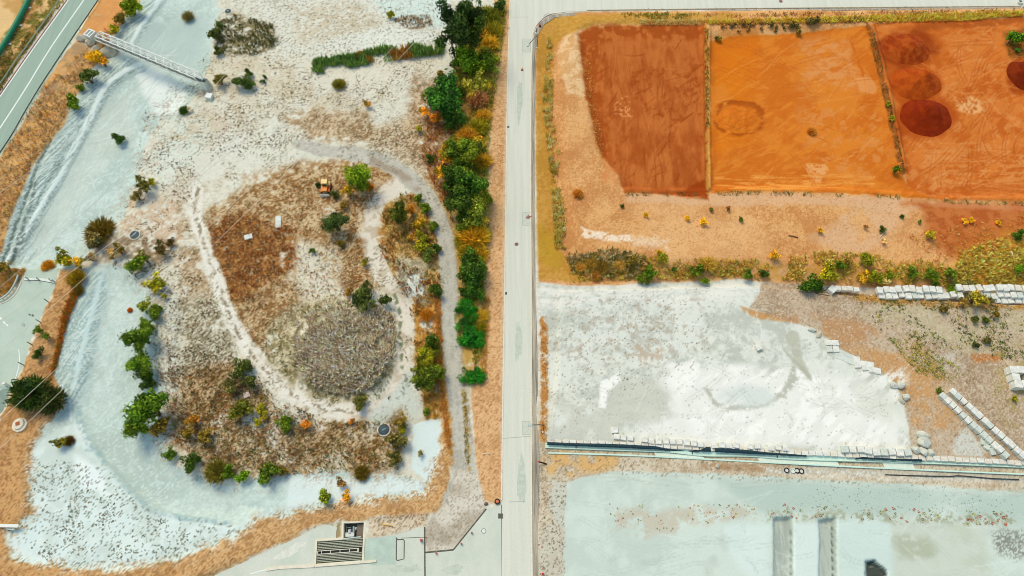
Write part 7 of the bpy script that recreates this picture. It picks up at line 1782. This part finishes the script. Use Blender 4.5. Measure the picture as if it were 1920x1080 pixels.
stuff('scrub_plants', [
    bed([(SC1, 26000)], .09, .36, SPK, (3.0, 401, .55, .12), k=6, up=.3, wd=.42, out=.5),
    bed([(SC2, 6500)], .16, .6, RUST[:3] + OLV + STRAW + [(130, 100, 70), (150, 126, 96), (110, 96, 66)], (2.5, 402, .47, .2), k=6, up=.7),
    bed([(SC2, 1800)], .2, .6, SPK, None, k=5), bed([(SC4, 2600)], .1, .4, SPK + [(150, 140, 110), (120, 116, 84)], (2.5, 412, .46, .2), k=5, up=.4, wd=.25), bed([(SC2, 1500)], .25, .7, [(92, 108, 44), (120, 128, 50), (206, 140, 50)], (2.5, 413, .55, .1), k=6),
    bed([(SC3, 8500)], .15, .55, RUST[:3] + STRAW + [(120, 100, 64), (150, 124, 90), (104, 96, 60), (176, 150, 116)], (2.5, 403, .46, .2), k=6, up=.7),
    bed([([(385, 425), (450, 395), (545, 430), (562, 500), (500, 522), (480, 560), (440, 570), (410, 520)], 2600)], .2, .6, RUST + STRAW[:1] + [(140, 100, 64), (120, 92, 60)], (2.0, 404, .46, .25), k=6),
    bed([(W1, 4200)], .06, .34, [(110, 108, 84), (92, 100, 76), (140, 116, 84)], (3, 405, .50, .2), k=6, up=.3, wd=.42, out=.5),
    bed([([(420, 0), (840, 0), (835, 80), (560, 110), (430, 100)], 1700)], .12, .36, SPK + [(150, 130, 84)], (4, 406, .5, .25), k=6, up=.3, wd=.42, out=.5),
    bed([([(398, 45), (440, 28), (510, 45), (526, 80), (480, 105), (410, 100)], 1500)], .25, .85, [(84, 92, 44), (66, 84, 40), (120, 100, 56), (96, 104, 50)], (2, 407, .44, .2), k=6),
    bed([([(735, 38), (760, 28), (806, 30), (812, 48), (770, 56)], 320)], .2, .6, [(120, 104, 76), (90, 90, 56), (150, 118, 92)], None, k=6),
    bed([([(700, 380), (790, 355), (826, 440), (830, 560), (770, 600), (745, 530), (705, 460)], 2000)], .25, .9, RUST + OLV + [(190, 170, 60)], (2, 408, .42, .25), k=6),
    bed([([(775, 560), (832, 540), (836, 780), (800, 790), (778, 680)], 1300)], .25, .8, [(206, 150, 60), (176, 130, 50), (150, 140, 56)], (2, 409, .42, .25), k=6),
    bed([([(470, 640), (560, 570), (740, 560), (772, 640), (765, 740), (660, 780), (540, 750)], 2200)], .2, .6, OLV + [(150, 126, 80), (96, 108, 64), (90, 84, 56)], (2.5, 410, .42, .25), k=6),
    bed([([(300, 560), (330, 700), (330, 830), (300, 830), (290, 700), (290, 600)], 700)], .15, .5, [(120, 110, 84), (150, 130, 104), (160, 110, 90)], None, k=5),
    bed([([(570, 450), (640, 470), (640, 560), (560, 630), (510, 600)], 700)], .12, .35, OLV + SPK, (3, 411, .5, .2), k=5),
], 'countless small dark, rust and olive plants dotting the pale scrubland', 'scrub')
stuff('dry_grass', [
    bed([(P_VERGE_W[1:-1], 6500)], .25, .8, [(206, 150, 80), (186, 136, 86), (176, 148, 112), (226, 186, 126), (140, 120, 88), (212, 170, 84)], (2.5, 421, .44, .25), k=5, up=.8, wd=.12),
    bed([([(-10, 120), (60, 60), (126, -4), (60, 84), (2, 170), (-10, 190)], 2600)], .25, .7, [(110, 116, 40), (84, 98, 36), (150, 140, 60), (206, 166, 96)], (2.5, 422, .42, .3), k=5, up=.8, wd=.14),
    bed([([(0, 100), (60, -4), (110, -4), (0, 160)], 700)], .25, .6, [(206, 166, 106), (176, 140, 90)], None, k=5),
    bed([([(118, 590), (150, 510), (152, 545), (128, 602), (106, 690), (94, 715), (110, 640)], 900)], .3, .8, [(200, 130, 50), (176, 110, 46), (150, 130, 50)], None, k=5, wd=.12),
    bed([([(0, 505), (50, 505), (34, 530), (0, 560)], 900)], .25, .7, [(200, 150, 76), (160, 130, 60), (216, 176, 100)], None, k=5, wd=.12),
    bed([([(816, 520), (825, 560), (830, 700), (840, 790), (848, 850), (838, 840), (824, 720), (816, 600)], 1100)], .2, .6, [(206, 140, 60), (190, 150, 80)], None, k=5),
    bed([([(880, 20), (950, 8), (946, 60), (925, 200), (915, 300), (916, 440), (904, 660), (890, 690), (872, 560), (868, 450), (850, 340), (846, 240), (850, 140)], 9000)], .3, 1.1, [(206, 170, 66), (170, 166, 54), (142, 150, 48), (112, 132, 44), (190, 166, 60), (96, 120, 40)], (3, 423, .36, .3), k=5, up=.9, wd=.1),
    bed([([(800, 220), (850, 230), (850, 420), (820, 360), (790, 300)], 1600)], .25, .8, RUST + [(206, 160, 70)], (2.5, 424, .42, .3), k=5),
    bed([([(905, 550), (918, 560), (912, 700), (900, 700), (906, 630)], 500)], .25, .7, [(216, 180, 96), (196, 150, 70)], None, k=5),
    bed([([(858, 590), (862, 590), (864, 640), (858, 640)], 70), ([(866, 735), (874, 735), (880, 870), (872, 870)], 220)], .2, .5, [(120, 120, 44), (176, 150, 70)], None, avoid=False, k=5),
    bed([(P_EASTVERGE, 800), (P_ROADBANK, 900), (P_LOTBANK, 1200)], .1, .28, [(170, 118, 72), (150, 100, 60)], None, k=4, up=.4),
], 'dry straw and rust coloured grass on the verges beside the roads', 'grass')
YBAND = [(1060, 505), (1110, 478), (1400, 488), (1560, 470), (1640, 480), (1800, 492), (1930, 470), (1930, 540), (1640, 536), (1540, 530), (1390, 520), (1060, 530)]
stuff('yellow_grass', [
    bed([([(1026, 70), (1036, 80), (1038, 150), (1036, 220), (1050, 290), (1044, 330), (1060, 400), (1058, 468), (1040, 465), (1032, 330), (1022, 240), (1016, 200), (1022, 130)], 2600)], .3, .95, [(226, 198, 120), (206, 176, 84), (238, 216, 160), (160, 154, 60), (190, 160, 70)], (1.6, 440, .43, .2), k=5, up=1.1, wd=.1, out=.6),
    bed([([(1008, 60), (1036, 34), (1330, 28), (1330, 42), (1120, 44), (1060, 62), (1036, 100), (1040, 460), (1010, 500)], 3500)], .1, .3, [(190, 150, 64), (160, 136, 50), (206, 164, 84)], None, k=4, up=.5),
    bed([([(1320, 40), (1920, 22), (1920, 30), (1800, 40), (1330, 46)], 4200)], .3, .85, [(232, 190, 56), (206, 160, 60), (246, 210, 90), (190, 150, 60)], None, k=5, up=1.0, wd=.12),
    bed([([(1320, 27), (1920, 18), (1920, 26), (1320, 34)], 1500)], .25, .7, [(190, 140, 90), (140, 120, 60), (120, 110, 54), (206, 170, 120)], (2.5, 431, .42, .3), k=5),
    bed([([(1180, 17), (1830, 12.5), (1830, 15), (1180, 19.5)], 260)], .12, .4, [(104, 90, 60), (84, 84, 54), (120, 100, 70)], (4, 449, .5, .3), k=6, up=.5, wd=.2),
    bed([([(1165, 26), (1310, 24), (1310, 36), (1170, 36)], 700)], .25, .7, [(130, 130, 46), (96, 120, 40), (170, 150, 60)], (3, 432, .45, .2), k=5),
    bed([([(1540, 36), (1650, 33), (1650, 40), (1540, 44)], 500), ([(1345, 42), (1440, 40), (1440, 50), (1350, 54)], 160)], .2, .6, [(116, 112, 76), (96, 100, 66), (130, 110, 80)], (1.6, 448, .46, .15), k=8, up=.7, wd=.2),
    bed([([(1200, 38), (1330, 38), (1320, 47), (1200, 48)], 700)], .25, .7, [(236, 196, 130), (206, 160, 90)], None, k=5, up=1.0),
    bed([(YBAND, 9000)], .25, .85, [(222, 182, 76), (196, 150, 60), (236, 206, 120), (176, 150, 60), (150, 146, 50)], (3, 433, .48, .25), k=5, up=.9, wd=.13),
    bed([([(1060, 480), (1150, 465), (1210, 480), (1205, 525), (1080, 525)], 1500)], .3, .95, [(140, 124, 60), (190, 170, 120), (110, 108, 50), (206, 190, 150)], (2.5, 434, .42, .2), k=6, up=.9),
    bed([([(1800, 470), (1930, 430), (1930, 540), (1780, 538)], 3600)], .25, .85, [(238, 200, 86), (216, 170, 70), (246, 216, 130), (190, 150, 60), (160, 150, 56)], (2.5, 435, .48, .4), k=5, up=.9, wd=.13),
    bed([([(1700, 440), (1930, 400), (1930, 470), (1760, 500)], 1500)], .2, .6, [(226, 176, 100), (206, 150, 70), (190, 130, 60)], (2.5, 436, .46, .3), k=5),
    bed([([(1321, 55), (1328, 55), (1329, 240), (1322, 240)], 420)], .25, .7, [(206, 160, 66), (160, 130, 60), (120, 116, 50)], None, k=5),
    bed([([(1626, 60), (1640, 60), (1672, 200), (1697, 320), (1688, 320), (1660, 200)], 620)], .2, .5, [(120, 100, 50), (150, 120, 60), (96, 100, 50)], (2, 437, .42, .2), k=5),
    bed([([(1170, 360), (1440, 358), (1640, 363), (1760, 374), (1930, 378), (1930, 386), (1760, 381), (1640, 370), (1440, 366), (1170, 368)], 1300)], .15, .5, [(120, 116, 66), (140, 130, 80), (110, 120, 56)], (2, 438, .5, .15), k=6),
    bed([([(1080, 400), (1650, 390), (1800, 400), (1800, 500), (1100, 490)], 1500)], .1, .36, [(150, 110, 66), (120, 100, 60), (196, 156, 70), (170, 120, 76)], (5, 439, .42, .3), k=5, up=.5),
    bed([([(1040, 140), (1100, 140), (1150, 360), (1060, 420)], 700)], .1, .3, [(200, 150, 80), (176, 130, 70)], None, k=4),
    bed([([(1090, 110), (1105, 110), (1135, 290), (1120, 300)], 300)], .2, .5, [(226, 180, 100), (206, 160, 80)], None, k=5),
    bed([([(1013, 600), (1028, 600), (1026, 826), (1014, 826)], 700)], .12, .4, [(196, 140, 70), (150, 110, 60), (216, 170, 100)], None, k=4),
    bed([([(1885, 62), (1930, 55), (1930, 110), (1890, 105)], 300)], .2, .6, [(120, 110, 40), (150, 100, 40)], None, k=5),
], 'yellow and straw coloured grass along the earth bank and its edges', 'grass')
stuff('weeds', [
    bed([([(1600, 555), (1930, 575), (1930, 680), (1800, 665), (1700, 640), (1620, 610)], 2600)], .14, .5, [(120, 124, 56), (90, 100, 60), (150, 150, 60), (80, 92, 60)], (3, 441, .47, .25), k=6, up=.5, wd=.25),
    bed([([(1660, 630), (1720, 640), (1800, 690), (1790, 720), (1720, 700)], 1200)], .2, .6, [(150, 152, 56), (110, 124, 54), (176, 160, 70)], (2.5, 442, .42, .2), k=6, up=.6),
    bed([([(1560, 545), (1700, 560), (1920, 570), (1920, 580), (1700, 574), (1600, 565)], 800)], .15, .5, [(206, 150, 70), (176, 150, 60)], None, k=5),
    bed([([(1780, 690), (1930, 680), (1930, 820), (1880, 800)], 700)], .12, .4, [(140, 132, 76), (120, 112, 70), (160, 150, 70)], (3, 443, .46, .3), k=5, up=.5),
    bed([([(1008, 860), (1060, 900), (1056, 1085), (1010, 1085)], 420)], .1, .3, [(110, 100, 76), (140, 100, 80), (90, 96, 64)], (3, 444, .42, .4), k=6, up=.3, wd=.42, out=.5),
    bed([([(1140, 945), (1410, 945), (1420, 965), (1190, 1010), (1150, 1000)], 420)], .1, .36, [(130, 116, 90), (170, 110, 70), (150, 150, 60), (96, 90, 76)], (3, 445, .45, .3), k=6, up=.3, wd=.42, out=.5),
    bed([([(1440, 945), (1900, 960), (1900, 985), (1440, 970)], 420)], .12, .5, [(110, 116, 84), (170, 96, 80), (150, 150, 84), (120, 116, 84)], (2, 446, .5, .2), k=6, up=.3, wd=.42, out=.5),
    bed([([(1560, 900), (1900, 930), (1900, 965), (1480, 950)], 500)], .08, .22, [(110, 120, 104), (96, 106, 90)], None, k=5, up=.3, wd=.42, out=.5),
    bed([([(1040, 560), (1330, 550), (1350, 680), (1160, 760), (1060, 780)], 900)], .08, .28, [(150, 124, 96), (130, 116, 90)], (2.5, 447, .60, .08), k=5, up=.3, wd=.42, out=.5),
    bed([([(690, 972), (800, 962), (800, 985), (700, 1008)], 320)], .1, .26, [(120, 104, 76), (150, 116, 84)], None, k=4, up=.5),
    bed([([(900, 60), (948, 130), (944, 500), (940, 930), (900, 900), (890, 760), (905, 560)], 600)], .08, .22, [(150, 104, 64), (120, 96, 60)], None, k=4, up=.4),
], 'scattered weeds on the gravel yards and their edges', 'weeds')
RB = [(575, 134), (600, 116), (660, 106), (720, 92), (800, 82), (832, 78), (832, 102), (760, 111), (690, 122), (640, 131), (600, 138)]
q = scatter([(RB, 5000)], 0); P = place(q); f_r = fbm(P[:, 0], P[:, 1], 2.5, 3, 452); kp = f_r > .34 + G_.random(len(P)) * .12; P, f_r = P[kp], f_r[kp]; n = len(P)
c = pal([(84, 116, 56), (80, 108, 54), (124, 140, 66), (110, 130, 70)], n, 2.3); brown = (fbm(P[:, 0], P[:, 1], 5, 2, 451) > .56); c[brown] = pal([(190, 140, 64), (150, 120, 60)], int(brown.sum()))
stuff('reeds', [tufts(P, G_.uniform(.6, 1.7, n) * np.where(f_r > .5, 1, .75), c, k=4, up=1.0, wd=.06, out=.34, jit=.4)], 'band of green reeds with brown stretches running to the dark trees of the hedge', 'reeds')
TH = [(552, 640), (560, 606), (600, 582), (650, 566), (700, 570), (735, 590), (742, 630), (738, 672), (712, 706), (690, 728), (640, 738), (596, 726), (566, 700), (548, 670)]
q = scatter([(TH, 7500)], 0); P = place(q); f_ = fbm(P[:, 0], P[:, 1], 2.2, 3, 461); P = P[f_ > .34 + G_.random(len(P)) * .1]; n = len(P)
stuff('brown_thicket', [tufts(P, G_.uniform(.45, 1.15, n), pal([(158, 138, 112), (184, 166, 138), (126, 106, 86), (204, 188, 160), (100, 86, 70), (168, 150, 122)], n, 2.5), k=5, up=.8, wd=.085, out=.9, jit=.4)], 'dense oval thicket of brown dead brush in the middle of the scrub', 'thicket')
